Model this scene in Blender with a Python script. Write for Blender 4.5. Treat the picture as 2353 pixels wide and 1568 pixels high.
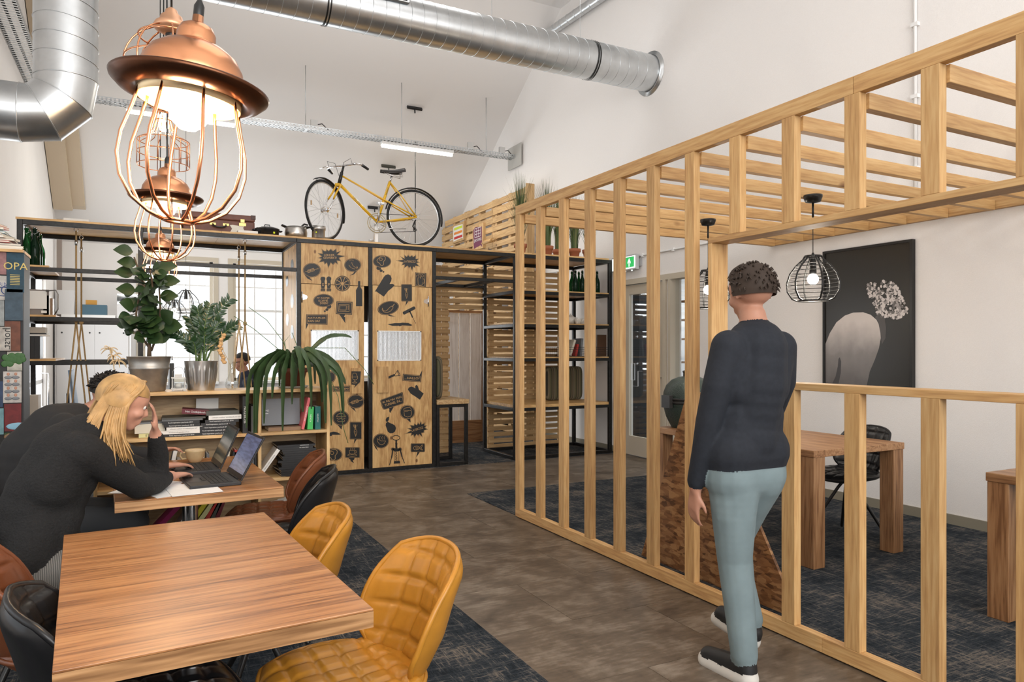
import bpy, math, random
from mathutils import Vector, Matrix, Euler
random.seed(7)
S = bpy.context.scene
for o in list(bpy.data.objects): bpy.data.objects.remove(o)
COL = S.collection
PI = math.pi

# ------------------------------------------------------------------ camera
F, CX, HY, EYE = 1640.0, 1176.5, 804.0, 1.40
YAW = math.atan(846.5 / F)
cs, cc = math.sin(YAW), math.cos(YAW)
cam_d = bpy.data.cameras.new('camera')
cam_d.sensor_width = 36.0
cam_d.lens = F / 2353.0 * 36.0
cam_d.shift_y = 20.0 / 2353.0
cam_d.clip_start = 0.05
cam = bpy.data.objects.new('camera', cam_d)
cam.location = (0, 0, EYE)
cam.rotation_euler = (PI / 2, 0, -YAW)
COL.objects.link(cam)
S.camera = cam
# pixel -> direction; the distance comes from a plane the thing touches
def ray(x, y):
    u = (x - CX) / F
    return (cs + cc * u, cc - cs * u, (HY - y) / F)
def PZ(x, y, z=0.0):
    r = ray(x, y); d = (z - EYE) / r[2]; return Vector((r[0] * d, r[1] * d, z))
def PX(x, y, X):
    r = ray(x, y); d = X / r[0]; return Vector((X, r[1] * d, EYE + r[2] * d))
def PY(x, y, Y):
    r = ray(x, y); d = Y / r[1]; return Vector((r[0] * d, Y, EYE + r[2] * d))

# ------------------------------------------------------------------ world and daylight
S.view_settings.view_transform = 'Standard'
S.view_settings.look = 'None'
S.view_settings.gamma = 1.0
S.view_settings.use_curve_mapping = False
S.view_settings.exposure = EXPOSURE = 0.0
wd = bpy.data.worlds.new('overcast_sky'); S.world = wd; wd.use_nodes = True
wd.node_tree.nodes['Background'].inputs[0].default_value = (0.92, 0.96, 1.0, 1)
wd.node_tree.nodes['Background'].inputs[1].default_value = 1.6
def area(name, loc, rot, sx, sy, power, color=(1, 1, 1)):
    l = bpy.data.lights.new(name, 'AREA'); l.shape = 'RECTANGLE'; l.size = sx; l.size_y = sy
    l.energy = power; l.color = color
    o = bpy.data.objects.new(name, l); o.location = loc; o.rotation_euler = rot; COL.objects.link(o); return o
# daylight entering at the windows, plus two added ceiling fill panels
area('daylight_back_windows', (1.2, 14.75, 1.75), (-PI / 2, 0, 0), 4.6, 2.4, 260, (0.93, 0.97, 1))
area('daylight_side_window', (-1.50, 11.0, 1.9), (PI / 2, 0, -PI / 2), 3.2, 3.0, 150, (0.95, 0.98, 1))
area('daylight_front_windows', (1.6, -3.97, 3.45), (PI / 2, 0, 0), 7.0, 3.5, 500, (1, 0.985, 0.965))
area('added_ceiling_fill', (2.2, 3.2, 6.66), (0, 0, 0), 3.2, 4.4, 60, (1, 0.985, 0.97))  # unseen panel added under the closed ceiling to light the room from above
area('added_ceiling_fill_far', (2.6, 8.2, 6.66), (0, 0, 0), 2.6, 1.8, 40, (1, 0.98, 0.96))  # second unseen panel, added as top fill for the far half

# ------------------------------------------------------------------ mesh helpers
class MB:
    def __init__(s): s.v = []; s.f = []; s.m = []; s.sm = []
    def add(s, vs, fs, mi=0, smooth=False):
        b = len(s.v); s.v.extend([tuple(v) for v in vs])
        for f in fs: s.f.append(tuple(b + i for i in f)); s.m.append(mi); s.sm.append(smooth)
        return s
    def box(s, x0, y0, z0, x1, y1, z1, mi=0):
        vs = [(x0,y0,z0),(x1,y0,z0),(x1,y1,z0),(x0,y1,z0),(x0,y0,z1),(x1,y0,z1),(x1,y1,z1),(x0,y1,z1)]
        return s.add(vs, BOXF, mi)
    def obox(s, c, size, M=None, mi=0):
        hx, hy, hz = size[0]/2, size[1]/2, size[2]/2
        vs = [Vector(p) for p in ((-hx,-hy,-hz),(hx,-hy,-hz),(hx,hy,-hz),(-hx,hy,-hz),(-hx,-hy,hz),(hx,-hy,hz),(hx,hy,hz),(-hx,hy,hz))]
        if M is not None: vs = [M @ v for v in vs]
        c = Vector(c); return s.add([v + c for v in vs], BOXF, mi)
    def bar(s, a, b, w, h, up=(0,0,1), mi=0):
        a = Vector(a); b = Vector(b); d = (b - a); L = d.length; d.normalize()
        upv = Vector(up)
        if abs(d.dot(upv)) > .98: upv = Vector((0,1,0))
        sd = d.cross(upv).normalized(); u = sd.cross(d)
        M = Matrix((sd, d, u)).transposed()
        return s.obox((a + b) / 2, (w, L, h), M, mi)
    def tube(s, pts, r, n=8, closed=False, mi=0, caps=True, smooth=True):
        pts = [Vector(p) for p in pts]; N = len(pts)
        rs = r if isinstance(r, (list, tuple)) else [r] * N
        vs = []; prev = None
        for i, p in enumerate(pts):
            if closed: t = pts[(i+1) % N] - pts[(i-1) % N]
            else: t = pts[min(i+1, N-1)] - pts[max(i-1, 0)]
            t.normalize()
            if prev is None:
                a = Vector((0,0,1)) if abs(t.z) < .9 else Vector((1,0,0))
                x = t.cross(a).normalized()
            else:
                x = (prev - t * prev.dot(t))
                x = x.normalized() if x.length > 1e-6 else t.cross(Vector((0,0,1))).normalized()
            prev = x; y = t.cross(x)
            for k in range(n):
                a = 2 * PI * k / n
                vs.append(p + (x * math.cos(a) + y * math.sin(a)) * rs[i])
        fs = []
        for i in range(N if closed else N - 1):
            j = (i + 1) % N
            for k in range(n):
                k2 = (k + 1) % n
                fs.append((i*n+k, i*n+k2, j*n+k2, j*n+k))
        s.add(vs, fs, mi, smooth)
        if caps and not closed:
            b = len(s.v) - len(vs)
            s.f.append(tuple(b + k for k in reversed(range(n)))); s.m.append(mi); s.sm.append(False)
            s.f.append(tuple(b + (N-1)*n + k for k in range(n))); s.m.append(mi); s.sm.append(False)
        return s
    def lathe(s, prof, c=(0,0,0), n=24, M=None, mi=0, smooth=True):
        c = Vector(c); vs = []
        for r, z in prof:
            for k in range(n):
                a = 2*PI*k/n; v = Vector((r*math.cos(a), r*math.sin(a), z))
                if M is not None: v = M @ v
                vs.append(v + c)
        fs = []
        for i in range(len(prof)-1):
            for k in range(n):
                k2 = (k+1) % n; fs.append((i*n+k, i*n+k2, (i+1)*n+k2, (i+1)*n+k))
        s.add(vs, fs, mi, smooth); return s
    def disc(s, c, r, n=24, M=None, mi=0):
        c = Vector(c); vs = []
        for k in range(n):
            a = 2*PI*k/n; v = Vector((r*math.cos(a), r*math.sin(a), 0))
            if M is not None: v = M @ v
            vs.append(v + c)
        return s.add(vs, [tuple(range(n))], mi)
    def prism(s, poly, fn, t, mi=0):
        """poly: 2-D outline, fn(u,v,w) -> world, extruded w in [0,t]"""
        n = len(poly)
        vs = [fn(u, v, 0) for u, v in poly] + [fn(u, v, t) for u, v in poly]
        fs = [tuple(reversed(range(n))), tuple(range(n, 2*n))] + [(i, (i+1) % n, n+(i+1) % n, n+i) for i in range(n)]
        return s.add(vs, fs, mi)
    def grid(s, fn, nu, nv, mi=0, smooth=True, closed_u=False):
        vs = [fn(i/(nu-1) if not closed_u else i/nu, j/(nv-1)) for j in range(nv) for i in range(nu)]
        fs = []
        for j in range(nv-1):
            for i in range(nu if closed_u else nu-1):
                i2 = (i+1) % nu; fs.append((j*nu+i, j*nu+i2, (j+1)*nu+i2, (j+1)*nu+i))
        return s.add(vs, fs, mi, smooth)
    def ball(s, c, r, n=12, m=8, sc=(1,1,1), mi=0):
        c = Vector(c)
        def fn(u, v):
            a = 2*PI*u; b = PI*(v-.5)
            return c + Vector((r*sc[0]*math.cos(a)*math.cos(b), r*sc[1]*math.sin(a)*math.cos(b), r*sc[2]*math.sin(b)))
        return s.grid(fn, n, m+1, mi, True, True)
    def bb(s):
        xs, ys, zs = zip(*s.v); return min(xs), max(xs), min(ys), max(ys), min(zs), max(zs)
BOXF = [(0,3,2,1),(4,5,6,7),(0,1,5,4),(1,2,6,5),(2,3,7,6),(3,0,4,7)]
OFF = {}
def build(name, mb, mat, parent=None, bevel=0.0, solid=0.0, recenter=True, subsurf=0):
    off = OFF.get(parent.as_pointer(), Vector((0,0,0))) if parent is not None else Vector((0,0,0))
    if parent is None and recenter:
        x0,x1,y0,y1,z0,z1 = mb.bb(); off = Vector(((x0+x1)/2, (y0+y1)/2, z0))
    me = bpy.data.meshes.new(name)
    me.from_pydata([(v[0]-off.x, v[1]-off.y, v[2]-off.z) for v in mb.v], [], mb.f)
    mats = mat if isinstance(mat, (list, tuple)) else [mat]
    for m in mats: me.materials.append(m)
    me.polygons.foreach_set('material_index', mb.m)
    me.polygons.foreach_set('use_smooth', mb.sm)
    me.update()
    o = bpy.data.objects.new(name, me); COL.objects.link(o)
    if parent is not None:
        o.parent = parent; OFF[o.as_pointer()] = off
    elif recenter: o.location = off; OFF[o.as_pointer()] = off
    if solid:
        md = o.modifiers.new('thickness', 'SOLIDIFY'); md.thickness = solid; md.offset = 0
    if bevel:
        md = o.modifiers.new('edge', 'BEVEL'); md.width = bevel; md.segments = 2; md.limit_method = 'ANGLE'
    if subsurf:
        md = o.modifiers.new('smooth', 'SUBSURF'); md.levels = subsurf; md.render_levels = subsurf
    return o
LAB = {}
def tag(o, label, cat, group=None):
    if label in LAB and (group is None or LAB[label] != group): print('DUP LABEL', label)
    LAB[label] = group
    o['label'] = label; o['category'] = cat
    if group: o['group'] = group
    return o
def thing(name, label, cat, loc=(0,0,0), group=None, local=False):
    o = bpy.data.objects.new(name, None); COL.objects.link(o); o.empty_display_size = .05
    o.location = loc; tag(o, label, cat, group)
    OFF[o.as_pointer()] = Vector((0,0,0)) if local else Vector(loc)
    return o
def struct(name, mb, mat, **k):
    o = build(name, mb, mat, **k); o['kind'] = 'structure'; return o
def dup(root, loc=None, rotz=None, label=None, cat=None, group=None, rot=None):
    r = root.copy(); COL.objects.link(r)
    if loc is not None: r.location = loc
    if rotz is not None: r.rotation_euler = (0,0,rotz)
    if rot is not None: r.rotation_euler = rot
    if label: tag(r, label, cat or r['category'], group or r.get('group'))
    for ch in list(root.children):
        c = ch.copy(); COL.objects.link(c); c.parent = r
        for g in list(ch.children):
            d = g.copy(); COL.objects.link(d); d.parent = c
    return r
def remat(root, mapping):
    """give the copied parts other materials (own mesh copies)"""
    for ch in root.children:
        ch.data = ch.data.copy()
        for i, m in enumerate(ch.data.materials):
            if m and m.name in mapping: ch.data.materials[i] = mapping[m.name]
TXT = {}
def text_geo(txt, size, align='CENTER'):
    """flat lettering as triangles in x,y"""
    key = (txt, size, align)
    if key in TXT: return TXT[key]
    c = bpy.data.curves.new('t', 'FONT'); c.body = txt; c.size = size; c.align_x = align; c.align_y = 'CENTER'
    c.resolution_u = 2
    o = bpy.data.objects.new('t', c); COL.objects.link(o)
    dg = bpy.context.evaluated_depsgraph_get(); dg.update()
    me = o.evaluated_get(dg).to_mesh()
    vs = [tuple(v.co) for v in me.vertices]; fs = [tuple(p.vertices) for p in me.polygons]
    o.evaluated_get(dg).to_mesh_clear()
    bpy.data.objects.remove(o); bpy.data.curves.remove(c)
    TXT[key] = (vs, fs); return TXT[key]
def put_text(mb, txt, size, fn, mi=0, align='CENTER', bold=0.0):
    vs, fs = text_geo(txt, size, align)
    mb.add([fn(x, y) for x, y, z in vs], fs, mi)
    if bold: mb.add([fn(x + bold, y) for x, y, z in vs], fs, mi)

# ------------------------------------------------------------------ materials
MATS = {}
def nt(name):
    m = bpy.data.materials.new(name); m.use_nodes = True; t = m.node_tree
    return m, t, t.nodes['Principled BSDF']
def mat(name, col, rough=.5, metal=0.0, spec=.5, trans=0.0, emit=None, es=0.0, alpha=1.0, coat=0.0, sheen=0.0, noise=0.0, nscale=20.0, bump=0.0, ior=1.45):
    if name in MATS: return MATS[name]
    m, t, b = nt(name)
    b.inputs['Base Color'].default_value = (*col, 1); b.inputs['Roughness'].default_value = rough
    b.inputs['Metallic'].default_value = metal; b.inputs['Specular IOR Level'].default_value = spec
    b.inputs['Transmission Weight'].default_value = trans; b.inputs['IOR'].default_value = ior
    b.inputs['Coat Weight'].default_value = coat; b.inputs['Sheen Weight'].default_value = sheen
    if emit: b.inputs['Emission Color'].default_value = (*emit, 1); b.inputs['Emission Strength'].default_value = es
    if noise or bump:
        tc = t.nodes.new('ShaderNodeTexCoord'); n = t.nodes.new('ShaderNodeTexNoise'); n.inputs['Scale'].default_value = nscale
        n.inputs['Detail'].default_value = 6
        t.links.new(tc.outputs['Object'], n.inputs['Vector'])
        if noise:
            r = t.nodes.new('ShaderNodeValToRGB')
            r.color_ramp.elements[0].position = .3; r.color_ramp.elements[1].position = .7
            r.color_ramp.elements[0].color = (*[c*(1-noise) for c in col], 1)
            r.color_ramp.elements[1].color = (*[min(1, c*(1+noise)) for c in col], 1)
            t.links.new(n.outputs['Fac'], r.inputs['Fac']); t.links.new(r.outputs['Color'], b.inputs['Base Color'])
        if bump:
            bp = t.nodes.new('ShaderNodeBump'); bp.inputs['Strength'].default_value = bump; bp.inputs['Distance'].default_value = .01
            t.links.new(n.outputs['Fac'], bp.inputs['Height']); t.links.new(bp.outputs['Normal'], b.inputs['Normal'])
    MATS[name] = m; return m
def L(t, a, b): t.links.new(a, b)
def wood(name, axis, dark, mid, light, rough=.5, ring=9.0, fine=90.0, knots=0.0, knot_scale=3.0, stretch=.07, contrast=1.0, rnd=True, bump=.08):
    """grain runs along the given axis of the object's own coordinates"""
    if name in MATS: return MATS[name]
    m, t, b = nt(name); N = t.nodes
    tc = N.new('ShaderNodeTexCoord'); src = tc.outputs['Object']
    if rnd:
        oi = N.new('ShaderNodeObjectInfo'); mul = N.new('ShaderNodeMath'); mul.operation = 'MULTIPLY'; mul.inputs[1].default_value = 37.0
        L(t, oi.outputs['Random'], mul.inputs[0])
        add = N.new('ShaderNodeVectorMath'); add.operation = 'ADD'; L(t, src, add.inputs[0]); L(t, mul.outputs[0], add.inputs[1]); src = add.outputs[0]
    mp = N.new('ShaderNodeMapping'); L(t, src, mp.inputs['Vector'])
    sc = [1.0, 1.0, 1.0]; sc[axis] = stretch; mp.inputs['Scale'].default_value = sc
    n1 = N.new('ShaderNodeTexNoise'); n1.inputs['Scale'].default_value = ring; n1.inputs['Detail'].default_value = 3; n1.inputs['Distortion'].default_value = 1.2
    L(t, mp.outputs[0], n1.inputs['Vector'])
    # repeat the slow noise into growth rings
    mm = N.new('ShaderNodeMath'); mm.operation = 'MULTIPLY'; mm.inputs[1].default_value = 38.0; L(t, n1.outputs['Fac'], mm.inputs[0])
    sn = N.new('ShaderNodeMath'); sn.operation = 'SINE'; L(t, mm.outputs[0], sn.inputs[0])
    n2 = N.new('ShaderNodeTexNoise'); n2.inputs['Scale'].default_value = fine; n2.inputs['Detail'].default_value = 4
    L(t, mp.outputs[0], n2.inputs['Vector'])
    m2 = N.new('ShaderNodeMath'); m2.operation = 'MULTIPLY_ADD'; m2.inputs[1].default_value = .13 * contrast; L(t, sn.outputs[0], m2.inputs[0])
    L(t, n2.outputs['Fac'], m2.inputs[2])
    m3 = N.new('ShaderNodeMath'); m3.operation = 'MULTIPLY_ADD'; m3.inputs[1].default_value = .5; L(t, n1.outputs['Fac'], m3.inputs[0]); L(t, m2.outputs[0], m3.inputs[2])
    rp = N.new('ShaderNodeValToRGB'); e = rp.color_ramp.elements
    e[0].position = .48; e[0].color = (*dark, 1); e[1].position = 1.0; e[1].color = (*light, 1)
    k = rp.color_ramp.elements.new(.74); k.color = (*mid, 1)
    L(t, m3.outputs[0], rp.inputs['Fac']); out = rp.outputs['Color']
    if rnd:
        hv = N.new('ShaderNodeHueSaturation'); mr = N.new('ShaderNodeMapRange'); mr.inputs['To Min'].default_value = .88; mr.inputs['To Max'].default_value = 1.1
        L(t, oi.outputs['Random'], mr.inputs['Value']); L(t, mr.outputs[0], hv.inputs['Value']); L(t, out, hv.inputs['Color']); out = hv.outputs['Color']
    if knots:
        mk = N.new('ShaderNodeMapping'); L(t, src, mk.inputs['Vector']); s2 = [1.0]*3; s2[axis] = .62; mk.inputs['Scale'].default_value = s2
        vo = N.new('ShaderNodeTexVoronoi'); vo.inputs['Scale'].default_value = knot_scale; L(t, mk.outputs[0], vo.inputs['Vector'])
        kr = N.new('ShaderNodeValToRGB'); ke = kr.color_ramp.elements
        ke[0].position = knots; ke[0].color = (1,1,1,1); ke[1].position = knots * 1.7; ke[1].color = (0,0,0,1)
        L(t, vo.outputs['Distance'], kr.inputs['Fac'])
        mx = N.new('ShaderNodeMixRGB'); L(t, kr.outputs['Color'], mx.inputs['Fac']); L(t, out, mx.inputs['Color1'])
        mx.inputs['Color2'].default_value = (dark[0]*.45, dark[1]*.36, dark[2]*.3, 1); out = mx.outputs['Color']
    L(t, out, b.inputs['Base Color'])
    b.inputs['Roughness'].default_value = rough
    if bump:
        bp = N.new('ShaderNodeBump'); bp.inputs['Strength'].default_value = bump; bp.inputs['Distance'].default_value = .004
        L(t, n2.outputs['Fac'], bp.inputs['Height']); L(t, bp.outputs['Normal'], b.inputs['Normal'])
    MATS[name] = m; return m
OAK = dict(dark=(.40,.215,.083), mid=(.535,.315,.125), light=(.62,.40,.18), rough=.55, contrast=.55)
oak = [wood('oak_%s' % 'xyz'[a], a, **OAK, ring=5.0, knots=.045, knot_scale=1.7) for a in range(3)]
WAL = dict(dark=(.16,.062,.022), mid=(.36,.16,.060), light=(.47,.235,.095), rough=.30)
walnut = wood('walnut_veneer', 0, **WAL, ring=7.0, fine=120.0, stretch=.045, rnd=False, contrast=.6)
walnut_edge = wood('walnut_edge', 0, (.20,.095,.036), (.38,.20,.085), (.52,.30,.14), rough=.4, ring=9.0, fine=70.0, stretch=.06, rnd=False)
DSK = dict(dark=(.17,.075,.03), mid=(.30,.15,.065), light=(.38,.21,.10), rough=.42)
desk_oak = [wood('desk_oak_%s' % 'xyz'[a], a, **DSK, ring=6.0) for a in range(3)]
PLY = dict(dark=(.40,.215,.075), mid=(.56,.34,.135), light=(.66,.43,.19), rough=.5)
ply = [wood('pine_ply_%s' % 'xyz'[a], a, **PLY, ring=3.2, fine=60.0, stretch=.16, knots=.05, knot_scale=5.0) for a in range(3)]
PAL = dict(dark=(.40,.245,.11), mid=(.51,.325,.15), light=(.58,.39,.195), rough=.7)
pal = [wood('pallet_wood_%s' % 'xyz'[a], a, **PAL, ring=6.0, fine=60.0, knots=.05, knot_scale=4.0) for a in range(3)]
wall_paint = mat('white_plaster', (.82,.80,.785), .85, noise=.012, nscale=3.0, bump=.0)
wall_rough = mat('white_textured_plaster', (.82,.795,.775), .9, noise=.02, nscale=160.0, bump=.25)
ceil_paint = mat('ceiling_paint', (.81,.785,.765), .9)
cream = mat('cream_paint', (.56,.50,.40), .5)
beige_beam = mat('beige_boxed_beam', (.58,.47,.34), .6)
steel = mat('black_steel', (.022,.021,.020), .38, .6, noise=.3, nscale=30)
galv = mat('galvanised_steel', (.62,.645,.66), .30, .95, noise=.10, nscale=7.0, bump=.02)
galv_dark = mat('duct_seam', (.30,.31,.32), .4, .9)
black_rub = mat('black_plastic', (.012,.012,.012), .35)
chrome = mat('polished_chrome', (.75,.75,.76), .12, 1.0)
white_p = mat('white_plastic', (.8,.8,.79), .4)
glass = mat('clear_glass', (.95,.97,.97), .02, trans=1.0, ior=1.2)

# ------------------------------------------------------------------ surfaces with their own node trees
def carpet_mat():
    m, t, b = nt('blue_grey_carpet'); N = t.nodes
    tc = N.new('ShaderNodeTexCoord')
    def streak(sx, sy, scale):
        mp = N.new('ShaderNodeMapping'); mp.inputs['Scale'].default_value = (sx, sy, 1); L(t, tc.outputs['Object'], mp.inputs['Vector'])
        n = N.new('ShaderNodeTexNoise'); n.inputs['Scale'].default_value = scale; n.inputs['Detail'].default_value = 5; n.inputs['Roughness'].default_value = .7
        L(t, mp.outputs[0], n.inputs['Vector']); return n
    a = streak(1, .10, 95); c = streak(.10, 1, 95); big = streak(1, 1, 2.6); fz = streak(1, 1, 420)
    mxx = N.new('ShaderNodeMath'); mxx.operation = 'MAXIMUM'; L(t, a.outputs['Fac'], mxx.inputs[0]); L(t, c.outputs['Fac'], mxx.inputs[1])
    ad = N.new('ShaderNodeMath'); ad.operation = 'MULTIPLY_ADD'; ad.inputs[1].default_value = .55; L(t, big.outputs['Fac'], ad.inputs[0]); L(t, mxx.outputs[0], ad.inputs[2])
    ad2 = N.new('ShaderNodeMath'); ad2.operation = 'MULTIPLY_ADD'; ad2.inputs[1].default_value = .35; L(t, fz.outputs['Fac'], ad2.inputs[0]); L(t, ad.outputs[0], ad2.inputs[2])
    r = N.new('ShaderNodeValToRGB'); e = r.color_ramp.elements
    e[0].position = .84; e[0].color = (.012,.016,.021,1); e[1].position = 1.15; e[1].color = (.19,.16,.13,1)
    k = e.new(.99); k.color = (.036,.044,.053,1)
    L(t, ad2.outputs[0], r.inputs['Fac']); L(t, r.outputs['Color'], b.inputs['Base Color'])
    e[1].position = 1.0; e[0].position = .70; k.position = .86
    sub = N.new('ShaderNodeMath'); sub.operation = 'SUBTRACT'; sub.inputs[1].default_value = .145; L(t, ad2.outputs[0], sub.inputs[0]); L(t, sub.outputs[0], r.inputs['Fac'])
    b.inputs['Roughness'].default_value = .95; b.inputs['Specular IOR Level'].default_value = .1
    bp = N.new('ShaderNodeBump'); bp.inputs['Strength'].default_value = .5; bp.inputs['Distance'].default_value = .006
    L(t, fz.outputs['Fac'], bp.inputs['Height']); L(t, bp.outputs['Normal'], b.inputs['Normal'])
    return m
def vinyl_mat():
    m, t, b = nt('brown_concrete_vinyl'); N = t.nodes
    tc = N.new('ShaderNodeTexCoord'); oi = N.new('ShaderNodeObjectInfo')
    mul = N.new('ShaderNodeMath'); mul.operation = 'MULTIPLY'; mul.inputs[1].default_value = 60; L(t, oi.outputs['Random'], mul.inputs[0])
    add = N.new('ShaderNodeVectorMath'); L(t, tc.outputs['Object'], add.inputs[0]); L(t, mul.outputs[0], add.inputs[1])
    n1 = N.new('ShaderNodeTexNoise'); n1.inputs['Scale'].default_value = 4.5; n1.inputs['Detail'].default_value = 8; n1.inputs['Roughness'].default_value = .62; n1.inputs['Distortion'].default_value = .4
    L(t, add.outputs[0], n1.inputs['Vector'])
    mp = N.new('ShaderNodeMapping'); mp.inputs['Scale'].default_value = (.25, 1, 1); L(t, add.outputs[0], mp.inputs['Vector'])
    n2 = N.new('ShaderNodeTexNoise'); n2.inputs['Scale'].default_value = 46; n2.inputs['Detail'].default_value = 4; L(t, mp.outputs[0], n2.inputs['Vector'])
    ad = N.new('ShaderNodeMath'); ad.operation = 'MULTIPLY_ADD'; ad.inputs[1].default_value = .45; L(t, n2.outputs['Fac'], ad.inputs[0]); L(t, n1.outputs['Fac'], ad.inputs[2])
    r = N.new('ShaderNodeValToRGB'); e = r.color_ramp.elements
    e[0].position = .50; e[0].color = (.058,.042,.030,1); e[1].position = .98; e[1].color = (.25,.205,.16,1)
    k = e.new(.72); k.color = (.118,.088,.062,1)
    L(t, ad.outputs[0], r.inputs['Fac']); L(t, r.outputs['Color'], b.inputs['Base Color'])
    b.inputs['Roughness'].default_value = .40
    return m
def pane_mat(name, tint=(1,1,1), gl=.06):
    m = bpy.data.materials.new(name); m.use_nodes = True; t = m.node_tree; N = t.nodes
    N.remove(N['Principled BSDF'])
    a = N.new('ShaderNodeBsdfTransparent'); a.inputs[0].default_value = (*tint, 1)
    g = N.new('ShaderNodeBsdfGlossy'); g.inputs['Roughness'].default_value = .03
    mx = N.new('ShaderNodeMixShader'); mx.inputs[0].default_value = gl
    L(t, a.outputs[0], mx.inputs[1]); L(t, g.outputs[0], mx.inputs[2]); L(t, mx.outputs[0], N['Material Output'].inputs[0])
    return m
carpet_m = carpet_mat(); vinyl = vinyl_mat(); pane = pane_mat('window_pane_glass'); pane_thin = pane_mat('thin_clear_glass', (.97,.98,.98), .10)

# ------------------------------------------------------------------ room shell
XW, YB, XL, XN, YC = 5.74, 14.60, -1.31, -2.60, -4.0
ZR, YRIDGE, SL = 6.684, 9.472, .663
def roof(y): return ZR if y <= YRIDGE else ZR - SL * (y - YRIDGE)
ZE = roof(YB)
# floor slab and its vinyl tiles
fl = struct('floor', MB().box(XN-.2, YC-.2, -.25, 10.2, YB+.2, -.004), mat('floor_screed', (.09,.07,.055), .6), recenter=False)
tile_w, tile_l = .62, .93
tmesh = None; cnt = 0
def tile_at(x, y, sx, sy):
    global tmesh, cnt
    g = .0012
    key = (round(sx, 3), round(sy, 3))
    if key not in TILES:
        o = build('floor_tile', MB().box(-sx/2+g, -sy/2+g, -.004, sx/2-g, sy/2-g, 0), vinyl, fl); TILES[key] = o.data
    else:
        o = bpy.data.objects.new('floor_tile', TILES[key]); COL.objects.link(o); o.parent = fl
    o.location = (x, y, 0)
TILES = {}
row = 0; y = -1.2
while y < 8.3:
    x = -0.35 - (row % 2) * tile_l / 2
    while x < XW:
        x1 = min(x + tile_l, XW)
        # only where the vinyl shows: not under the carpets
        if (x1 > 1.50 and not (x > 2.95 and y + tile_w < 6.2)) and x1 - x > .05:
            tile_at((x + x1) / 2, y + tile_w / 2, x1 - x, tile_w)
        x = x1 if x1 >= XW else x + tile_l
    y += tile_w; row += 1
def carpet(x0, x1, y0, y1, label):
    c = build('carpet', MB().box(x0, y0, 0, x1, y1, .006), carpet_m); tag(c, label, 'carpet')
carpet(XN+.0, 1.51, YC, 7.944, 'dark blue flecked carpet under the dining tables')
carpet(2.79, XW-.012, YC, 6.35, 'dark blue flecked carpet inside the oak stud frame')
carpet(XL+.002, XW-.016, 7.945, YB-.002, 'dark grey carpet behind the steel shelving')

# walls
wr = MB()
t = .15
DY0, DY1, DZ = 7.00, 7.84, 2.27          # door opening
WY0, WY1 = 6.42, 6.86                     # side light
wr.box(XW, YC, 0, XW+t, WY0, ZR); wr.box(XW, WY0, 2.27, XW+t, DY1, ZR)
wr.box(XW, DY1, 0, XW+t, YRIDGE, ZR)
wr.box(XW, WY1, 0, XW+t, DY0, 2.27)
wr.prism([(YRIDGE, 0), (YB, 0), (YB, ZE), (YRIDGE, ZR)], lambda u, v, w: (XW + w, u, v), t)
struct('wall_right', wr, wall_rough, recenter=False)
wb = MB()
WINS = [(-.03, 1.17), (1.52, 2.72), (3.07, 4.27)]
ZS, ZT = .80, 3.06
xs = [XL] + [a for w in WINS for a in w] + [XW]
for i in range(0, len(xs), 2): wb.box(xs[i], YB, 0, xs[i+1], YB+.2, ZE)
for a, b_ in WINS: wb.box(a, YB, 0, b_, YB+.2, ZS); wb.box(a, YB, ZT, b_, YB+.2, ZE)
struct('wall_back', wb, wall_paint, recenter=False)
wl = MB()
LY0, LY1, LZ = 9.2, 12.75, 2.5
wl.box(XL-t, 8.1, 0, XL, LY0, ZR); wl.box(XL-t, LY1, 0, XL, YB, roof(LY1)); wl.box(XL-t, LY0, LZ, XL, LY1, ZR)
wl.box(XN, 8.1, 0, XL-t, 8.25, ZR); wl.box(XN-t, 4.5, 0, XN, 8.25, ZR); wl.box(XN-t, YC, 0, XN, 1.0, ZR); wl.box(XN-t, 1.0, 0, XN, 4.5, .9); wl.box(XN-t, 1.0, 2.9, XN, 4.5, ZR)
struct('wall_left', wl, wall_paint, recenter=False)
wf = MB(); wf.box(XN, YC-.15, 0, -1.9, YC, ZR); wf.box(5.1, YC-.15, 0, XW, YC, ZR); wf.box(-1.9, YC-.15, 0, 5.1, YC, 1.65); wf.box(-1.9, YC-.15, 5.25, 5.1, YC, ZR)
struct('wall_front', wf, wall_paint, recenter=False)
ce = MB()
cv = [(XN-t, YC), (XW+t, YC)]
ce.box(XN-t, YC-.15, ZR, XW+t, YRIDGE, ZR+.15)
ce.prism([(YRIDGE, ZR), (YB+.2, roof(YB+.2)), (YB+.2, roof(YB+.2)+.2), (YRIDGE, ZR+.15)], lambda u, v, w: (XN-t + w, u, v), XW - XN + 2*t)
struct('ceiling', ce, ceil_paint, recenter=False)
# boxed rafter along the slope beside the left wall
def rafter(x0, x1, dep):
    p = [(13.9, roof(13.9)-.005), (YRIDGE, ZR-.005), (YRIDGE, ZR-dep-.05), (13.9-.2, roof(13.9)-dep+.09)]
    return MB().prism(p, lambda u, v, w: (x0 + w, u, v), x1 - x0)
tr = struct('trim_1', rafter(-1.30, -1.04, .16), beige_beam)
struct('trim_2', rafter(-1.04, -.86, .07), beige_beam)
struct('trim_3', MB().box(-1.27, 13.86, 0, -1.20, 13.93, 3.55), mat('grey_stained_wood', (.30,.25,.22), .8))
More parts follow.
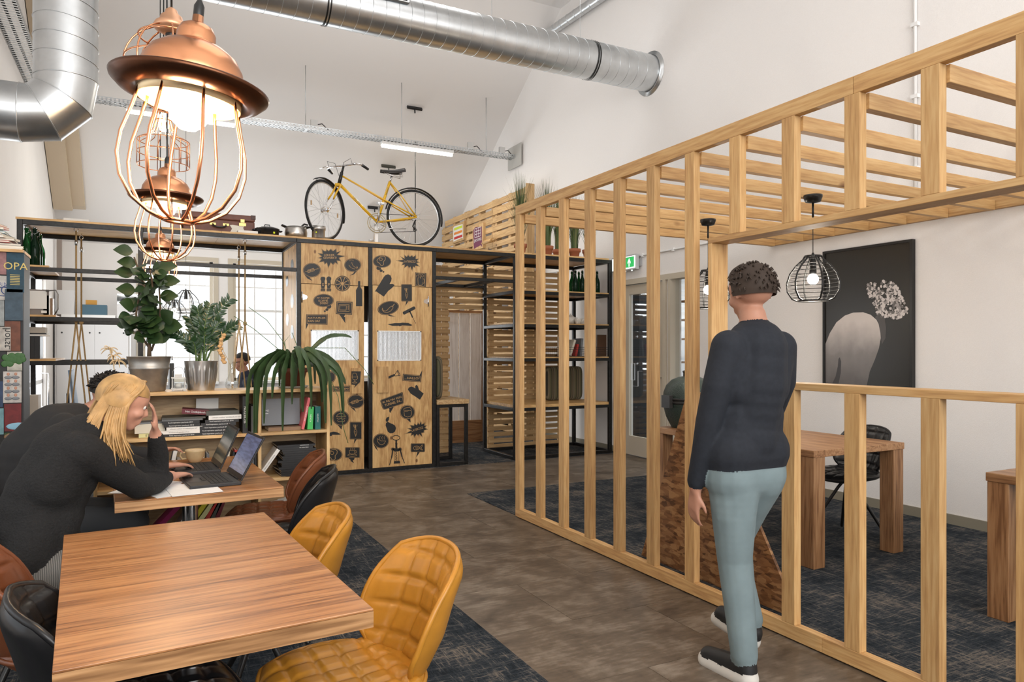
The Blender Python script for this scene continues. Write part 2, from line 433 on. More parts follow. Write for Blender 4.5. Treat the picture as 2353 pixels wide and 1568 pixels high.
# window behind the photographer and side window: reveals only
for i, (a, b_) in enumerate(WINS):
    fr = MB(); w = .06; yf = YB + .05
    fr.box(a, yf, ZS, a+w, yf+.06, ZT); fr.box(b_-w, yf, ZS, b_, yf+.06, ZT); fr.box(a, yf, ZS, b_, yf+.06, ZS+w); fr.box(a, yf, ZT-w, b_, yf+.06, ZT)
    wn = struct('window_%d' % (i+1), fr, cream)
    for k in (1, 2):
        xm = a + (b_-a)*k/3; build('glazing_bar', MB().box(xm-.012, yf+.015, ZS+w, xm+.012, yf+.045, ZT-w), white_p, wn)
    for k in range(1, 5):
        zm = ZS + (ZT-ZS)*k/5; hh = .025 if k == 3 else .012
        build('glazing_bar', MB().box(a+w, yf+.013, zm-hh, b_-w, yf+.043, zm+hh), white_p, wn)
    build('pane', MB().box(a+w, yf+.027, ZS+w, b_-w, yf+.031, ZT-w), pane, wn)
    build('casing', MB().box(a-.09, YB-.02, ZT, b_+.09, YB-.001, ZT+.08).box(a-.09, YB-.02, ZS-.05, a, YB-.001, ZT).box(b_, YB-.02, ZS-.05, b_+.09, YB-.001, ZT), cream, wn)
    build('sill', MB().box(a-.09, YB-.14, ZS-.05, b_+.09, YB-.001, ZS), white_p, wn)
wn = struct('window_4', MB().box(XL-.10, LY0, 0, XL-.04, LY0+.06, LZ).box(XL-.10, LY1-.06, 0, XL-.04, LY1, LZ).box(XL-.10, LY0, LZ-.06, XL-.04, LY1, LZ).box(XL-.10, LY0, .9, XL-.04, LY1, .96).box(XL-.1, 10.95, 0, XL-.04, 11.01, LZ), white_p)
build('pane', MB().box(XL-.075, LY0+.06, .06, XL-.07, LY1-.06, LZ-.06), pane, wn)
build('door_handle', MB().tube([(XL-.04, 12.6, .55), (XL+.05, 12.6, .55), (XL+.05, 12.6, 1.05), (XL-.04, 12.6, 1.05)], .012, 8), chrome, wn)
struct('window_5', MB().box(.6, 1.0, ZR-.03, .68, 5.4, ZR).box(3.72, 1.0, ZR-.03, 3.8, 5.4, ZR).box(.6, 1.0, ZR-.03, 3.8, 1.08, ZR).box(.6, 5.32, ZR-.03, 3.8, 5.4, ZR), white_p)  # made-up skylight frame around the added ceiling fill panel
struct('baseboard_right', MB().box(XW-.014, YC, 0, XW, WY0-.05, .085), mat('olive_skirting', (.25,.225,.17), .6))
struct('baseboard_right_far', MB().box(XW-.014, DY1+.06, 0, XW, YB, .085), MATS['olive_skirting'])

# glazed door and side light in the right wall
dr = struct('door_1', MB().box(XW-.03, DY1-.004, 0, XW+.12, DY1+.05, 2.33).box(XW-.03, DY0-.05, 0, XW+.12, DY0+.004, 2.33)
            .box(XW-.031, WY0-.049, 2.262, XW+.121, DY1+.049, 2.331).box(XW-.029, WY1-.004, 0, XW+.119, WY1+.04, 2.329).box(XW-.029, WY0-.05, 0, XW+.119, WY0+.004, 2.329), cream)
lf = MB(); st = .11
lf.box(XW, DY0+.006, .01, XW+.04, DY0+st, 2.25); lf.box(XW, DY1-st, .01, XW+.04, DY1-.005, 2.25); lf.box(XW, DY0+st, .01, XW+.04, DY1-st, .26); lf.box(XW, DY0+st, 2.13, XW+.04, DY1-st, 2.25)
build('door_leaf', lf, cream, dr)
build('pane', MB().box(XW+.017, DY0+st, .26, XW+.022, DY1-st, 2.13), pane_thin, dr)
build('pane', MB().box(XW+.05, WY0, .05, XW+.055, WY1, 2.27), pane_thin, dr)
build('door_handle', MB().tube([(XW, DY0+.06, 1.05), (XW-.055, DY0+.06, 1.05), (XW-.055, DY0+.17, 1.05)], .009, 8), chrome, dr)
ln = MB()
wt = mat('white_line_print', (.85,.87,.9), .5)
for (y0, z0, y1, z1) in ((7.62,1.0,7.70,1.0),(7.70,1.0,7.70,1.22),(7.70,1.22,7.62,1.22),(7.62,1.22,7.62,1.0),(7.55,.92,7.70,.92),(7.55,.92,7.55,1.12),(7.55,1.12,7.46,1.12),(7.20,1.1,7.20,1.72),(7.20,1.72,7.13,1.72),(7.28,1.5,7.13,1.5),(7.28,1.5,7.28,1.95),(7.28,1.95,7.13,1.95)):
    ln.bar((XW+.014, y0, z0), (XW+.014, y1, z1), .006, .002)
build('line_decal', ln, wt, dr)
# the room beyond the door
rb = MB(); rb.box(5.9, 9.4, 0, 10, 9.5, 2.8); rb.box(9.9, 5.4, 0, 10, 9.4, 2.8); rb.box(5.9, 5.3, 0, 10, 5.4, 2.8); rb.box(5.9, 5.3, 2.8, 10, 9.5, 2.9)
struct('wall_annex', rb, wall_paint, recenter=False)
c = build('carpet', MB().box(5.9, 5.4, 0, 9.9, 9.4, .006), mat('steel_blue_carpet', (.10,.16,.20), .95, noise=.35, nscale=60)); tag(c, 'steel blue carpet seen through the glazed door', 'carpet')
area('annex_fill_light', (8.3, 7.6, 2.78), (0,0,0), 1.6, 1.6, 90, (.93,.97,1))  # added light without a fixture, brightens the room past the door
b_ = build('dark_column', MB().box(6.5, 8.5, .0065, 6.68, 8.72, 2.79), mat('dark_cladding', (.012,.013,.015), .3)); tag(b_, 'tall black column in the room beyond the glazed door', 'column')
scn = build('office_divider', MB().box(8.3, 8.6, .0065, 8.36, 9.38, 1.9).box(8.28, 8.6, 1.9, 8.38, 9.38, 1.95), mat('pale_grey_panel', (.55,.57,.6), .6)); tag(scn, 'pale grey divider panel seen through the glazed door', 'divider')
# wall conduits
cd = MB().tube([(XW-.018, 3.75, 2.7), (XW-.018, 3.75, 6.6)], .014, 8)
for z in (2.9, 3.5, 4.1, 4.7): cd.box(XW-.036, 3.72, z, XW, 3.78, z+.03)
tag(build('conduit_pipe', cd, white_p), 'white vertical conduit pipe on the right wall above the oak slats', 'pipe')
cd = MB().tube([(XW-.014, 3.75, 2.62), (XW-.014, 9.9, 2.62)], .010, 8)
for y in (4.4, 5.2, 6.0, 6.8, 7.4): cd.box(XW-.028, y, 2.60, XW, y+.03, 2.64)
tag(build('conduit_pipe', cd, white_p), 'thin white horizontal conduit along the right wall above the door', 'pipe')

# ------------------------------------------------------------------ oak stud frame with slatted top
XF = 2.768; PD, PWY = .045, .078
fr = thing('stud_partition', 'pale oak stud partition with open window and slatted top beside the walkway', 'partition', (XF, 3.0, 0))
YF0, YF1 = -.75, 5.302
FT = 2.602
def obx(name, x0, y0, z0, x1, y1, z1, ax):
    """one oak member with its own origin so the grain differs"""
    m = MB().box(x0, y0, z0, x1, y1, z1)
    c = Vector(((x0+x1)/2, (y0+y1)/2, (z0+z1)/2)); o = OFF[fr.as_pointer()]
    OFF[fr.as_pointer()] = c; b = build(name, m, oak[ax], fr, bevel=.0022); OFF[fr.as_pointer()] = o
    b.location = c - o; return b
ysp = [5.302 - .351 * k for k in range(18)]        # far edge of each stud
YJ = 3.005                                          # jamb of the window opening
HB, HT = 1.985, 2.015                               # header board
for k, yf in enumerate(ysp):
    if yf < YF0: break
    if yf > YJ + .1: obx('post', XF, yf-PWY, .078, XF+PD, yf, FT-.078, 2)
    else:
        obx('post', XF, yf-PWY, HT, XF+PD, yf, FT-.078, 2)
        obx('post', XF, yf-PWY, .078, XF+PD, yf, 1.207, 2)
obx('sill_beam', XF, 2.262, .007, XF+PD, YF1, .078, 1); obx('sill_beam', XF, YF0, .007, XF+PD, 2.26, .078, 1)
obx('top_beam', XF, 2.10, FT-.078, XF+PD, YF1, FT, 1); obx('top_beam', XF, YF0, FT-.078, XF+PD, 2.098, FT, 1)
obx('window_header', XF, YF0, HB, XF+.118, YJ, HT, 1)
obx('window_jamb', XF, YJ-.030, 1.24, XF+.118, YJ, HB, 2)

obx('window_rail', XF, YF0, 1.207, XF+.118, YJ-.030, 1.24, 1)
k = 0
yy = 5.255
while yy > -.7:
    obx('roof_slat', XF+PD, yy-.045, 2.452, XW-.047, yy, 2.524, 0); yy -= .351
obx('ledger', XW-.045, YF0, 2.46, XW-.002, YF1, 2.60, 1)

# ------------------------------------------------------------------ black steel shelving across the room
YS, SD, SB = 7.96, .95, .045          # front plane, depth, bar size
YK = YS + SD
ZTOP = 2.612
def sx(px): return PY(px, 804, YS).x
def bars(root, lst):
    for a in lst:
        x0, y0, z0, x1, y1, z1 = a
        build('steel_bar', MB().box(x0, y0, z0, x1, y1, z1), steel, root, bevel=.003)
XA, XBp, XC, XD, XE, XG, XH = sx(50), sx(317), sx(682), sx(847), sx(994), sx(1182), sx(1400)
z0s = .0065
# top board, laid across all bays
tb = thing('top_board', 'long plywood board lying on top of the steel shelving', 'board', (2, YS, ZTOP))
ed = [XA-.05, .72, 2.02, 3.28, 4.4, XH+.0]
for a, b_ in zip(ed[:-1], ed[1:]): build('board', MB().box(a+.001, YS+.004, ZTOP, b_-.001, YK, ZTOP+.02), ply[0], tb)
# left open rack
rk = thing('steel_rack', 'open black steel rack holding green bottles and books at the left', 'rack', ((XA+XC)/2, YS, 0))
bs = []
for x in (XA-.04, XBp):
    bs += [(x, YS, z0s, x+SB, YS+SB, ZTOP), (x, YK-SB, z0s, x+SB, YK, ZTOP)]
for y in (YS, YK-SB): bs.append((XA+.005, y, ZTOP-SB, XBp-.001, y+SB, ZTOP)); bs.append((XBp+SB+.001, y, ZTOP-SB, XC-.003, y+SB, ZTOP))
LV = [2.155, 1.69, 1.275, .65]
for z in LV:
    for y in (YS, YK-SB): bs.append((XA+.005, y, z-.02, XBp-.001, y+SB, z+.02))
for y in (YS, YK-SB): bs.append((XBp+SB+.001, y, 2.25, XC-.003, y+SB, 2.29))
for x in (XA-.04, XBp):
    for z in LV + [ZTOP-.0225]: bs.append((x, YS+SB+.001, z-.02, x+SB, YK-SB-.001, z+.02))
bars(rk, bs)
for i, z in enumerate(LV):
    xr = [PY(112, 700, YS).x, PY(128, 700, YS).x, PY(128, 700, YS).x, PY(150, 700, YS).x][i]
    build('shelf_board', MB().box(XA+.006, YS+.01, z+.02, xr, YK-.01, z+.038), ply[0], rk)
# sticker cabinet
cb = thing('plywood_cabinet', 'tall pine plywood cabinet in black steel frame covered with kitchen stickers', 'cabinet', ((XC+XE)/2, YS, 0))
bs = []
for x in (XC, XD, XE): bs += [(x, YS, .045, x+SB, YS+SB, ZTOP-SB), (x, YK-SB, .045, x+SB, YK, ZTOP-SB)]
for y in (YS, YK-SB): bs += [(XC, y, z0s, XE+SB, y+SB, .045), (XC, y, ZTOP-SB, XE+SB, y+SB, ZTOP)]
for x in (XC, XE): bs += [(x, YS+SB+.001, z0s, x+SB, YK-SB-.001, .045), (x, YS+SB+.001, ZTOP-SB, x+SB, YK-SB-.001, ZTOP)]
bars(cb, bs)
YD = YS + .012
corr = None
def corr_mat():
    m, t, b = nt('milky_corrugated_sheet'); N = t.nodes
    b.inputs['Base Color'].default_value = (.86,.88,.9,1); b.inputs['Roughness'].default_value = .25
    b.inputs['Transmission Weight'].default_value = .55; b.inputs['IOR'].default_value = 1.15
    tr = N.new('ShaderNodeBsdfTranslucent'); tr.inputs[0].default_value = (.9,.93,.96,1)
    mx = N.new('ShaderNodeMixShader'); mx.inputs[0].default_value = .5
    L(t, b.outputs[0], mx.inputs[1]); L(t, tr.outputs[0], mx.inputs[2]); L(t, mx.outputs[0], N['Material Output'].inputs[0]); return m
corr = corr_mat()
WNP = [(714, 758, 824, 829), (867, 760, 968, 830)]
leaf = []
for i, (a, b_) in enumerate(((XC+SB, XD), (XD+SB, XE))):
    zt = ZTOP - SB; zm = PY(770 if i == 0 else 920, 655 if i == 0 else 658, YD).z; zb = .047
    px0, py0, px1, py1 = WNP[i]
    wx0, wx1 = PY(px0, 800, YD).x, PY(px1, 800, YD).x; wz1, wz0 = PY(px0, py0, YD).z, PY(px0, py1, YD).z
    gap = .045 if i == 0 else 0
    build('fascia_panel', MB().box(a+.002, YD, zm+.003, b_-.002, YD+.018, zt), ply[2], cb)
    m = MB(); r_ = b_ - .004 - gap
    m.box(a+.004, YD, zb, wx0, YD+.018, zm-.003); m.box(wx1, YD, zb, r_, YD+.018, zm-.003); m.box(wx0, YD, zb, wx1, YD+.018, wz0); m.box(wx0, YD, wz1, wx1, YD+.018, zm-.003)
    lf = build('cabinet_door', m, ply[2], cb); leaf.append(lf)
    f = MB(); w = .012
    f.box(wx0, YD-.003, wz0, wx0+w, YD+.02, wz1).box(wx1-w, YD-.003, wz0, wx1, YD+.02, wz1).box(wx0, YD-.003, wz0, wx1, YD+.02, wz0+w).box(wx0, YD-.003, wz1-w, wx1, YD+.02, wz1)
    build('window_bead', f, white_p, lf)
    n = 34; g = MB()
    def cf(u, v): return Vector((wx0+w + u*(wx1-wx0-2*w), YD+.010 + .004*math.sin(u*n*2*PI), wz0+w + v*(wz1-wz0-2*w)))
    g.grid(cf, n*6+1, 2); build('corrugated_pane', g, corr, lf)
    # hinge and the timber block used as a handle
    hx, hy = (694, 683) if i == 0 else (984, 693)
    c = PY(hx, hy, YD); h = MB().tube([c+Vector((0,-.008,-.06)), c+Vector((0,-.008,.06))], .007, 8)
    s_ = 1 if i == 0 else -1
    h.prism([(0,-.035),(0,.035),(s_*.05,.02),(s_*.06,0),(s_*.05,-.02)], lambda u, v, w, c=c: c+Vector((u, -w, v)), .003); build('hinge', h, chrome, lf)
    bx = [(806.5, 846, 831, 905), (865.5, 842.5, 891, 903)][i]
    p0, p1 = PY(bx[0], bx[3], YD), PY(bx[2], bx[1], YD)
    build('handle_block', MB().box(p0.x, YD-.028, p0.z, p1.x, YD, p1.z), ply[2], lf)
# sides of the cabinet and an added dark board behind it
build('side_panel', MB().box(XC+.012, YS+SB, .045, XC+.030, YK-SB, ZTOP-SB), ply[2], cb)
build('side_panel', MB().box(XE+.012, YS+SB, .045, XE+.030, YK-SB, ZTOP-SB), ply[2], cb)
for (yy, zz, r) in ((8.3, 2.35, .09), (8.3, 1.95, .10), (8.62, 2.2, .08), (8.3, 1.6, .10), (8.6, 1.75, .09)):
    build('sticker', MB().prism([(r*math.cos(a*PI/10), r*.8*math.sin(a*PI/10)) for a in range(20)], lambda u, v, w, yy=yy, zz=zz: (XC+.012-w, yy-u, zz+v), .001), black_rub, cb)
build('back_panel', MB().box(XC+SB, YK-.03, .045, XE, YK-.012, 1.0).box(XC+SB, YK-.03, 1.75, XE, YK-.012, ZTOP-SB), mat('gap_shade_board', (.05,.045,.04), .7), cb)  # added to keep the door gap dark; open band lets backlight reach the panes

# stickers: outlines read off the doors, laid on the door face
INK = mat('matt_black_vinyl', (.012,.012,.012), .45); INKL = mat('bare_ply_line', (.50,.30,.12), .5)
ZMS = {0: (690,560,7.125), 1: (840,560,7.125), 2: (740,820,5.6), 3: (840,820,5.6)}
def ell(cx, cy, rx, ry, rot=0, n=32, a0=0, a1=2*PI):
    c, s_ = math.cos(rot), math.sin(rot); full = abs(a1-a0-2*PI) < 1e-6
    pts = []
    for k in range(n if full else n+1):
        a = a0 + (a1-a0)*k/n; x, y = rx*math.cos(a), ry*math.sin(a); pts.append((cx+c*x-s_*y, cy+s_*x+c*y))
    return pts
def rrect(x0, y0, x1, y1, r):
    o = []
    for cx, cy, a in ((x1-r, y0+r, -PI/2), (x1-r, y1-r, 0), (x0+r, y1-r, PI/2), (x0+r, y0+r, PI)):
        for k in range(4): o.append((cx+r*math.cos(a+k*PI/6), cy+r*math.sin(a+k*PI/6)))
    return o
def shrink(poly, k):
    cx = sum(p[0] for p in poly)/len(poly); cy = sum(p[1] for p in poly)/len(poly)
    return [(cx+(x-cx)*k, cy+(y-cy)*k) for x, y in poly]
class Stk:
    def __init__(s, zone, yf=None): s.z = zone; s.m = MB(); s.yf = YD if yf is None else yf
    def fn(s, u, v, w):
        ox, oy, sc = ZMS[s.z]; p = PY(ox+u/sc, oy+v/sc, s.yf); p.y -= w; return p
    def fill(s, poly, mi=0, lift=0):
        s.m.prism(poly, lambda u, v, w: s.fn(u, v, w+lift), .0008, mi); return s
    def line(s, pts, w=5, closed=False, mi=1):
        P = [Vector(p) for p in pts]; n = len(P); segs = range(n if closed else n-1)
        for i in segs:
            a, b = P[i], P[(i+1) % n]; d = (b-a)
            if d.length < 1e-6: continue
            d.normalize(); q = Vector((-d.y, d.x))*w/2
            s.m.add([s.fn(*(v), .0016) for v in (a-q-d*w*.3, b-q+d*w*.3, b+q+d*w*.3, a+q-d*w*.3)], [(0,1,2,3)], mi)
        return s
    def text(s, txt, cx, cy, width, h, rot=0, bold=True):
        vs, fs = text_geo(txt, 1.0); w0 = max(v[0] for v in vs)-min(v[0] for v in vs)
        y0 = min(v[1] for v in vs); y1 = max(v[1] for v in vs); mx_ = (max(v[0] for v in vs)+min(v[0] for v in vs))/2; my = (y0+y1)/2
        c, q = math.cos(rot), math.sin(rot)
        for dx in ((0, .022) if bold else (0,)):
            out = []
            for x, y, z in vs:
                a = (x-mx_)/w0*width + dx*h; b = -(y-my)/(y1-y0)*h
                out.append(s.fn(cx+a*c-b*q, cy+a*q+b*c, .0017+dx*.001))
            s.m.add(out, fs, 1)
        return s
    def done(s, parent, name='sticker'): return build(name, s.m, [INK, INKL], parent)
def bubble(zone, cx, cy, rx, ry, tail, door, rot=0, icon=None, ln=5):
    k = Stk(zone); e = ell(cx, cy, rx, ry, rot); k.fill(e); k.fill(tail, lift=.0001); k.line(shrink(e, .93), ln*.8, True)
    if icon: icon(k)
    return k.done(door)
B0, B1 = leaf
star1 = [(350,80),(388,118),(420,120),(430,82),(462,118),(500,82),(535,118),(590,78),(598,138),(672,115),(612,183),(765,203),(640,235),(668,293),(605,283),(620,348),(575,316),(535,352),(500,318),(460,410),(432,318),(400,345),(378,298),(295,313),(342,252),(280,235),(345,213),(285,155),(360,162)]
k = Stk(0).fill(star1); k.line(shrink(star1, .94), 4, True).text('LEKKER', 475, 188, 168, 34).text('GEWERKT!', 486, 234, 215, 34).done(cb)
def skewer(cx, cy, s):
    def f(k):
        k.line([(cx-100*s, cy+20*s), (cx+100*s, cy-28*s)], 5*s+1); k.line([(cx-65*s, cy-5*s), (cx+35*s, cy-35*s), (cx+45*s, cy+5*s), (cx-60*s, cy+38*s)], 5*s+1, True)
        for q in range(4): k.line([(cx-45*s+q*26*s, cy-10*s-q*7*s), (cx-40*s+q*26*s, cy+30*s-q*7*s)], 4*s+1)
        k.line(ell(cx+105*s, cy-30*s, 9*s, 9*s, n=8), 3, True)
    return f
bubble(0, 190, 435, 146, 118, [(60,500),(130,545),(205,545),(150,555),(200,612),(120,575)], cb, icon=skewer(185, 440, 1))
def sausage(k):
    k.line(ell(905, 325, 112, 92, 0, 14, 2.9*PI/3.2, .45*PI+PI*.0), 7); k.line(ell(925, 300, 82, 92, 0, 12, PI*.98, .5*PI), 7); k.line(ell(838, 285, 30, 18, 0, 8, PI, 2*PI), 6); k.line([(925,370),(940,395),(915,418),(888,412)], 6)
bubble(0, 858, 352, 138, 112, [(820,445),(880,462),(868,490),(805,525),(880,505),(925,452)], cb, icon=sausage)
for cx, ch in ((370, 'S'), (468, 'P')):
    k = Stk(0); q = cx
    k.fill([(q-38,560),(q-20,543),(q+20,543),(q+40,562),(q+38,590),(q+28,612),(q+34,690),(q+26,730),(q+38,745),(q+36,782),(q-38,782),(q-36,745),(q-26,730),(q-32,690),(q-28,612),(q-40,590)])
    if ch == 'P': k.fill(ell(q, 541, 8, 8, n=10), lift=.0001)
    k.text(ch, q, 672, 28, 42); k.line([(q-34,742),(q+34,742)], 4); k.line([(q-34,764),(q+34,764)], 4); k.done(cb)
k = Stk(0).fill(ell(690, 655, 128, 128)); k.line(ell(690, 655, 111, 111, n=36), 9, True)
for q in range(9): a = q*2*PI/9+.2; k.line([(690+15*math.cos(a), 655+15*math.sin(a)), (690+108*math.cos(a), 655+108*math.sin(a))], 9)
k.fill(ell(690, 655, 22, 22, n=12), 1, .0012); k.done(cb)
Stk(0).fill([(944,615),(982,615),(982,705),(1015,762),(1015,1026),(912,1026),(912,762),(944,705)]).done(cb)
k = Stk(0); e = ell(380, 932, 168, 108); k.fill(e).fill(ell(468, 1030, 40, 36), lift=.0001).fill(ell(436, 1081, 26, 22), lift=.0001).fill(ell(401, 1107, 17, 14), lift=.0001); k.line(shrink(e, .94), 4, True)
k.text('FF KOPJE', 375, 895, 205, 34).text('KOFFIE', 376, 937, 155, 34).text('DOEN?', 388, 977, 130, 34).done(B0)
k = Stk(0); e = [(592,948),(856,955),(848,1166),(735,1160),(715,1200),(735,1205),(738,1306),(640,1160),(582,1152)]; k.fill(e); k.line([(605,965),(842,970),(835,1150),(596,1140)], 5, True).line([(635,1000),(800,1000),(800,1115),(625,1110)], 5, True).line([(650,1020),(755,1020),(750,1090),(645,1088)], 5, True)
for q in range(3): k.line(ell(785, 1025+q*25, 8, 8, n=8), 4, True)
k.done(B0)
k = Stk(0).fill([(95,1160),(450,1158),(445,1330),(130,1322),(90,1414)]); k.line([(108,1173),(437,1170),(432,1317),(110,1310)], 5, True).text('NATUURLIJK', 272, 1222, 285, 36).text('KAN DAT', 228, 1268, 195, 36).done(B0)
k = Stk(2); k.fill(ell(115, 262, 60, 72)); k.line(ell(115, 262, 52, 63), 4, True); k.done(B0)
k = Stk(2).fill([(135,382),(362,372),(358,450),(290,450),(283,470),(262,450),(138,450)]); k.line([(145,391),(352,382),(349,441),(147,441)], 4, True).text('PROBLEEM?', 250, 413, 180, 26).done(B0)
k = Stk(2, YD-.028); k.fill([(378,188),(500,190),(490,325),(445,370),(408,406),(428,365),(378,360)]); k.line([(400,212),(385,262),(400,295),(435,300),(455,285),(458,262),(435,212)], 4, True).line([(385,262),(458,262)], 4).line([(420,300),(420,322),(390,330),(395,340),(440,340),(448,330),(425,322)], 4); k.done(B0)
bubble(2, 435, 578, 108, 90, [(352,625),(372,655),(440,713),(408,655),(430,662)], B0, icon=skewer(432, 580, .78))
def burger(k):
    k.line(ell(243, 772, 55, 42, 0, 10, PI, 2*PI), 4).line([(188,775),(300,775)], 4).line([(190,795),(215,805),(240,795),(268,805),(298,795)], 4).line([(200,815),(205,835),(285,835),(288,815)], 4)
bubble(2, 243, 790, 108, 98, [(185,862),(250,939),(262,870)], B0, icon=burger)
def carrot(cx, cy, s):
    def f(k):
        k.line([(cx-18*s,cy-20*s),(cx-22*s,cy+10*s),(cx,cy+75*s),(cx+20*s,cy+10*s),(cx+14*s,cy-20*s)], 4, True)
        for a in (-.5, 0, .5): k.line([(cx-2*s, cy-20*s), (cx+60*s*math.sin(a)-6*s, cy-85*s), (cx+45*s*math.sin(a), cy-95*s), (cx+2*s, cy-20*s)], 4)
        for q in (5, 25, 42): k.line([(cx-14*s, cy+q*s), (cx+4*s, cy+(q+4)*s)], 3)
    return f
k = Stk(2); e = rrect(355, 838, 512, 1066, 14); k.fill(e).fill([(418,1060),(408,1126),(448,1060)], lift=.0001); k.line(shrink(e, .94), 3, True); carrot(432, 960, .9)(k); k.done(B0)
Stk(2).fill([(95,978),(150,965),(200,975),(242,1000),(215,1006),(130,1005),(122,1022),(95,1020)]).done(B0)
def egg(cx, cy, s):
    def f(k):
        P = [(-20,-78),(35,-85),(62,-60),(58,-20),(30,10),(32,60),(10,80),(-20,72),(-38,38),(-75,20),(-85,-10),(-62,-40)]
        k.line([(cx+x*s, cy+y*s) for x, y in P], 6*s+1, True); k.line(ell(cx-16*s, cy-30*s, 25*s, 25*s, n=14), 7*s+1, True)
    return f
bubble(2, 150, 1260, 112, 84, [(80,1300),(70,1340),(110,1330)], B0, icon=egg(142, 1265, .85))
def cup(k):
    k.line([(350,1208),(353,1240),(370,1258),(405,1258),(422,1240),(425,1208)], 4, True).line(ell(432, 1225, 14, 16, 0, 8), 4, True).line(ell(388, 1268, 58, 15, 0, 16), 4, True)
    for q in (368, 390, 415): k.line([(q,1200),(q-5,1188),(q+4,1178)], 3)
k = Stk(2); e = rrect(295, 1165, 488, 1303, 16); k.fill(e).fill([(335,1300),(372,1335),(360,1340),(412,1372),(395,1335),(410,1330),(420,1300)], lift=.0001); k.line(shrink(e, .94), 3, True); cup(k); k.done(B0)
# right door
k = Stk(1); e = ell(270, 292, 150, 104); k.fill(e).fill(ell(215, 402, 38, 32), lift=.0001).fill(ell(254, 444, 25, 22), lift=.0001).fill(ell(292, 463, 15, 14), lift=.0001); k.line(shrink(e, .94), 4, True); egg(265, 286, .95)(k); k.done(cb)
star2 = [(630,175),(668,212),(700,180),(725,212),(760,185),(782,215),(825,180),(828,250),(880,242),(845,285),(890,310),(840,322),(888,378),(815,368),(810,405),(782,380),(765,460),(735,385),(710,408),(685,368),(632,405),(635,350),(585,358),(612,310),(497,280),(610,262),(565,205),(635,242)]
k = Stk(1).fill(star2); k.line(shrink(star2, .93), 4, True).text('LATERZZZ', 725, 295, 188, 32, .03).done(cb)
Stk(1).fill([(150,790),(215,685),(300,545),(330,513),(370,503),(410,522),(427,570),(420,612),(393,662),(440,660),(468,672),(470,690),(430,730),(372,775),(298,870),(172,782)]).done(B1)
def beer(k):
    k.line([(855,575),(860,665),(880,683),(915,683),(935,668),(940,572)], 5).line(ell(950, 615, 14, 38, 0, 10), 5, True)
    for (x, y) in ((850,535),(880,515),(905,505),(930,530),(915,555),(880,565)): k.line(ell(x, y, 22, 20, 0, 10, PI*.8, PI*2.2), 4)
k = Stk(1).fill([(810,472),(996,485),(985,714),(910,702),(810,690)]); k.line([(822,485),(975,494),(967,700),(822,680)], 4, True); beer(k); k.done(cb)
k = Stk(1); e = rrect(582, 665, 762, 948, 18); k.fill(e).fill([(662,944),(652,1022),(702,944)], lift=.0001); k.line(shrink(e, .95), 3, True); carrot(672, 825, 1.0)(k); k.done(B1)
def chili(k):
    k.line([(275,1055),(285,1090),(320,1105),(355,1090),(395,1045),(425,1025),(450,1035),(445,1065),(405,1110),(350,1130),(300,1120),(270,1085)], 6, True).line([(440,1030),(470,990)], 9)
bubble(1, 372, 1055, 178, 110, [(330,1158),(400,1190),(495,1195),(400,1170),(385,1150)], B1, rot=-.26, icon=chili)
k = Stk(1)
def thick(k, a, b, w, mi=0):
    a = Vector(a); b = Vector(b); d = (b-a).normalized(); q = Vector((-d.y, d.x))*w/2
    k.fill([tuple(p) for p in (a-q, b-q, b+d*w*.2, b+q, a+q, a-d*w*.2)])
thick(k, (620,1143), (805,1050), 52); thick(k, (722,1105), (770,1210), 22)
for q in range(6): thick(k, (775+q*8+(9 if q % 2 else -9), 1212+q*17), (775+(q+1)*8+(-9 if q % 2 else 9), 1212+(q+1)*17), 5)
k.done(B1)
Stk(1).fill([(357,1322),(480,1302),(560,1302),(600,1296),(700,1300),(768,1335),(740,1348),(600,1340),(560,1358),(545,1347),(440,1348)]).done(B1)
k = Stk(3).fill([(292,255),(370,222),(380,240),(372,250),(292,287)]); 
for a, b_ in (((372,236),(415,172)),((415,172),(446,243)),((446,243),(375,248)),((408,185),(428,240))): thick(k, a, b_, 7)
k.done(B1)
k = Stk(3).fill([(480,220),(695,239),(728,175),(715,330),(475,310)]); k.line([(488,230),(700,248),(708,320),(485,302)], 4, True).text('...HALLO?', 598, 277, 190, 30, .03).done(B1)
Stk(3).fill([(545,425),(555,398),(590,385),(625,398),(640,410),(638,378),(655,362),(672,378),(688,428),(748,475),(700,555),(650,520),(580,475)]).done(B1)
k = Stk(3); e = [(188,570),(200,552),(462,458),(480,462),(494,592),(480,608),(250,682),(228,680),(212,650)]; k.fill(e).fill([(295,660),(310,690),(300,690),(315,728),(362,648)], lift=.0001); k.line(shrink(e, .94), 3, True).text('IK RIJ NU EEN', 340, 558, 250, 32, -.30).text('TUNNEL IN...', 355, 595, 225, 30, -.30).done(B1)
def jar(k):
    k.line([(490,690),(495,665),(565,650),(585,670),(585,695)], 4, True).line([(495,715),(500,760),(540,778),(580,765),(592,735),(588,700)], 4).line([(492,710),(515,702),(530,706),(550,698),(585,690)], 3)
bubble(3, 538, 714, 98, 92, [(520,795),(580,849),(575,785)], B1, icon=jar)
k = Stk(3).fill([(262,855),(285,838),(310,852),(350,868),(380,888),(392,920),(380,962),(350,985),(315,987),(285,965),(272,925),(258,885)]); k.fill([(265,838),(258,815),(270,785),(302,772),(300,810),(285,838)], lift=.0001); k.done(B1)
star3 = [(712,818),(725,868),(768,845),(760,883),(795,885),(767,912),(805,937),(757,950),(755,980),(722,985),(735,1042),(692,1002),(680,1025),(655,1002),(628,1045),(612,1007),(580,1025),(587,985),(497,997),(582,950),(532,918),(587,920),(570,878),(620,885),(625,858),(660,878),(672,845),(695,868)]
k = Stk(3).fill(star3); k.line(shrink(star3, .93), 3, True).text('LATERZZZ', 665, 933, 150, 26, -.30).done(B1)
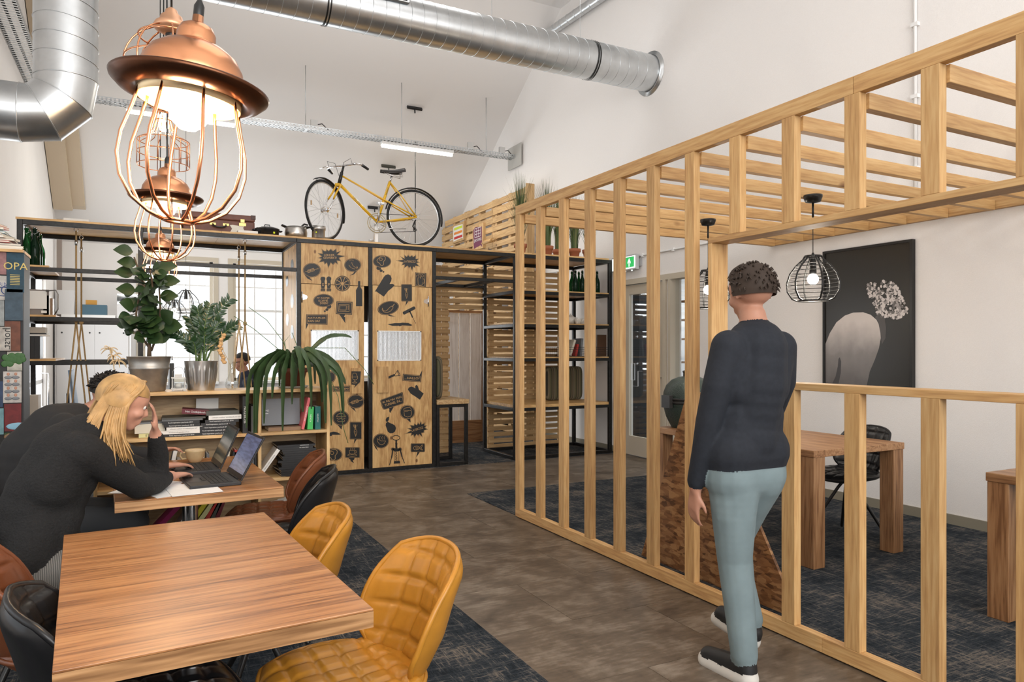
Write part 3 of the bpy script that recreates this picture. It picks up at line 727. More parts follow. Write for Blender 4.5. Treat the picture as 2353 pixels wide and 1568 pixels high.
def bowl(k):
    k.line([(150,1055),(152,1090),(180,1128),(212,1135),(240,1118),(258,1085)], 4).line([(150,1055),(200,1085),(258,1085)], 4)
    for q in (185, 215, 245): k.line([(q,1065),(q-8,1045),(q+4,1022)], 3)
bubble(3, 198, 1085, 103, 96, [(104,1125),(125,1175),(162,1217),(138,1160),(150,1165)], B1, icon=bowl)
k = Stk(3)
for q in range(20):
    a, b_ = q*PI/10, (q+1)*PI/10; thick(k, (392+50*math.cos(a), 1045+30*math.sin(a)), (392+50*math.cos(b_), 1045+30*math.sin(b_)), 9)
thick(k, (394,1078), (396,1180), 20)
for q in range(4): thick(k, (380,1115+q*16), (412,1120+q*16), 6)
k.fill([(355,1180),(438,1180),(440,1205),(425,1220),(372,1222),(355,1205)])
for cx in (350, 445):
    k.fill(ell(cx, 1192, 17, 17, n=12))
    for q in range(9): a = q*2*PI/9; thick(k, (cx+14*math.cos(a), 1192+14*math.sin(a)), (cx+26*math.cos(a), 1192+26*math.sin(a)), 5)
thick(k, (350,1210), (335,1300), 16); thick(k, (335,1300), (308,1395), 10); thick(k, (448,1205), (470,1290), 16); thick(k, (470,1290), (502,1372), 10)
thick(k, (378,1222), (378,1345), 5); thick(k, (424,1222), (424,1345), 5)
for q in range(7): thick(k, (395+(9 if q % 2 else -9), 1225+q*16), (395+(-9 if q % 2 else 9), 1241+q*16), 6)
k.fill([(366,1345),(440,1340),(446,1374),(362,1378)]); k.done(B1)
def fish(k):
    k.line([(612,1178),(630,1152),(665,1148),(700,1168),(728,1132),(732,1150),(712,1178),(734,1198),(728,1205),(698,1182),(665,1198),(630,1200)], 4, True).line([(645,1150),(650,1198)], 3)
    for q in range(4): k.line([(655+q*12,1155+q*3),(660+q*12,1194-q*3)], 2.5)
k = Stk(3); e = rrect(580, 1115, 765, 1230, 16); k.fill(e).fill([(668,1226),(650,1298),(702,1224)], lift=.0001); k.line(shrink(e, .94), 3, True); fish(k); k.done(B1)

# right bay: open portal with bench, then the shelf bay beside the door
rr = thing('steel_rack', 'black steel rack bay with jars, bottles and books beside the glazed door', 'rack', ((XG+XH)/2, YS, 0))
bs = []
for x in (XG, XH): bs += [(x, YS, z0s, x+SB, YS+SB, ZTOP-SB), (x, YK-SB, z0s, x+SB, YK, ZTOP-SB)]
xo = XE+SB+.002
for y in (YS, YK-SB): bs += [(xo, y, ZTOP-SB, XH+SB, y+SB, ZTOP), (xo, y, 2.24, XG-.001, y+SB, 2.28)]
for q in (.28, .72): xx = xo + (XG-xo)*q; bs.append((xx, YS+SB+.001, 2.24, xx+.04, YK-SB-.001, 2.28))
LR = [PY(1405, 680, YS).z, PY(1405, 752, YS).z, PY(1405, 826, YS).z, PY(1405, 933, YS).z]
for z in LR:
    for y in (YS, YK-SB): bs.append((XG+SB+.001, y, z-.02, XH-.001, y+SB, z+.02))
for x in (XG, XH):
    for z in LR + [ZTOP-.0225, .03]: bs.append((x, YS+SB+.001, z-.02, x+SB, YK-SB-.001, z+.02))
for y in (YS, YK-SB): bs.append((XG+SB+.001, y, .0065, XH-.001, y+SB, .045))
bars(rr, bs)
for z in LR: build('shelf_board', MB().box(XG+SB+.002, YS+.01, z+.0205, XH-.002, YK-.01, z+.036 if z != LR[3] else z+.055), ply[0], rr)
bn = thing('bench', 'narrow bench with thick wooden top and black steel frame in the portal', 'bench', (XE+.2, YS, 0))
bx0, bx1 = XE+SB+.006, PY(1076, 940, YS).x
for y in (YS+.002, YS+.5): bs = [(bx1-.04, y, .0065, bx1, y+.04, .745), (bx0, y, .0065, bx0+.04, y+.04, .745), (bx0+.041, y, .0065, bx1-.041, y+.04, .046), (bx0+.041, y, .705, bx1-.041, y+.04, .745)]; bars(bn, bs)
bars(bn, [(bx1-.04, YS+.044, .705, bx1, YS+.498, .745), (bx0, YS+.044, .705, bx0+.04, YS+.498, .745)])
build('bench_top', MB().box(bx0, YS-.02, .7455, bx1+.005, YK-.4, .80), wood('butcher_block', 1, (.36,.21,.09), (.52,.34,.16), (.62,.44,.24), ring=9), bn, bevel=.003)

# ------------------------------------------------------------------ walnut dining tables
def table(label, c, sx_, sy_, rot, zt=.76, th=.046):
    r = thing('dining_table', label, 'table', (c[0], c[1], .0065), local=True); zt -= .0065
    r.rotation_euler = (0, 0, rot)
    hx, hy = sx_/2, sy_/2
    build('tabletop', MB().box(-hx, -hy, zt-.006, hx, hy, zt), walnut, r, bevel=.0015)
    e = MB().box(-hx, -hy, zt-th, hx, hy, zt-.0062); build('tabletop_edge', e, walnut_edge, r)
    build('column', MB().lathe([(.038, .03), (.038, zt-th-.006)], n=24), chrome, r)
    build('base_plate', MB().box(-.24, -.24, 0, .24, .24, .012).lathe([(.07,.012),(.045,.035),(.04,.035)], n=24), steel, r, bevel=.004)
    build('mounting_plate', MB().box(-.15, -.15, zt-th-.008, .15, .15, zt-th), steel, r)
    return r
table('empty walnut veneer dining table in the foreground', (.130, 2.312), .668, 1.225, math.radians(3.9))
table('walnut veneer dining table with laptops where two people sit', (.212, 4.005), .69, 1.14, math.radians(2.5))

# ------------------------------------------------------------------ pine bookshelf with plants on top
YP, PDP = 4.635, .34
XPL, XPR = -.25, 1.068
PZL = [.0065, .30, .597, .885, 1.151]
ps = thing('pine_bookshelf', 'low pine bookshelf packed with books and topped with plants', 'bookshelf', (0, YP, .0065))
pine = [wood('pine_board_%s' % 'xyz'[a], a, (.42,.24,.095), (.60,.39,.17), (.70,.50,.26), ring=3.0, fine=50, stretch=.12, knots=.055, knot_scale=3.4) for a in range(3)]
build('top_panel', MB().box(XPL, YP, PZL[4]-.02, XPR, YP+PDP, PZL[4]), pine[0], ps, bevel=.0015)
xdiv = PY(597, 900, YP).x
vx = [XPL, xdiv-.009, XPR-.018]
for x in vx: build('upright', MB().box(x, YP, .0265, x+.018, YP+PDP, PZL[4]-.0205), pine[2], ps)
for i in range(2):
    for z in PZL[1:4]: build('shelf', MB().box(vx[i]+.0182, YP+.002, z-.018, vx[i+1]-.0002, YP+PDP-.013, z), pine[0], ps)
build('bottom_panel', MB().box(XPL, YP, .0065, XPR, YP+PDP, .0265), pine[0], ps)
build('back_panel', MB().box(XPL+.019, YP+PDP-.012, .027, XPR-.019, YP+PDP-.002, PZL[4]-.021), wood('pine_backboard', 0, (.34,.22,.11), (.46,.32,.17), (.54,.39,.22), ring=4, stretch=.12, knots=.06, knot_scale=3.0), ps)

# ------------------------------------------------------------------ books
paper = mat('page_paper', (.72,.68,.60), .8)
def cov(name, c, rough=.45): return mat('cover_' + name, c, rough)
CV = {'black': cov('black', (.014,.014,.015)), 'white': cov('white', (.70,.69,.66)), 'cream': cov('cream', (.62,.58,.48)), 'yellow': cov('pale_yellow', (.62,.60,.30)),
      'wine': cov('wine', (.13,.014,.022)), 'grey': cov('grey', (.11,.115,.12)), 'slate': cov('slate', (.16,.17,.185)), 'pink': cov('pink', (.62,.12,.13)), 'green': cov('green', (.05,.42,.09)),
      'teal': cov('teal', (.01,.13,.12)), 'kraft': cov('kraft', (.22,.13,.07)), 'magenta': cov('magenta', (.28,.01,.10)), 'lime': cov('lime', (.62,.55,.03)), 'blue': cov('blue', (.03,.06,.20)),
      'olive': cov('olive', (.06,.06,.05)), 'beige': cov('beige', (.45,.40,.34)), 'red': cov('red', (.42,.03,.02)), 'brown': cov('brown', (.12,.06,.03)), 'sky': cov('sky', (.22,.42,.55)), 'taupe': cov('taupe', (.20,.17,.155))}
txw = mat('print_white', (.75,.75,.73), .6); txb = mat('print_black', (.02,.02,.02), .6); txr = mat('print_red', (.4,.02,.03), .6)
def book(label, c, size, col, rot=None, spine=None, group='books', cat='book', tcol=None):
    """closed book: size = (length along the spine, depth spine->fore edge, thickness); local: spine faces -y, thickness is z; c is the middle of the underside"""
    lx, dy, tz = size; m = MB(); b_ = .0022
    m.box(-lx/2, -dy/2, 0, lx/2, dy/2, b_); m.box(-lx/2, -dy/2, tz-b_, lx/2, dy/2, tz); m.box(-lx/2, -dy/2, b_, lx/2, -dy/2+b_, tz-b_)
    r = thing('book', label, cat, c, group, local=True)
    if rot is not None: r.rotation_euler = rot
    build('cover', m, CV[col], r)
    build('pages', MB().box(-lx/2+.003, -dy/2+b_, b_, lx/2-.003, dy/2-.003, tz-b_), paper, r)
    if spine:
        txt, sz, x0 = spine; t_ = MB()
        vs, fs = text_geo(txt, sz, 'LEFT' if x0 is not None else 'CENTER')
        t_.add([(x + (x0 or 0), -dy/2-.0006, y+tz/2) for x, y, z in vs], fs)
        build('spine_lettering', t_, tcol or (txb if col in ('white', 'cream', 'yellow', 'lime') else txw), r)
    return r
ORD = ['lowest', 'second', 'third', 'fourth', 'fifth', 'sixth', 'seventh', 'eighth', 'ninth', 'tenth', 'eleventh', 'twelfth', 'thirteenth', 'fourteenth']
def bx(px, lev): return PY(px, 1000, YP).x
z = PZL[3] + .0005
def stack(items, cx, z, y, where):
    for i, (w, dx, t_, col, sp, desc) in enumerate(items):
        book('%s, %s in the pile %s' % (desc, ORD[i], where), (cx+dx, y, z), (w, .21, t_), col, (0, 0, random.uniform(-.03, .03)), sp); z += t_ + .0006
    return z
YJ_ = YP + .125
s1x = bx(420, 3)
FY = ('food inspiration yearbook 2014', .0105, -.07)
zz = stack([(.21, .0, .016, 'black', FY, 'black yearbook'), (.215, -.012, .019, 'white', ('all inclusive all vegetables all you', .0085, -.06), 'white paperback'), (.195, .01, .020, 'white', ('software outdoor woodstuck you cut?', .0095, -.08), 'white paperback'),
            (.195, .0, .017, 'black', FY, 'black yearbook'), (.20, -.008, .018, 'black', FY, 'black yearbook'), (.22, .0, .010, 'grey', None, 'grey magazine'), (.235, .01, .009, 'olive', None, 'dark magazine')], s1x, z, YJ_, 'left of centre in the pine bookshelf')
s2x = bx(500, 3)
zz2 = stack([(.20, -.012, .018, 'black', FY, 'black yearbook'), (.20, -.01, .017, 'black', FY, 'black yearbook'), (.195, .0, .018, 'black', FY, 'black yearbook'), (.195, .01, .018, 'black', FY, 'black yearbook'), (.19, .03, .017, 'black', FY, 'black yearbook'), (.185, .045, .026, 'white', ('software outdoor woodstuck you cut?', .0105, -.075), 'white hardback'), (.185, .03, .026, 'olive', None, 'dark green hardback')], s2x, z, YJ_, 'right of centre in the pine bookshelf')
book('wine red book lying slanted on top of the left pile of yearbooks', (bx(452, 3), YJ_+.01, zz+.010), (.150, .13, .03), 'wine', (0, .10, -.06), ('Het Ontbijtboek', .017, None))
book('white magazine with a barcode leaning at the back of the pine bookshelf', (bx(484, 3), YP+.262, z+.115), (.13, .19, .008), 'white', (-1.35, 0, 0))
book('pale yellow guide lying flat on the pine shelf beside the blonde woman', (bx(361, 3), YJ_, z), (.19, .13, .022), 'yellow', None, ('ETEN', .02, -.06))
book('cream box-like book on top of the pale yellow guide', (bx(345, 3), YJ_, z+.0235), (.16, .12, .055), 'cream')
book('slate magazine lying on the cream box-like book', (bx(346, 3), YJ_+.01, z+.080), (.17, .13, .008), 'slate', (0, 0, .2))
for i, (px, h, w, col, d) in enumerate(() if True else ((566, .30, .028, 'black', 'tall black hardback'), (575, .245, .014, 'grey', 'grey hardback'), (581, .25, .016, 'black', 'thin black hardback'), (588, .25, .008, 'white', 'thin white brochure'))):
    book('%s standing at the right end of the yearbook shelf%s' % (d, ', tallest there' if i == 0 else ''), (bx(px, 3), YP+.11, z), (h, .19, w), col, (0, -PI/2, 0) if False else None) if False else None
def standing(label, px, lev, h, w, col, lean=0.0, dep=.18, sp=None, y=None, roll=0.0):
    """upright book: spine towards the viewer; lean tips it sideways"""
    x = PY(px, 1000, YP).x; zb = PZL[lev] + .0008
    r = book(label, (0,0,0), (h, dep, w), col, None, sp)
    # length axis x -> up, thickness z -> sideways
    M = Matrix(((0,0,-1),(0,1,0),(1,0,0))).to_4x4()
    Rl = Matrix.Rotation(lean, 4, 'Y')
    off = Matrix.Translation((0, 0, h/2))
    r.matrix_world = Matrix.Translation((x, (y or YP+.03)+dep/2, zb + (abs(math.sin(lean))*w if lean > 0 else .0))) @ Rl @ off @ M
    return r
standing('tall black hardback standing at the right end of the yearbook shelf', 571, 3, .225, .030, 'black', sp=('SECRETION', .02, None))
standing('thin grey book beside the tall black hardback in the pine bookshelf', 583, 3, .165, .010, 'grey')
standing('thin black book next to the shelf divider in the pine bookshelf', 588, 3, .17, .014, 'black')
# right-hand compartment
alb = book('large slate grey album with number 12 standing face out', (PY(655, 985, YP).x, YP+.175, PZL[3]+.112), (.235, .17, .03), 'slate', (PI/2-.10, 0, 0), None)
t12 = MB(); vs_, fs_ = text_geo('12', .036); t12.add([(-.09-y, x+.0, .0306) for x, y, z in vs_], fs_); t12.add([(x*.5-.0, .02-y*.4, .0306) for x, y, z in vs_], []); build('cover_lettering', t12, txw, alb)
book('brown kraft box lying under the slate album', (PY(658, 985, YP).x, YP+.14, PZL[3]+.001), (.20, .17, .022), 'kraft')
standing('slim pink book leaning in the right compartment', 701, 3, .205, .016, 'pink', lean=.20, dep=.14, sp=('HET VEGETARISCHE', .011, None))
standing('bright green shiny book beside the pink book', 721, 3, .145, .034, 'green', lean=.05, dep=.14, sp=('KOKEN', .014, None))
standing('dark teal book at the right end of the pine bookshelf', 739, 3, .148, .034, 'teal', dep=.14, sp=('STILLEVEN', .012, None))
zz = PZL[2] + .001
cx = PY(688, 1050, YP).x
for i in range(14):
    w = .20 + .012*random.random()
    book('black magazine, %s in the tall pile in the right compartment' % ORD[i], (cx + (.0 if i < 12 else -.01) + random.uniform(-.012,.012) + (i/13.)*.008, YP+.15, zz), (w if i < 13 else .235, .22, .0135), 'black', (0, 0, random.uniform(-.12, .12)), ('THE DINING ISSUE', .007, .02) if i > 11 else None); zz += .0141
r = standing('white paperback leaning below the black magazine pile', 603, 2, .19, .022, 'white', lean=.62, dep=.15, sp=('software outdoor woodstuck', .009, None))
def loose(label, px, lev, n):
    pass
# lower shelves: rows seen past the laptops and under the table
cols = ['cream','red','blue','white','olive','beige','teal','brown','wine','white','grey','lime','slate','cream','black','red']
for i in range(16):
    px = 352 + i*13.0
    standing('%s paperback, number %s from the left in the shelf row behind the cup' % (cols[i], ['one','two','three','four','five','six','seven','eight','nine','ten','eleven','twelve','thirteen','fourteen','fifteen','sixteen'][i]), px, 2, random.uniform(.12, .19) if i > 3 else .2, random.uniform(.014, .026), cols[i], lean=random.choice((.0,.0,.12,.2)), dep=.13)
cc2 = ['magenta','white','lime','yellow','red','olive','wine']
for i, (px, ln) in enumerate(((385,.75),(440,.55),(462,.6),(478,.62),(497,.5),(509,.45),(523,.35))):
    standing('%s book leaning on the low shelf under the laptop table' % cc2[i], px-28, 1, .21, .026, cc2[i], lean=ln, dep=.17)
for i, (px, col) in enumerate(((588,'grey'),(594,'black'))):
    standing('%s disc case by the divider below the yearbook shelf' % col, px-3, 2, .16, .012, col, dep=.16)
lf = thing('leaflet_fan', 'fanned printed leaflets on the low shelf behind the black chair', 'leaflets', (PY(648, 1140, YP).x, YP+.1, PZL[1]+.001), local=True)
for i in range(4):
    m = MB().obox((0,0,0), (.09, .19, .004)); put_text(m, 'OPLAGE', .02, lambda x, y: Vector((x, y+.03, .0026)), 1); put_text(m, 'MEI JUNI', .014, lambda x, y: Vector((x, y-.01, .0026)), 1)
    o = build('leaflet', m, [CV['white'], CV['blue']], lf); o.location = (i*.045-.07, -i*.012, .065+i*.012); o.rotation_euler = (.55, -.2, -.5+i*.05)

# ------------------------------------------------------------------ things on the occupied table
ZTB = .7605
lap_body = mat('laptop_shell', (.020,.020,.022), .45, .2); key_m = mat('laptop_keys', (.008,.008,.009), .5)
def screen_mat(name, col, es, lines=True):
    m, t, b = nt(name); N = t.nodes
    tc = N.new('ShaderNodeTexCoord'); mp = N.new('ShaderNodeMapping'); mp.inputs['Scale'].default_value = (4, 60, 1); L(t, tc.outputs['Object'], mp.inputs['Vector'])
    n = N.new('ShaderNodeTexNoise'); n.inputs['Scale'].default_value = 3.0; L(t, mp.outputs[0], n.inputs['Vector'])
    r = N.new('ShaderNodeValToRGB'); r.color_ramp.elements[0].position = .35; r.color_ramp.elements[0].color = (*[c*.6 for c in col], 1); r.color_ramp.elements[1].position = .6; r.color_ramp.elements[1].color = (*col, 1)
    L(t, n.outputs['Fac'], r.inputs['Fac']); L(t, r.outputs['Color'], b.inputs['Emission Color']); b.inputs['Emission Strength'].default_value = es
    b.inputs['Base Color'].default_value = (.01,.01,.012,1); b.inputs['Roughness'].default_value = .15; return m
def laptop(label, loc, rotz, tilt, smat):
    r = thing('laptop', label, 'laptop', loc, 'laptops', local=True); r.rotation_euler = (0,0,rotz)
    W, D, T = .325, .225, .016
    b = build('base', MB().box(-W/2, -D/2, 0, W/2, D/2, T), lap_body, r, bevel=.003)
    kb = MB()
    for row in range(5):
        for c in range(14): x = -W/2+.022+c*.0203; y = D/2-.035-row*.0195; kb.box(x, y-.0165, T, x+.0175, y, T+.002)
    kb.box(-W/2+.12, D/2-.150, T, W/2-.12, D/2-.1335, T+.002)
    o = build('keyboard', kb, key_m, b); o['kind'] = 'stuff'
    build('touchpad', MB().box(-.055, -D/2+.012, T, .055, -D/2+.068, T+.0006), mat('touchpad', (.03,.03,.032), .35), b)
    lid = MB(); M = Matrix.Rotation(-tilt, 3, 'X'); piv = Vector((0, D/2-.004, T+.004))
    def lx(x, y, z): return M @ Vector((x, y, z)) + piv      # lid lies in x,z when tilt=0
    v = lambda x0, y0, z0, x1, y1, z1: [lx(x0,y0,z0),lx(x1,y0,z0),lx(x1,y1,z0),lx(x0,y1,z0),lx(x0,y0,z1),lx(x1,y0,z1),lx(x1,y1,z1),lx(x0,y1,z1)]
    ld = build('lid', MB().add(v(-W/2, 0, 0, W/2, .007, D), BOXF), lap_body, r, bevel=.002)
    build('screen', MB().add([lx(-W/2+.012, -.0006, .026), lx(W/2-.012, -.0006, .026), lx(W/2-.012, -.0006, D-.012), lx(-W/2+.012, -.0006, D-.012)], [(0,1,2,3)]), smat, ld)
    build('hinge', MB().tube([lx(-.09, .003, 0), lx(.09, .003, 0)], .005, 8), key_m, r)
    return r
laptop('black laptop with pale document on screen, nearest on the occupied table', (.283, 3.735, ZTB), -PI/2+.10, .50, screen_mat('document_screen', (.22,.25,.42), .55))
laptop('black laptop with dark screen behind the nearer laptop', (.235, 4.145, ZTB), -PI/2+.06, .42, screen_mat('dark_screen', (.05,.06,.05), .6))
cupm = mat('stoneware_glaze', (.48,.36,.20), .35, noise=.08, nscale=30); foam = mat('milk_foam', (.62,.48,.30), .8, noise=.15, nscale=60)
cp_ = thing('coffee_cup', 'beige stoneware cup of foamy coffee behind the laptops', 'cup', (.26, 4.43, ZTB), local=True)
build('bowl', MB().lathe([(0,0),(.026,0),(.034,.006),(.046,.03),(.052,.062),(.054,.072),(.050,.072),(.047,.06),(.0,.058)], n=28), cupm, cp_)
build('handle', MB().tube([(-.05,0,.058),(-.072,0,.058),(-.078,0,.04),(-.066,0,.022),(-.045,0,.024)], .006, 8), cupm, cp_)
build('foam', MB().lathe([(0,.070),(.03,.071),(.0485,.066),(.0485,.06)], n=24), foam, cp_)
pp = mat('paper_sheet', (.78,.78,.77), .8, noise=.04, nscale=14)
for i, (x, y, a, l) in enumerate(((.10, 3.60, .35, 'white printed sheet under the blonde woman\'s forearm'), (.02, 3.72, -.5, 'white sheet with yellow marks lying flat near the woman\'s elbow'), (.20, 3.58, .1, 'white sheet of paper sticking out under the nearer laptop'))):
    M = Matrix.Rotation(a, 3, 'Z')
    o = build('paper_sheet', MB().obox((x, y, ZTB+.0004+i*.0009), (.21, .297, .0006), M), pp); tag(o, l, 'paper')

# ------------------------------------------------------------------ quilted bucket chairs
def leather(name, c, rough=.33):
    m = mat(name, c, rough, spec=.45, noise=.10, nscale=14, bump=.06); return m
LE = {'mustard': leather('mustard_leather', (.42,.185,.022)), 'brown': leather('cognac_leather', (.155,.050,.020)), 'black': leather('black_leather', (.010,.010,.011), .30)}
def sqdisc(s, t):
    a, b = s*math.sqrt(max(0, 1-t*t/2)), t*math.sqrt(max(0, 1-s*s/2)); k = .34 if t > 0 else .34*max(0, 1+t*1.2)
    return a+(s-a)*k, b+(t-b)*k
def rim_pts(fn, n=14):
    sq = [(-1+2*i/n, -1) for i in range(n)]+[(1, -1+2*i/n) for i in range(n)]+[(1-2*i/n, 1) for i in range(n)]+[(-1, 1-2*i/n) for i in range(n)]
    return [fn(*sqdisc(s, t), 0) for s, t in sq]
BZ, BH, BW = .620, .188, .212
def back_pt(p, q, off):
    y = p*BW*(1 + .05*q); z = BZ + q*BH
    lean = -.205 - .075*(q+1)/2*1.4 + .05*max(0, -q-.2)
    x = lean + .125*abs(p)**2.2*(1 - .25*q) - .03*max(0, q-.4)*abs(p)
    nx = Vector((1, -.55*p, .12)).normalized()
    return Vector((x, y, z)) + nx*off
def seat_pt(p, q, off):
    y = p*.242; x = q*.222 + .01
    z = .455 + .022*(p*p) + .015*max(0, -q)**2 - .018*max(0, q)**3
    return Vector((x, y, z+off))
def quilt(a, b, w):
    def g(v):
        f = abs((v/w) % 1 - .5)*2          # 1 on a seam
        return 1 - max(0, (f-.62)/.38)**1.6
    return g(a)*g(b)
def make_chair(col):
    r = thing('quilted_chair', 'proto '+col, 'chair', (0,0,0), 'quilted bucket chairs', local=True)
    N = 45; M_ = LE[col]
    def inner(u, v):
        p, q = sqdisc(2*u-1, 2*v-1); rr = max(abs(2*u-1), abs(2*v-1))**2
        b = back_pt(p, q, 0); d = .016*quilt(b.y+.04, b.z+.35*b.y*0+.02, .078)*(1-rr**3) if q > -.72 else .006
        return back_pt(p, q, .004+d)
    build('backrest', MB().grid(inner, N, N), M_, r)
    def outer(u, v):
        p, q = sqdisc(1-2*u, 2*v-1); rr = max(abs(2*u-1), abs(2*v-1))**2
        return back_pt(p, q, -.030*(1-rr**4) - .002)
    build('back_shell', MB().grid(outer, 25, 25), M_, r)
    rim = rim_pts(back_pt)
    build('back_piping', MB().tube(rim, .0085, 8, closed=True), M_, r)
    def top(u, v):
        p, q = sqdisc(2*u-1, 2*v-1); rr = max(abs(2*u-1), abs(2*v-1))**2
        b = seat_pt(p, q, 0); d = .013*quilt(b.y+.04, b.x+.02, .08)*(1-rr**3) if q > -.7 else .005
        return seat_pt(p, q, .022*(1-rr**5)+d)
    s_ = build('seat', MB().grid(lambda u, v: top(1-u, v), N, N), M_, r)
    build('seat_shell', MB().grid(lambda u, v: (lambda pq: seat_pt(pq[0], pq[1], -.032*(1-max(abs(2*u-1), abs(2*v-1))**6)-.004))(sqdisc(2*u-1, 2*v-1)), 21, 21), M_, r)
    build('seat_piping', MB().tube(rim_pts(seat_pt), .0085, 8, closed=True), M_, r)
    build('hub', MB().lathe([(0,.40),(.05,.40),(.06,.425),(.06,.43),(0,.43)], n=20).box(-.10,-.10,.425,.10,.10,.434), black_rub, r)
    for a in range(4):
        an = PI/4 + a*PI/2; c, s2 = math.cos(an), math.sin(an)
        build('leg', MB().tube([(c*.02, s2*.02, .415), (c*.06, s2*.06, .36), (c*.27, s2*.27, .013), (c*.272, s2*.272, .008)], .0115, 8), black_rub, r)
    return r
protos = {}
def chair(col, label, x, y, rot, z=.0065):
    if col not in protos:
        r = make_chair(col); protos[col] = r; r['label'] = label; LAB.pop('proto '+col, None); LAB[label] = 'quilted bucket chairs'
    else: r = dup(protos[col], label=label)
    r.location = (x, y, z); r.rotation_euler = (0, 0, rot); return r
chair('mustard', 'mustard yellow quilted chair nearest the camera, pulled out from the table', .51, 2.00, PI+.10)
chair('mustard', 'mustard yellow quilted chair tucked in behind the nearest one', .36, 2.66, PI+.02)
chair('black', 'black quilted chair on the right of the laptop table', .55, 3.66, PI-.25)
chair('brown', 'brown quilted chair between the laptop table and the bookshelf', .62, 4.22, PI-.15)
chair('black', 'black quilted chair at the bottom left corner of the picture', .02, 2.10, .08)
chair('brown', 'brown quilted chair on the left of the empty table', -.20, 2.70, .05)
chair('black', 'black quilted chair the blonde woman sits on', -.34, 3.42, .0)
chair('brown', 'brown quilted chair the dark haired man sits on', -.46, 4.16, .05)
chair('black', 'black quilted chair at the oak desk inside the stud frame', 4.68, 3.60, PI)

# ------------------------------------------------------------------ chunky oak desks inside the frame
def desk(label, x0, x1, y0, y1):
    r = thing('oak_desk', label, 'desk', ((x0+x1)/2, (y0+y1)/2, .0065))
    build('desktop', MB().box(x0, y0, .715, x1, y1, .76), desk_oak[1], r, bevel=.003)
    w = .105
    for a in (x0+.005, x1-w-.005):
        for b in (y0+.005, y1-w-.005): build('leg', MB().box(a, b, .0065, a+w, b+w, .7145), desk_oak[2], r, bevel=.003)
    return r
desk('solid oak desk against the right wall below the framed picture', 3.76, 4.66, 3.13, 4.72)
desk('solid oak desk cut off by the right edge of the picture', 3.91, 4.81, .60, 2.18)

# ------------------------------------------------------------------ copper pendant lamps in a line above the tables
copper = mat('brushed_copper', (.72,.33,.17), .26, 1.0, noise=.05, nscale=8)
copper_d = mat('dark_bronze_brim', (.10,.04,.02), .28, .9)
copper_in = mat('inner_reflector', (.95,.72,.42), .35, .6)
bulb_m = mat('warm_bulb', (1,.9,.7), .3, emit=(1,.72,.38), es=45)
bulb_w = mat('white_bulb', (1,1,1), .3, emit=(1,.93,.82), es=14)
def plight(name, loc, power, col, r=.03):
    l = bpy.data.lights.new(name, 'POINT'); l.energy = power; l.color = col; l.shadow_soft_size = r
    o = bpy.data.objects.new(name, l); o.location = loc; COL.objects.link(o); return o
def hat_lamp(label, rim, D, cord_to, tilt=(0,0), power=9):
    """bowler shaped shade with brim, wire cage below; rim = centre of the brim"""
    r = thing('pendant_lamp', label, 'lamp', rim, 'copper pendant lamps', local=True)
    s_ = D/.36; R = .18*s_
    r.rotation_euler = (tilt[0], tilt[1], 0)
    sh = MB().lathe([(.118*s_,-.004*s_),(.119*s_,.03*s_),(.113*s_,.062*s_),(.098*s_,.088*s_),(.072*s_,.108*s_),(.046*s_,.118*s_),(.045*s_,.122*s_),(.044*s_,.142*s_),(.036*s_,.158*s_),(.022*s_,.166*s_),(.013*s_,.168*s_),(.0125*s_,.186*s_),(0,.188*s_)], n=48)
    b = build('shade', sh, copper, r)
    build('brim', MB().lathe([(.117*s_,-.012*s_),(.135*s_,-.02*s_),(.16*s_,-.012*s_),(R*.985,.004*s_),(R,.012*s_),(R*.985,.015*s_),(.15*s_,.006*s_),(.13*s_,.008*s_),(.12*s_,.012*s_),(.117*s_,-.012*s_)], n=56), copper_d, r)
    build('reflector', MB().lathe([(.114*s_,-.03*s_),(.114*s_,.03*s_),(.095*s_,.083*s_),(.04*s_,.11*s_),(0,.112*s_)], n=40).lathe([(.114*s_,-.03*s_),(.1165*s_,-.03*s_),(.1165*s_,-.004*s_)], n=40), copper_in, r)
    zb = -.315*s_
    for k in range(8):
        a = k*2*PI/8 + .2; c, q = math.cos(a), math.sin(a)
        pts = [(c*rr*s_, q*rr*s_, zz*s_) for rr, zz in ((.112,-.015),(.125,-.07),(.142,-.13),(.146,-.18),(.136,-.23),(.108,-.275),(.070,-.302),(.033,-.315))]
        P = []
        for i in range(len(pts)-1):
            for w in (0, .5): P.append([pts[i][j]*(1-w)+pts[i+1][j]*w for j in range(3)])
        P.append(pts[-1])
        build('cage_wire', MB().tube(P, .0042*s_, 8), copper, r)
    build('cage_ring', MB().tube([(.033*s_*math.cos(t_*PI/10), .033*s_*math.sin(t_*PI/10), zb) for t_ in range(20)], .0042*s_, 8, closed=True), copper, r)
    build('bulb', MB().lathe([(0,.07*s_),(.018*s_,.068*s_),(.02*s_,.03*s_),(.043*s_,-.02*s_),(.048*s_,-.045*s_),(.040*s_,-.072*s_),(.02*s_,-.09*s_),(0,-.094*s_)], n=20), bulb_m, r)
    M = Euler(r.rotation_euler).to_matrix(); top = M.inverted() @ (Vector((rim[0], rim[1], cord_to)) - Vector(rim))
    build('cord', MB().tube([(0,0,.186*s_), (0,0,.22*s_), tuple(top)], .0042*max(s_, .7), 8).lathe([(.012*s_,.185*s_),(.012*s_,.21*s_),(.005*s_,.225*s_)], n=12), black_rub, r)
    plight('pendant_bulb_light', Vector(rim) + M @ Vector((0,0,-.12*s_)), power, (1,.70,.40), .05*s_)
    return r
def at_depth(px, py, d):
    q = ray(px, py); return (q[0]*d, q[1]*d, EYE + q[2]*d)
CORD = 5.4
hat_lamp('large copper pendant lamp hanging nearest the camera', at_depth(439, 212, 1.66), .345, CORD, (.04, .085), 20)
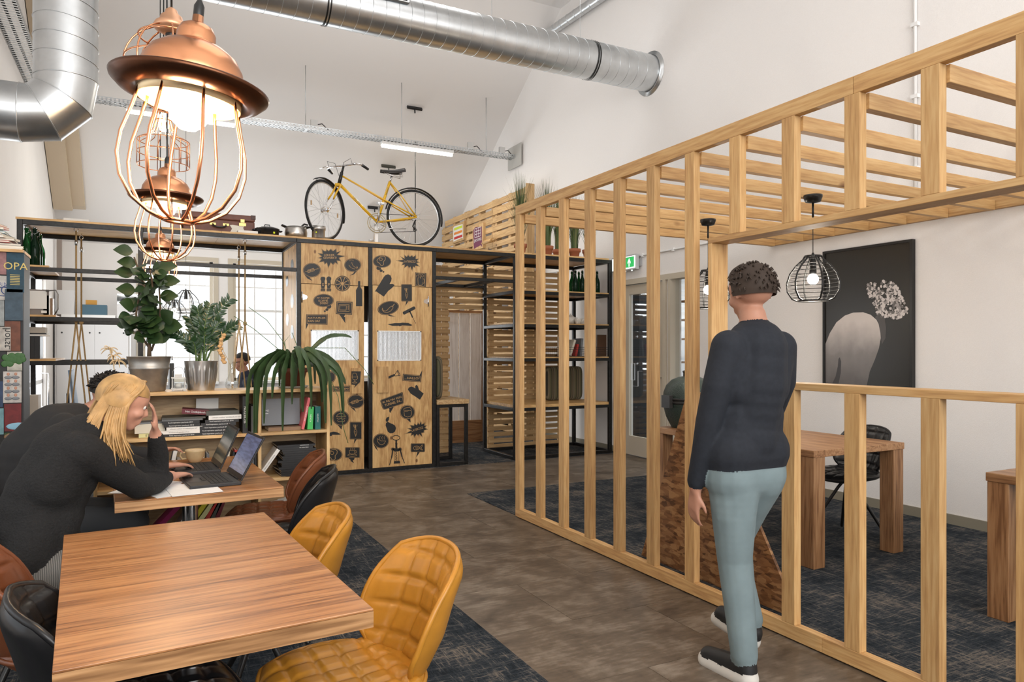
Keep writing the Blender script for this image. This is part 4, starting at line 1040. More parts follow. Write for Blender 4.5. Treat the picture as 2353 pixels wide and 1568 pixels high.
hat_lamp('middle copper pendant lamp over the occupied table', at_depth(382, 459, 3.71), .36, CORD, (0, .02), 8)
hat_lamp('small far copper pendant lamp above the plants', at_depth(368, 577, 6.15), .338, CORD, (0, .01), 8)
# globe cage lamp behind the large pendant
gp = at_depth(394, 62, 2.84); g = thing('pendant_lamp', 'copper globe cage pendant behind the large lamp', 'lamp', gp, 'copper pendant lamps', local=True)
build('cap', MB().lathe([(0,-.03),(.03,-.03),(.062,-.012),(.066,.0),(.06,.012),(.045,.022),(.04,.04),(.026,.052),(.022,.065),(.010,.075),(0,.076)], n=28), mat('copper_cap', (.62,.34,.20), .4, .7), g)
for k in range(8):
    a = k*PI/4; c, q = math.cos(a), math.sin(a)
    build('cage_wire', MB().tube([(c*(.17*math.sin(t_)+.0), q*(.17*math.sin(t_)), -.17+.17*math.cos(t_)) for t_ in [.38+i*(PI-.5)/14 for i in range(15)]], .0035, 6), copper, g)
for rr, zz in ((.118,-.048),(.168,-.145),(.15,-.25)): build('cage_ring', MB().tube([(rr*math.cos(t_*PI/16), rr*math.sin(t_*PI/16), zz) for t_ in range(32)], .0035, 6, closed=True), copper, g)
build('bulb_holder', MB().lathe([(0,-.10),(.022,-.10),(.022,-.03)], n=16), black_rub, g)
build('cord', MB().tube([(0,0,.07), (0,0,CORD-gp[2])], .004, 8), black_rub, g)
# flared cage lamp further back
gp = at_depth(376, 290, 4.65); g = thing('pendant_lamp', 'flared copper wire cage pendant seen inside the large lamp', 'lamp', gp, 'copper pendant lamps', local=True)
prof = [(.035,.11),(.045,.04),(.06,-.02),(.085,-.065),(.13,-.085),(.155,-.10),(.155,-.26)]
for k in range(14):
    a = k*2*PI/14; c, q = math.cos(a), math.sin(a); build('cage_wire', MB().tube([(c*rr, q*rr, zz) for rr, zz in prof], .0028, 6), copper, g)
for rr, zz in ((.155,-.10),(.155,-.175),(.155,-.26),(.046,.035)): build('cage_ring', MB().tube([(rr*math.cos(t_*PI/16), rr*math.sin(t_*PI/16), zz) for t_ in range(32)], .003, 6, closed=True), copper, g)
build('cap', MB().lathe([(0,.16),(.03,.158),(.042,.13),(.04,.10),(0,.10)], n=20), copper, g)
build('bulb', MB().lathe([(0,.10),(.014,.09),(.03,.03),(.032,.0),(.02,-.03),(0,-.035)], n=16), bulb_m, g)
build('cord', MB().tube([(0,0,.158), (0,0,CORD-gp[2])], .004, 8), black_rub, g)
plight('pendant_bulb_light', (gp[0], gp[1], gp[2]-.06), 6, (1,.72,.42))
# rail the pendants hang from
rl = build('suspension_rail', MB().box(.02, 1.2, CORD, .2, 8.2, CORD+.05).tube([(.11, 1.5, CORD+.05), (.11, 1.5, ZR-.001)], .006, 6).tube([(.11, 7.8, CORD+.05), (.11, 7.8, ZR-.001)], .006, 6), steel)
tag(rl, 'black suspension rail high above carrying the copper pendants', 'rail')
# black wire lamps
def wire_lamp(label, top, ceil_z, s_=1.0, lit=True, bulb=bulb_w, wires=11, mt=None, power=14, canopy=True):
    """top = upper ring of the basket"""
    mt = mt or black_rub
    r = thing('wire_lamp', label, 'lamp', top, 'black wire basket lamps', local=True)
    P = [(.045,0),(.055,-.018),(.095,-.055),(.128,-.10),(.146,-.155),(.143,-.205),(.115,-.25),(.085,-.262)]
    for k in range(6):
        a = k*PI/3; c, q = math.cos(a), math.sin(a)
        build('rib', MB().tube([(c*x*s_, q*x*s_, z*s_) for x, z in P], .0055*s_, 6), mt, r)
    for i in range(wires):
        t_ = (i+.5)/wires; zz = -.01-.245*t_
        for j in range(len(P)-1):
            if P[j][1] >= zz >= P[j+1][1]: f = (P[j][1]-zz)/(P[j][1]-P[j+1][1]); rr = P[j][0]*(1-f)+P[j+1][0]*f; break
        ty = random.uniform(-.05, .05)
        build('wire', MB().tube([(rr*s_*math.cos(a*PI/12), rr*s_*math.sin(a*PI/12), (zz+ty*rr*math.sin(a*PI/12+i))*s_) for a in range(24)], .0018*s_, 5, closed=True), mt, r)
    for rr, zz in ((.045,0),(.085,-.262)): build('ring', MB().tube([(rr*s_*math.cos(a*PI/12), rr*s_*math.sin(a*PI/12), zz*s_) for a in range(24)], .005*s_, 6, closed=True), mt, r)
    build('bulb_holder', MB().lathe([(0,.02*s_),(.006*s_,.02*s_),(.018*s_,-.03*s_),(.02*s_,-.10*s_),(0,-.105*s_)], n=14), mt, r)
    build('bulb', MB().ball((0,0,-.135*s_), .032*s_, 16, 10), bulb, r)
    zc = ceil_z - top[2]
    if canopy:
        build('cord', MB().tube([(0,0,0), (0,0,zc-.14), ], .0028, 6).tube([(0,0,zc-.15),(0,0,zc-.05)], .007, 8), mt, r)
        build('canopy', MB().lathe([(0,zc-.055),(.02,zc-.052),(.05,zc-.045),(.062,zc-.012),(.062,zc),(0,zc)], n=24), mt, r)
    else: build('cord', MB().tube([(0,0,0), (0,0,zc)], .0028, 6), mt, r)
    if lit: plight('wire_bulb_light', Vector(top)+Vector((0,0,-.20*s_)), power, (1,.90,.76), .035)
    return r
def lamp_on_plane(px, py, Y):  return tuple(PY(px, py, Y))
wl1 = PX(1868, 589, 4.05)
wire_lamp('lit black wire basket lamp hanging in front of the framed picture', tuple(wl1), 2.452, 1.16)
wl2 = PX(1627, 622, 4.05)
wire_lamp('lit black wire basket lamp half hidden by oak posts', tuple(wl2), 2.452, 1.16, bulb=bulb_w)
wl3 = PY(427, 668, 11.4)
wire_lamp('thin black wire lamp hanging before the bright back windows', tuple(wl3), roof(11.4)-.001, 1.25, wires=5, canopy=False, power=8)
wl4 = PY(400, 690, 12.3)
wire_lamp('second thin wire lamp deeper in the office by the windows', tuple(wl4), roof(12.3)-.001, 1.2, wires=5, canopy=False, power=8)

# ------------------------------------------------------------------ ventilation ducts
DR = .225; DYc, DZc = 7.283, 4.921
def duct_straight(root, a, b, r, pitch, name='duct_section'):
    a = Vector(a); b = Vector(b)
    build(name, MB().tube([a, b], r, 40, caps=False), galv, root)
    n = int((b-a).length/pitch)
    d = (b-a).normalized(); x = d.cross(Vector((.3,.5,.8))).normalized(); y = d.cross(x)
    for i in range(1, n):
        c0 = a + d*pitch*i
        build('duct_seam', MB().tube([c0 + (x*math.cos(t_*PI/20)+y*math.sin(t_*PI/20))*(r+.0015) + d*pitch*.18*math.sin(t_*PI/20+.6) for t_ in range(40)], .0028, 5, closed=True), galv, root)
dc = thing('ventilation_duct', 'thick galvanised spiral duct crossing high to the right wall', 'duct', (3.0, DYc, DZc))
xj = PY(1355, 130, DYc).x; xj2 = PY(748, 20, DYc).x
for a, b_ in ((-1.29, xj2), (xj2, xj), (xj, XW-.002)): duct_straight(dc, (a, DYc, DZc), (b_, DYc, DZc), DR, .137)
for x in (xj, xj2):
    build('coupling_band', MB().tube([(x-.022, DYc, DZc), (x-.008, DYc, DZc)], DR+.008, 40, caps=False).tube([(x+.008, DYc, DZc), (x+.02, DYc, DZc)], DR+.007, 40, caps=False), steel, dc)
build('wall_flange', MB().lathe([(DR-.01,0),(DR+.052,0),(DR+.052,.006),(DR+.004,.006),(DR+.004,.03)], (XW-.001, DYc, DZc), 48, Matrix.Rotation(-PI/2, 3, 'Y')), galv, dc)
gx0, gx1 = PY(835, 5, DYc).x, PY(922, 10, DYc).x
gm = Matrix.Rotation(math.radians(55), 3, 'X')
gr = build('grille_frame', MB().obox((gx0, DYc-.188, DZc+.134), (.02, .16, .02), gm).obox((gx1, DYc-.188, DZc+.134), (.02, .16, .02), gm).obox(((gx0+gx1)/2, DYc-.236, DZc+.066), (gx1-gx0, .02, .02), gm).obox(((gx0+gx1)/2, DYc-.140, DZc+.202), (gx1-gx0, .02, .02), gm), galv, dc)
nsl = 22
for i in range(nsl): build('grille_slat', MB().obox((gx0+(gx1-gx0)*(i+.5)/nsl, DYc-.188, DZc+.134), (.006, .14, .016), gm), steel, gr)
for i, px in enumerate((1130, 1333)):
    p = PY(px, 60, DYc); o = build('hanger_wire', MB().tube([(p.x, DYc, DZc+DR), (p.x, DYc, ZR-.001)], .003, 6), galv, dc)
# slim duct running along the gable above
q0, q1 = PX(1275, 66, XW-.09), PX(1375, -3, XW-.09)
sd = thing('ventilation_duct', 'slim galvanised pipe running along the gable above the thick duct', 'duct', (XW-.09, 8, 6.0))
qd = (q1-q0).normalized(); duct_straight(sd, q0-qd*1.2, q0+qd*3.2, .07, .2)
# vertical duct with elbow at the left
ve = thing('ventilation_duct', 'galvanised duct dropping from the ceiling and bending left', 'duct', (-.5, 6.2, 3.0))
vd = 5.35; r0 = 129/2*vd/F
vc = at_depth(152, 150, vd)
zc_top = at_depth(152, 185, vd)[2]; zc_bot = at_depth(80, 272, vd)[2]
R_ = zc_top - zc_bot
cxv, cyv = vc[0], vc[1]
duct_straight(ve, (cxv, cyv, zc_top), (cxv, cyv, ZR-.002), r0, .137)
# segmented elbow of mitred pieces
def el(t_): return Vector((cxv - R_*(1-math.cos(t_)), cyv, zc_top - R_*math.sin(t_)))
pts_c = [el(0), el(PI/8)+Vector((0,0,0)), el(3*PI/8), el(PI/2)]
M0 = [Vector((cxv,cyv,zc_top)), None, None, None]
# mitre rings
def ring(c, nrm, r):
    nrm = nrm.normalized(); return c, nrm
secs = [(Vector((cxv, cyv, zc_top)), 0.0), (el(PI/4*.62)+Vector((.012,0,-.01)), PI/6), (el(PI/4*1.38)+Vector((.01,0,-.012)), PI/3), (Vector((cxv-R_, cyv, zc_bot)), PI/2)]
rings = []
for c, t_ in secs:
    d = Vector((-math.sin(t_), 0, -math.cos(t_))); x = Vector((0,1,0)); y = d.cross(x)
    k = 1.0 if t_ in (0.0, PI/2) else 1.035
    rings.append([c + (x*math.cos(a*PI/20) + y*k*math.sin(a*PI/20))*r0 for a in range(40)])
for i in range(3):
    m = MB(); m.add(rings[i]+rings[i+1], [(k, (k+1) % 40, 40+(k+1) % 40, 40+k) for k in range(40)], 0, True); build('elbow_segment', m, galv, ve)
for rg in rings: build('duct_seam', MB().tube(rg, .005, 5, closed=True), galv, ve)
duct_straight(ve, (cxv-R_, cyv, zc_bot), (XN+.002, cyv, zc_bot), r0, .137)

# ------------------------------------------------------------------ perforated cable trays and tube light
def tray(label, a, b, w=.16, h=.06, holes=True):
    a = Vector(a); b = Vector(b); d = (b-a).normalized(); sdv = d.cross(Vector((0,0,1))).normalized(); L_ = (b-a).length
    r = thing('cable_tray', label, 'cable tray', tuple((a+b)/2))
    th = .002
    for s_ in (-1, 1):
        off = sdv*s_*w/2
        m = MB(); m.bar(a+off+Vector((0,0,h*.14)), b+off+Vector((0,0,h*.14)), th, h*.28); m.bar(a+off+Vector((0,0,h*.5)), b+off+Vector((0,0,h*.5)), th, h*.14); m.bar(a+off+Vector((0,0,h*.9)), b+off+Vector((0,0,h*.9)), th, h*.2)
        n = int(L_/.05)
        for i in range(n+1):
            for z_ in (.355, .685): m.bar(a+d*(i*.05)+off+Vector((0,0,h*z_)), a+d*(i*.05+.022)+off+Vector((0,0,h*z_)), th, h*.25)
        o = build('side_rail', m, galv, r)
        o['kind'] = 'stuff'
    m = MB(); n = int(L_/.06)
    for i in range(n+1): m.bar(a+d*(i*.06)+sdv*(w/2), a+d*(i*.06)-sdv*(w/2), .026, th)
    m.bar(a, b, w*.14, th); 
    for s_ in (-1, 1): m.bar(a+sdv*s_*w*.43, b+sdv*s_*w*.43, w*.14, th)
    o = build('tray_floor', m, galv, r); o['kind'] = 'stuff'
    return r
YT = 10.98
ta, tb_ = PY(225, 232, YT), PY(1183, 368, YT); zt_ = (ta.z+tb_.z)/2
t1 = tray('long perforated cable tray crossing below the sloping ceiling', (XL+.01, YT, zt_), (XW-.05, YT, zt_))
for i, px in enumerate((702, 923, 1117)):
    x = PY(px, 300, YT).x; build('hanger_rod', MB().tube([(x, YT, zt_), (x, YT, roof(YT)-.001)], .006, 6).box(x-.02, YT-.09, zt_-.006, x+.02, YT+.09, zt_-.002), galv, t1)
build('wall_plate', MB().box(XW-.05, YT-.28, zt_-.16, XW-.035, YT+.2, zt_+.22), mat('grey_plate', (.5,.49,.46), .6), t1)
for px in (720, 1078, 1150):
    x = PY(px, 320, YT).x; o = build('junction_box', MB().box(x-.05, YT-.075, zt_+.055, x+.05, YT-.03, zt_+.16), mat('grey_junction', (.55,.55,.54), .5), t1)
    build('cable', MB().tube([(x+.05, YT-.05, zt_+.1), (x+.12, YT-.05, zt_+.12), (x+.2, YT-.05, zt_+.05), (x+.3, YT, zt_+.02)], .007, 6), black_rub, t1)
x0, x1 = PY(876, 330, YT).x, PY(1040, 350, YT).x
tl = thing('tube_light', 'lit fluorescent tube light under the long cable tray', 'lamp', ((x0+x1)/2, YT, zt_-.09))
build('housing', MB().box(x0, YT-.05, zt_-.055, x1, YT+.05, zt_-.007), white_p, tl)
build('tube', MB().tube([(x0+.01, YT, zt_-.075), (x1-.01, YT, zt_-.075)], .024, 14), mat('fluorescent_glow', (1,1,1), .3, emit=(1,.94,.80), es=16), tl)
area('tube_light_glow', ((x0+x1)/2, YT, zt_-.12), (0,0,0), x1-x0, .05, 26, (1,.93,.80))
x2, x3 = PY(290, 245, YT).x, PY(540, 280, YT).x
tl2 = thing('tube_light', 'lit fluorescent tube light behind the large copper lamp', 'lamp', ((x2+x3)/2, YT, zt_-.09))
build('housing', MB().box(x2, YT-.05, zt_-.055, x3, YT+.05, zt_-.007), white_p, tl2)
build('tube', MB().tube([(x2+.01, YT, zt_-.075), (x3-.01, YT, zt_-.075)], .024, 14), MATS['fluorescent_glow'], tl2)
area('tube_light_glow', ((x2+x3)/2, YT, zt_-.12), (0,0,0), x3-x2, .05, 26, (1,.93,.80))
t2 = tray('perforated cable tray running towards the camera at upper left', (XL+.12, 5.2, zt_), (XL+.12, 10.88, zt_), .22, .07)
# small speakers, sensors and cables on the slope
def slope_pt(px, py):
    q = ray(px, py); d = (ZR + SL*YRIDGE - EYE)/(q[2] + SL*q[1]); return Vector((q[0]*d, q[1]*d, EYE+q[2]*d))
nrm = Vector((0, -SL, -1)).normalized()
for (px, py, col, lb) in ((952, 246, 'black', 'small black bar fitting on the sloping ceiling above the bicycle'), (892, 380, 'olive', 'small grey bar fitting on the slope above the saddle'), (860, 475, 'black', 'small dark bar fitting on the slope behind the bicycle frame')):
    p = slope_pt(px, py) + nrm*.03
    o = build('ceiling_fitting', MB().bar(p-Vector((.13,0,.0)), p+Vector((.13,0,0)), .03, .05, nrm).tube([p, p+nrm*.03+Vector((0,0,-.06))], .012, 8).tube([p-nrm*.03, p], .01, 6), CV[col]); tag(o, lb, 'fitting')
p = PY(955, 350, 11.1); o = build('hanging_cable', MB().tube([(p.x, 11.07, zt_+.03), (p.x, 11.1, zt_+.1), (p.x+.005, 11.13, zt_-.02), (p.x+.005, 11.13, 3.2), (p.x, 11.13, 2.2), (p.x, 11.13, .04)], .008, 6), black_rub); tag(o, 'thin black cable hanging down behind the bicycle wheel', 'cable')

# ------------------------------------------------------------------ yellow bicycle on top of the shelving
YBk = 8.12
yel = mat('yellow_enamel', (.70,.40,.015), .25, coat=.4); tyre = mat('tyre_rubber', (.015,.015,.015), .7); alu = mat('aluminium', (.55,.55,.55), .3, .9); dlea = mat('saddle_leather', (.018,.014,.012), .35)
def zb(x, y, dy=0.0): p = PY(680+x/6.536, 360+y/6.536, YBk); p.y += dy; return p
ZBT = ZTOP + .0205
bk = thing('bicycle', 'yellow step-through bicycle standing on top of the shelving', 'bicycle', tuple(zb(1200, 1000).xy)+(ZBT,))
def wheel(c, ax, R, name='wheel'):
    """ax = axle direction"""
    ax = ax.normalized(); up = Vector((0,0,1)); f = up.cross(ax).normalized()
    def cp(a, r, o=0): return c + (f*math.cos(a)+up*math.sin(a))*r + ax*o
    w = build('wheel', MB().tube([cp(k*2*PI/64, R-.014) for k in range(64)], .0145, 8, closed=True), tyre, bk)
    build('rim', MB().tube([cp(k*2*PI/64, R-.034) for k in range(64)], .008, 6, closed=True), alu, w)
    build('hub', MB().tube([c-ax*.045, c+ax*.045], .017, 12).tube([c-ax*.038, c-ax*.034], .028, 14).tube([c+ax*.034, c+ax*.038], .028, 14).tube([c-ax*.07, c+ax*.07], .005, 8), chrome, w)
    for k in range(28):
        a = k*2*PI/28; s_ = 1 if k % 2 else -1
        build('spoke', MB().tube([cp(a+(.9 if (k//2) % 2 else -.9), .026, s_*.036), cp(a, R-.04, 0)], .0015, 4, caps=False), alu, w)
    return w, cp
rc = zb(1775, 925); Rw = rc.z - ZBT
wr_, cpr = wheel(rc, Vector((0,1,0)), Rw)
th = math.radians(40); fc = zb(432, 880); fc.z = ZBT + Rw
fdir = Vector((-math.cos(th), -math.sin(th), 0)); fax = Vector((-math.sin(th), math.cos(th), 0))
wf_, cpf = wheel(fc, fax, Rw)
def tubep(name, pts, r, m): return build(name, MB().tube(pts, r, 10), m, bk)
bbk = zb(1215, 985); stt = zb(1410, 378); hdt, hdb = zb(690, 240), zb(648, 405)
tubep('head_tube', [hdt, hdb], .020, black_rub); tubep('down_tube', [zb(655,415), zb(1200,968)], .0175, yel); tubep('seat_tube', [bbk, stt], .0165, yel)
for s_ in (-1, 1):
    tubep('top_stay', [zb(690,290, s_*.006), zb(1330,660, s_*.022), zb(1770,912, s_*.062)], .0085, yel)
    tubep('seat_stay', [zb(1412,390, s_*.012), zb(1560,590, s_*.035), zb(1785,915, s_*.062)], .0075, yel)
    tubep('chain_stay', [zb(1225,985, s_*.02), zb(1400,970, s_*.045), zb(1790,925, s_*.062)], .0105, yel)
tubep('bottom_bracket', [zb(1215,985,-.035), zb(1215,985,.035)], .021, yel)
# fork in the turned plane
cr = zb(640, 430)
build('fork_crown', MB().obox(cr, (.05, .085, .03), Matrix.Rotation(-th, 3, 'Z')), yel, bk)
for s_ in (-1, 1):
    o = fax*s_*.05; e = fc + fax*s_*.06; m_ = cr.lerp(e, .55)
    tubep('fork_blade', [cr+o*.7, cr.lerp(e, .3)+o*.2, m_+o*.1], .0105, yel)
    tubep('fork_tip', [m_+o*.1, cr.lerp(e, .8)-fdir*.015, e], .0075, chrome)
tubep('stem', [hdt, zb(715,150)], .013, black_rub)
st_ = zb(700, 140)
sd_ = fax
bar_pts = [st_+sd_*.25-fdir*.14+Vector((0,0,-.03)), st_+sd_*.23-fdir*.03+Vector((0,0,.0)), st_+sd_*.16+fdir*.01, st_, st_-sd_*.16+fdir*.01, st_-sd_*.23-fdir*.03, st_-sd_*.25-fdir*.14+Vector((0,0,-.03))]
tubep('handlebar', bar_pts, .0115, chrome)
for s_, q in ((1, 0), (-1, -1)):
    e0 = bar_pts[q]; e1 = bar_pts[1 if q == 0 else -2]
    tubep('grip', [e0, e0.lerp(e1, .9)], .016, black_rub)
    c1 = bar_pts[2 if q == 0 else -3]; tubep('brake_lever', [c1, c1+fdir*.04+sd_*s_*.04, c1+fdir*.035+sd_*s_*.12-Vector((0,0,.02))], .006, chrome)
    tubep('brake_cable', [c1+fdir*.03, c1+fdir*.06+Vector((0,0,.05)), c1+fdir*.05-sd_*s_*.1+Vector((0,0,.02)), zb(660,330), zb(640,420)], .0025, black_rub)
tubep('seat_post', [stt, zb(1440,295)], .0125, alu)
# saddle
def saddle(u, v):
    t_ = u; x0 = zb(1270, 210); x1 = zb(1618, 195); p = x0.lerp(x1, t_)
    w = .018 + .065*max(0, (t_-.35)/.65)**1.2; a = (v-.5)*PI
    return p + Vector((0, w*math.sin(a), -.012*math.sin(t_*PI) + .012*math.cos(a) - .045*(1-math.cos(a))*(.5+.5*t_)))
build('saddle', MB().grid(saddle, 14, 11), dlea, bk, solid=.006)
for s_ in (-1, 1):
    sp = MB(); c0 = zb(1575, 225, s_*.04)
    sp.tube([c0+Vector((.012*math.cos(k*.9), .012*math.sin(k*.9), -.0022*k)) for k in range(36)], .0025, 5); build('saddle_spring', sp, chrome, bk)
    tubep('saddle_rail', [zb(1300,225,s_*.012), zb(1440,290,s_*.02), zb(1575,320,s_*.04)], .0035, chrome)
# drivetrain
cr0 = zb(1198, 1010, -.05); Rc = 138/6.536*8.12/(.9514*F)*1.0
def circ(c, r, n=40): return [c+Vector((r*math.cos(k*2*PI/n), 0, r*math.sin(k*2*PI/n))) for k in range(n)]
ch = build('chainring', MB().tube(circ(cr0, Rc), .005, 6, closed=True).tube(circ(cr0, Rc*.78), .004, 6, closed=True), mat('aged_brass', (.35,.29,.17), .4, .9), bk)
for k in range(5): build('chainring_arm', MB().tube([cr0, cr0+Vector((Rc*math.cos(k*2*PI/5), 0, Rc*math.sin(k*2*PI/5)))], .005, 6), alu, ch)
sp0 = rc + Vector((0,-.05,0)); r2 = .035
build('chain', MB().tube([cr0+Vector((0,0,Rc)), sp0+Vector((0,0,r2*.6))], .0035, 5).tube([cr0-Vector((0,0,Rc)), zb(1760,1135,-.05), zb(1760,1060,-.05), sp0-Vector((0,0,r2))], .0035, 5), tyre, bk)
build('sprocket', MB().tube(circ(sp0, r2, 20), .006, 6, closed=True).tube(circ(sp0+Vector((0,.008,0)), r2*.75, 20), .006, 6, closed=True), alu, bk)
build('derailleur', MB().tube([sp0-Vector((0,0,.03)), zb(1730,1060,-.06), zb(1765,1110,-.05)], .009, 8).tube(circ(zb(1765,1110,-.05), .018, 14), .005, 6, closed=True), black_rub, bk)
tubep('crank', [zb(1215,985,-.07), zb(1218,760,-.075)], .010, alu); tubep('crank', [zb(1215,985,.07), zb(1205,1225,.075)], .010, alu)
for (x, y, d) in ((1220, 738, -.12), (1198, 1243, .12)):
    p = zb(x, y, d); build('pedal', MB().box(p.x-.045, p.y-.035, p.z-.004, p.x+.045, p.y-.03, p.z+.012).box(p.x-.045, p.y+.03, p.z-.004, p.x+.045, p.y+.035, p.z+.012).box(p.x-.046, p.y-.035, p.z-.004, p.x-.04, p.y+.035, p.z+.01).box(p.x+.04, p.y-.035, p.z-.004, p.x+.046, p.y+.035, p.z+.01).tube([(p.x, p.y-.05, p.z+.003), (p.x, p.y+.05, p.z+.003)], .008, 8), alu, bk)
tubep('kickstand', [zb(1260,1030,-.03), zb(1380,1095,-.06), zb(1620,1100,-.08)], .006, alu)
sb_ = zb(1205, 1050); build('support_post', MB().box(sb_.x-.018, YBk-.015, ZBT, sb_.x+.018, YBk+.015, sb_.z), white_p, bk)
def fender(cpx, a0, a1, R):
    m = MB(); n = 26
    m.grid(lambda u, v: cpx(a0+(a1-a0)*u, R+.024-.012*(2*v-1)**2, (v-.5)*.042), n, 7); return m
build('mudguard', fender(cpr, math.radians(12), math.radians(192), Rw), black_rub, bk, solid=.003)
build('mudguard', fender(cpf, math.radians(100), math.radians(-25)+0, Rw) if False else fender(cpf, math.radians(60), math.radians(195), Rw), black_rub, bk, solid=.003)
for a in (25, 55): tubep('mudguard_stay', [rc+Vector((0,-.06,0)), cpr(math.radians(a), Rw+.01, -.02)], .0022, alu)
for a in (75, 165, 260): build('reflector', MB().obox(cpf(math.radians(a+110), Rw*.7), (.015, .008, .05)), mat('amber_reflector', (.35,.2,.06), .3), bk)
lt = MB(); ud = (zb(1200,968)-zb(655,415)).normalized(); un = Vector((0,0,1))-ud*ud.z; un.normalize()
mp_ = zb(905, 668, -.0180); put_text(lt, 'UNION', .03, lambda x, y: mp_+ud*x*1.2+un*y); build('frame_lettering', lt, txb, bk)
lt = MB(); ud2 = (bbk-stt).normalized(); un2 = Vector((0,1,0)).cross(ud2); mp2 = zb(1365, 520, -.0170); put_text(lt, 'UNION', .028, lambda x, y: mp2+ud2*x*1.1-un2*y); build('frame_lettering', lt, txb, bk)

# ------------------------------------------------------------------ pots and luggage on top of the shelving
def on_top(px, y): return PY(px, 560, y).x
steelpan = mat('scuffed_steel', (.50,.48,.45), .28, .95, noise=.12, nscale=10); enamel = mat('black_enamel', (.012,.012,.013), .2)
stick = mat('lime_sticker', (.65,.75,.02), .5)
Yt = 8.12
def pxw(n, y=Yt): return n/F*y/.97
x = on_top(614, Yt); r = thing('casserole', 'black enamel casserole with domed lid on top of the shelving', 'pot', (x, Yt, ZBT), local=True)
build('body', MB().lathe([(0,0),(.105,0),(.12,.01),(.128,.07),(.131,.075),(.126,.076),(0,.076)], n=32), enamel, r)
build('lid', MB().lathe([(.132,.077),(.12,.085),(.08,.098),(.03,.104),(0,.105)], n=32), enamel, r)
build('lid_handle', MB().tube([(-.03,0,.10),(-.024,0,.125),(.024,0,.125),(.03,0,.10)], .006, 8), enamel, r)
for s_ in (-1, 1): build('side_handle', MB().tube([(s_*.12,-.03,.06),(s_*.15,-.025,.062),(s_*.15,.025,.062),(s_*.12,.03,.06)], .007, 8), enamel, r)
build('price_sticker', MB().obox((.055,-.110,.03), (.022,.002,.02), Matrix.Rotation(.45,3,'Z')), stick, r)
x = on_top(678, Yt+.05); r = thing('cooking_pan', 'steel pan with black side handles between the other pots', 'pot', (x, Yt, ZBT), local=True)
build('body', MB().lathe([(0,0),(.10,0),(.118,.02),(.122,.06),(.115,.095),(.116,.12),(.113,.12),(.112,.095),(0,.02)], n=32), steelpan, r)
build('lid', MB().lathe([(.117,.121),(.10,.128),(.05,.135),(0,.136)], n=32), steelpan, r)
for s_ in (-1, 1): build('side_handle', MB().tube([(s_*.105,-.03,.118),(s_*.15,-.02,.135),(s_*.15,.02,.135),(s_*.105,.03,.118)], .009, 8), black_rub, r)
build('lid_knob', MB().tube([(.06,-.01,.136),(.09,0,.165),(.13,.01,.16)], .01, 8), black_rub, r)
x = on_top(729, Yt-.05); r = thing('milk_pan', 'tall steel milk pan in front of the bicycle wheel', 'pot', (x, Yt-.1, ZBT), local=True)
build('body', MB().lathe([(0,0),(.068,0),(.072,.006),(.072,.085),(.08,.092),(.082,.135),(.078,.135),(.076,.095),(0,.09)], n=32), steelpan, r)
build('handle', MB().tube([(-.075,0,.115),(-.12,0,.12),(-.15,0,.12)], .009, 8), black_rub, r)
build('price_sticker', MB().obox((-.035,-.0635,.06), (.014,.002,.014), Matrix.Rotation(-.5,3,'Z')), stick, r)
sc_l = mat('suitcase_vulcanised', (.135,.048,.030), .5, noise=.12, nscale=20); brass = mat('brass', (.50,.36,.13), .35, .9)
xa, xb = on_top(420, 8.25), on_top(584, 8.25); zt = .225
r = thing('suitcase', 'brown vintage suitcase lying on top of the shelving', 'suitcase', ((xa+xb)/2, 8.4, ZBT))
build('body', MB().box(xa, 8.2, ZBT, xb, 8.62, ZBT+zt*.70), sc_l, r, bevel=.012)
build('lid', MB().box(xa-.003, 8.197, ZBT+zt*.705, xb+.003, 8.623, ZBT+zt), sc_l, r, bevel=.012)
xm = on_top(504, 8.2); build('handle', MB().tube([(xm-.065,8.195,ZBT+.105),(xm-.06,8.16,ZBT+.085),(xm-.03,8.15,ZBT+.07),(xm+.03,8.15,ZBT+.07),(xm+.06,8.16,ZBT+.085),(xm+.065,8.195,ZBT+.105)], .010, 8), dlea, r)
for dx in (-.065, .065): build('handle_mount', MB().box(xm+dx-.03, 8.188, ZBT+.095, xm+dx+.03, 8.199, ZBT+.118), brass, r)
xk = on_top(557, 8.2); build('lock', MB().box(xk-.035, 8.186, ZBT+.105, xk+.035, 8.199, ZBT+.135).box(xk-.02, 8.184, ZBT+.14, xk+.02, 8.196, ZBT+.175), brass, r)
lb_ = [(0,.0),(.025,.05),(.0,.09),(.03,.095),(.10,.09),(.17,.095),(.15,.07),(.165,.03),(.14,.0),(.08,.008)]
xl_ = on_top(528, 8.2); build('torn_label', MB().prism(lb_, lambda u, v, w: (xl_+u*.9, 8.1995-w, ZBT+.025+v*.9), .001), paper, r)
for xx in (xa, xb): build('corner_cap', MB().box(xx-.006 if xx == xa else xx-.04, 8.192, ZBT-.0+.001, xx+.04 if xx == xa else xx+.006, 8.24, ZBT+.04).box(xx-.008 if xx == xa else xx-.04, 8.19, ZBT+zt-.04, xx+.04 if xx == xa else xx+.008, 8.24, ZBT+zt+.003), mat('suitcase_corner', (.06,.025,.018), .5), r)
xa2 = on_top(393, 8.3); r = build('storage_box', MB().box(xa2, 8.25, ZBT, xa-.012, 8.6, ZBT+.20), mat('dusty_pink_card', (.40,.30,.28), .7), bevel=.006); tag(r, 'dusty pink box next to the brown suitcase', 'box')
r = build('paper_bundle', MB().box(on_top(546,8.03), 8.0, ZBT, on_top(592,8.03), 8.14, ZBT+.03), CV['white'], bevel=.004); tag(r, 'white paper bundle in front of the suitcase', 'paper')
r = build('paper_bundle', MB().box(on_top(146,8.2), 8.15, ZBT, on_top(205,8.2), 8.5, ZBT+.05), CV['white'], bevel=.006); tag(r, 'white package lying on the left end of the top board', 'package')

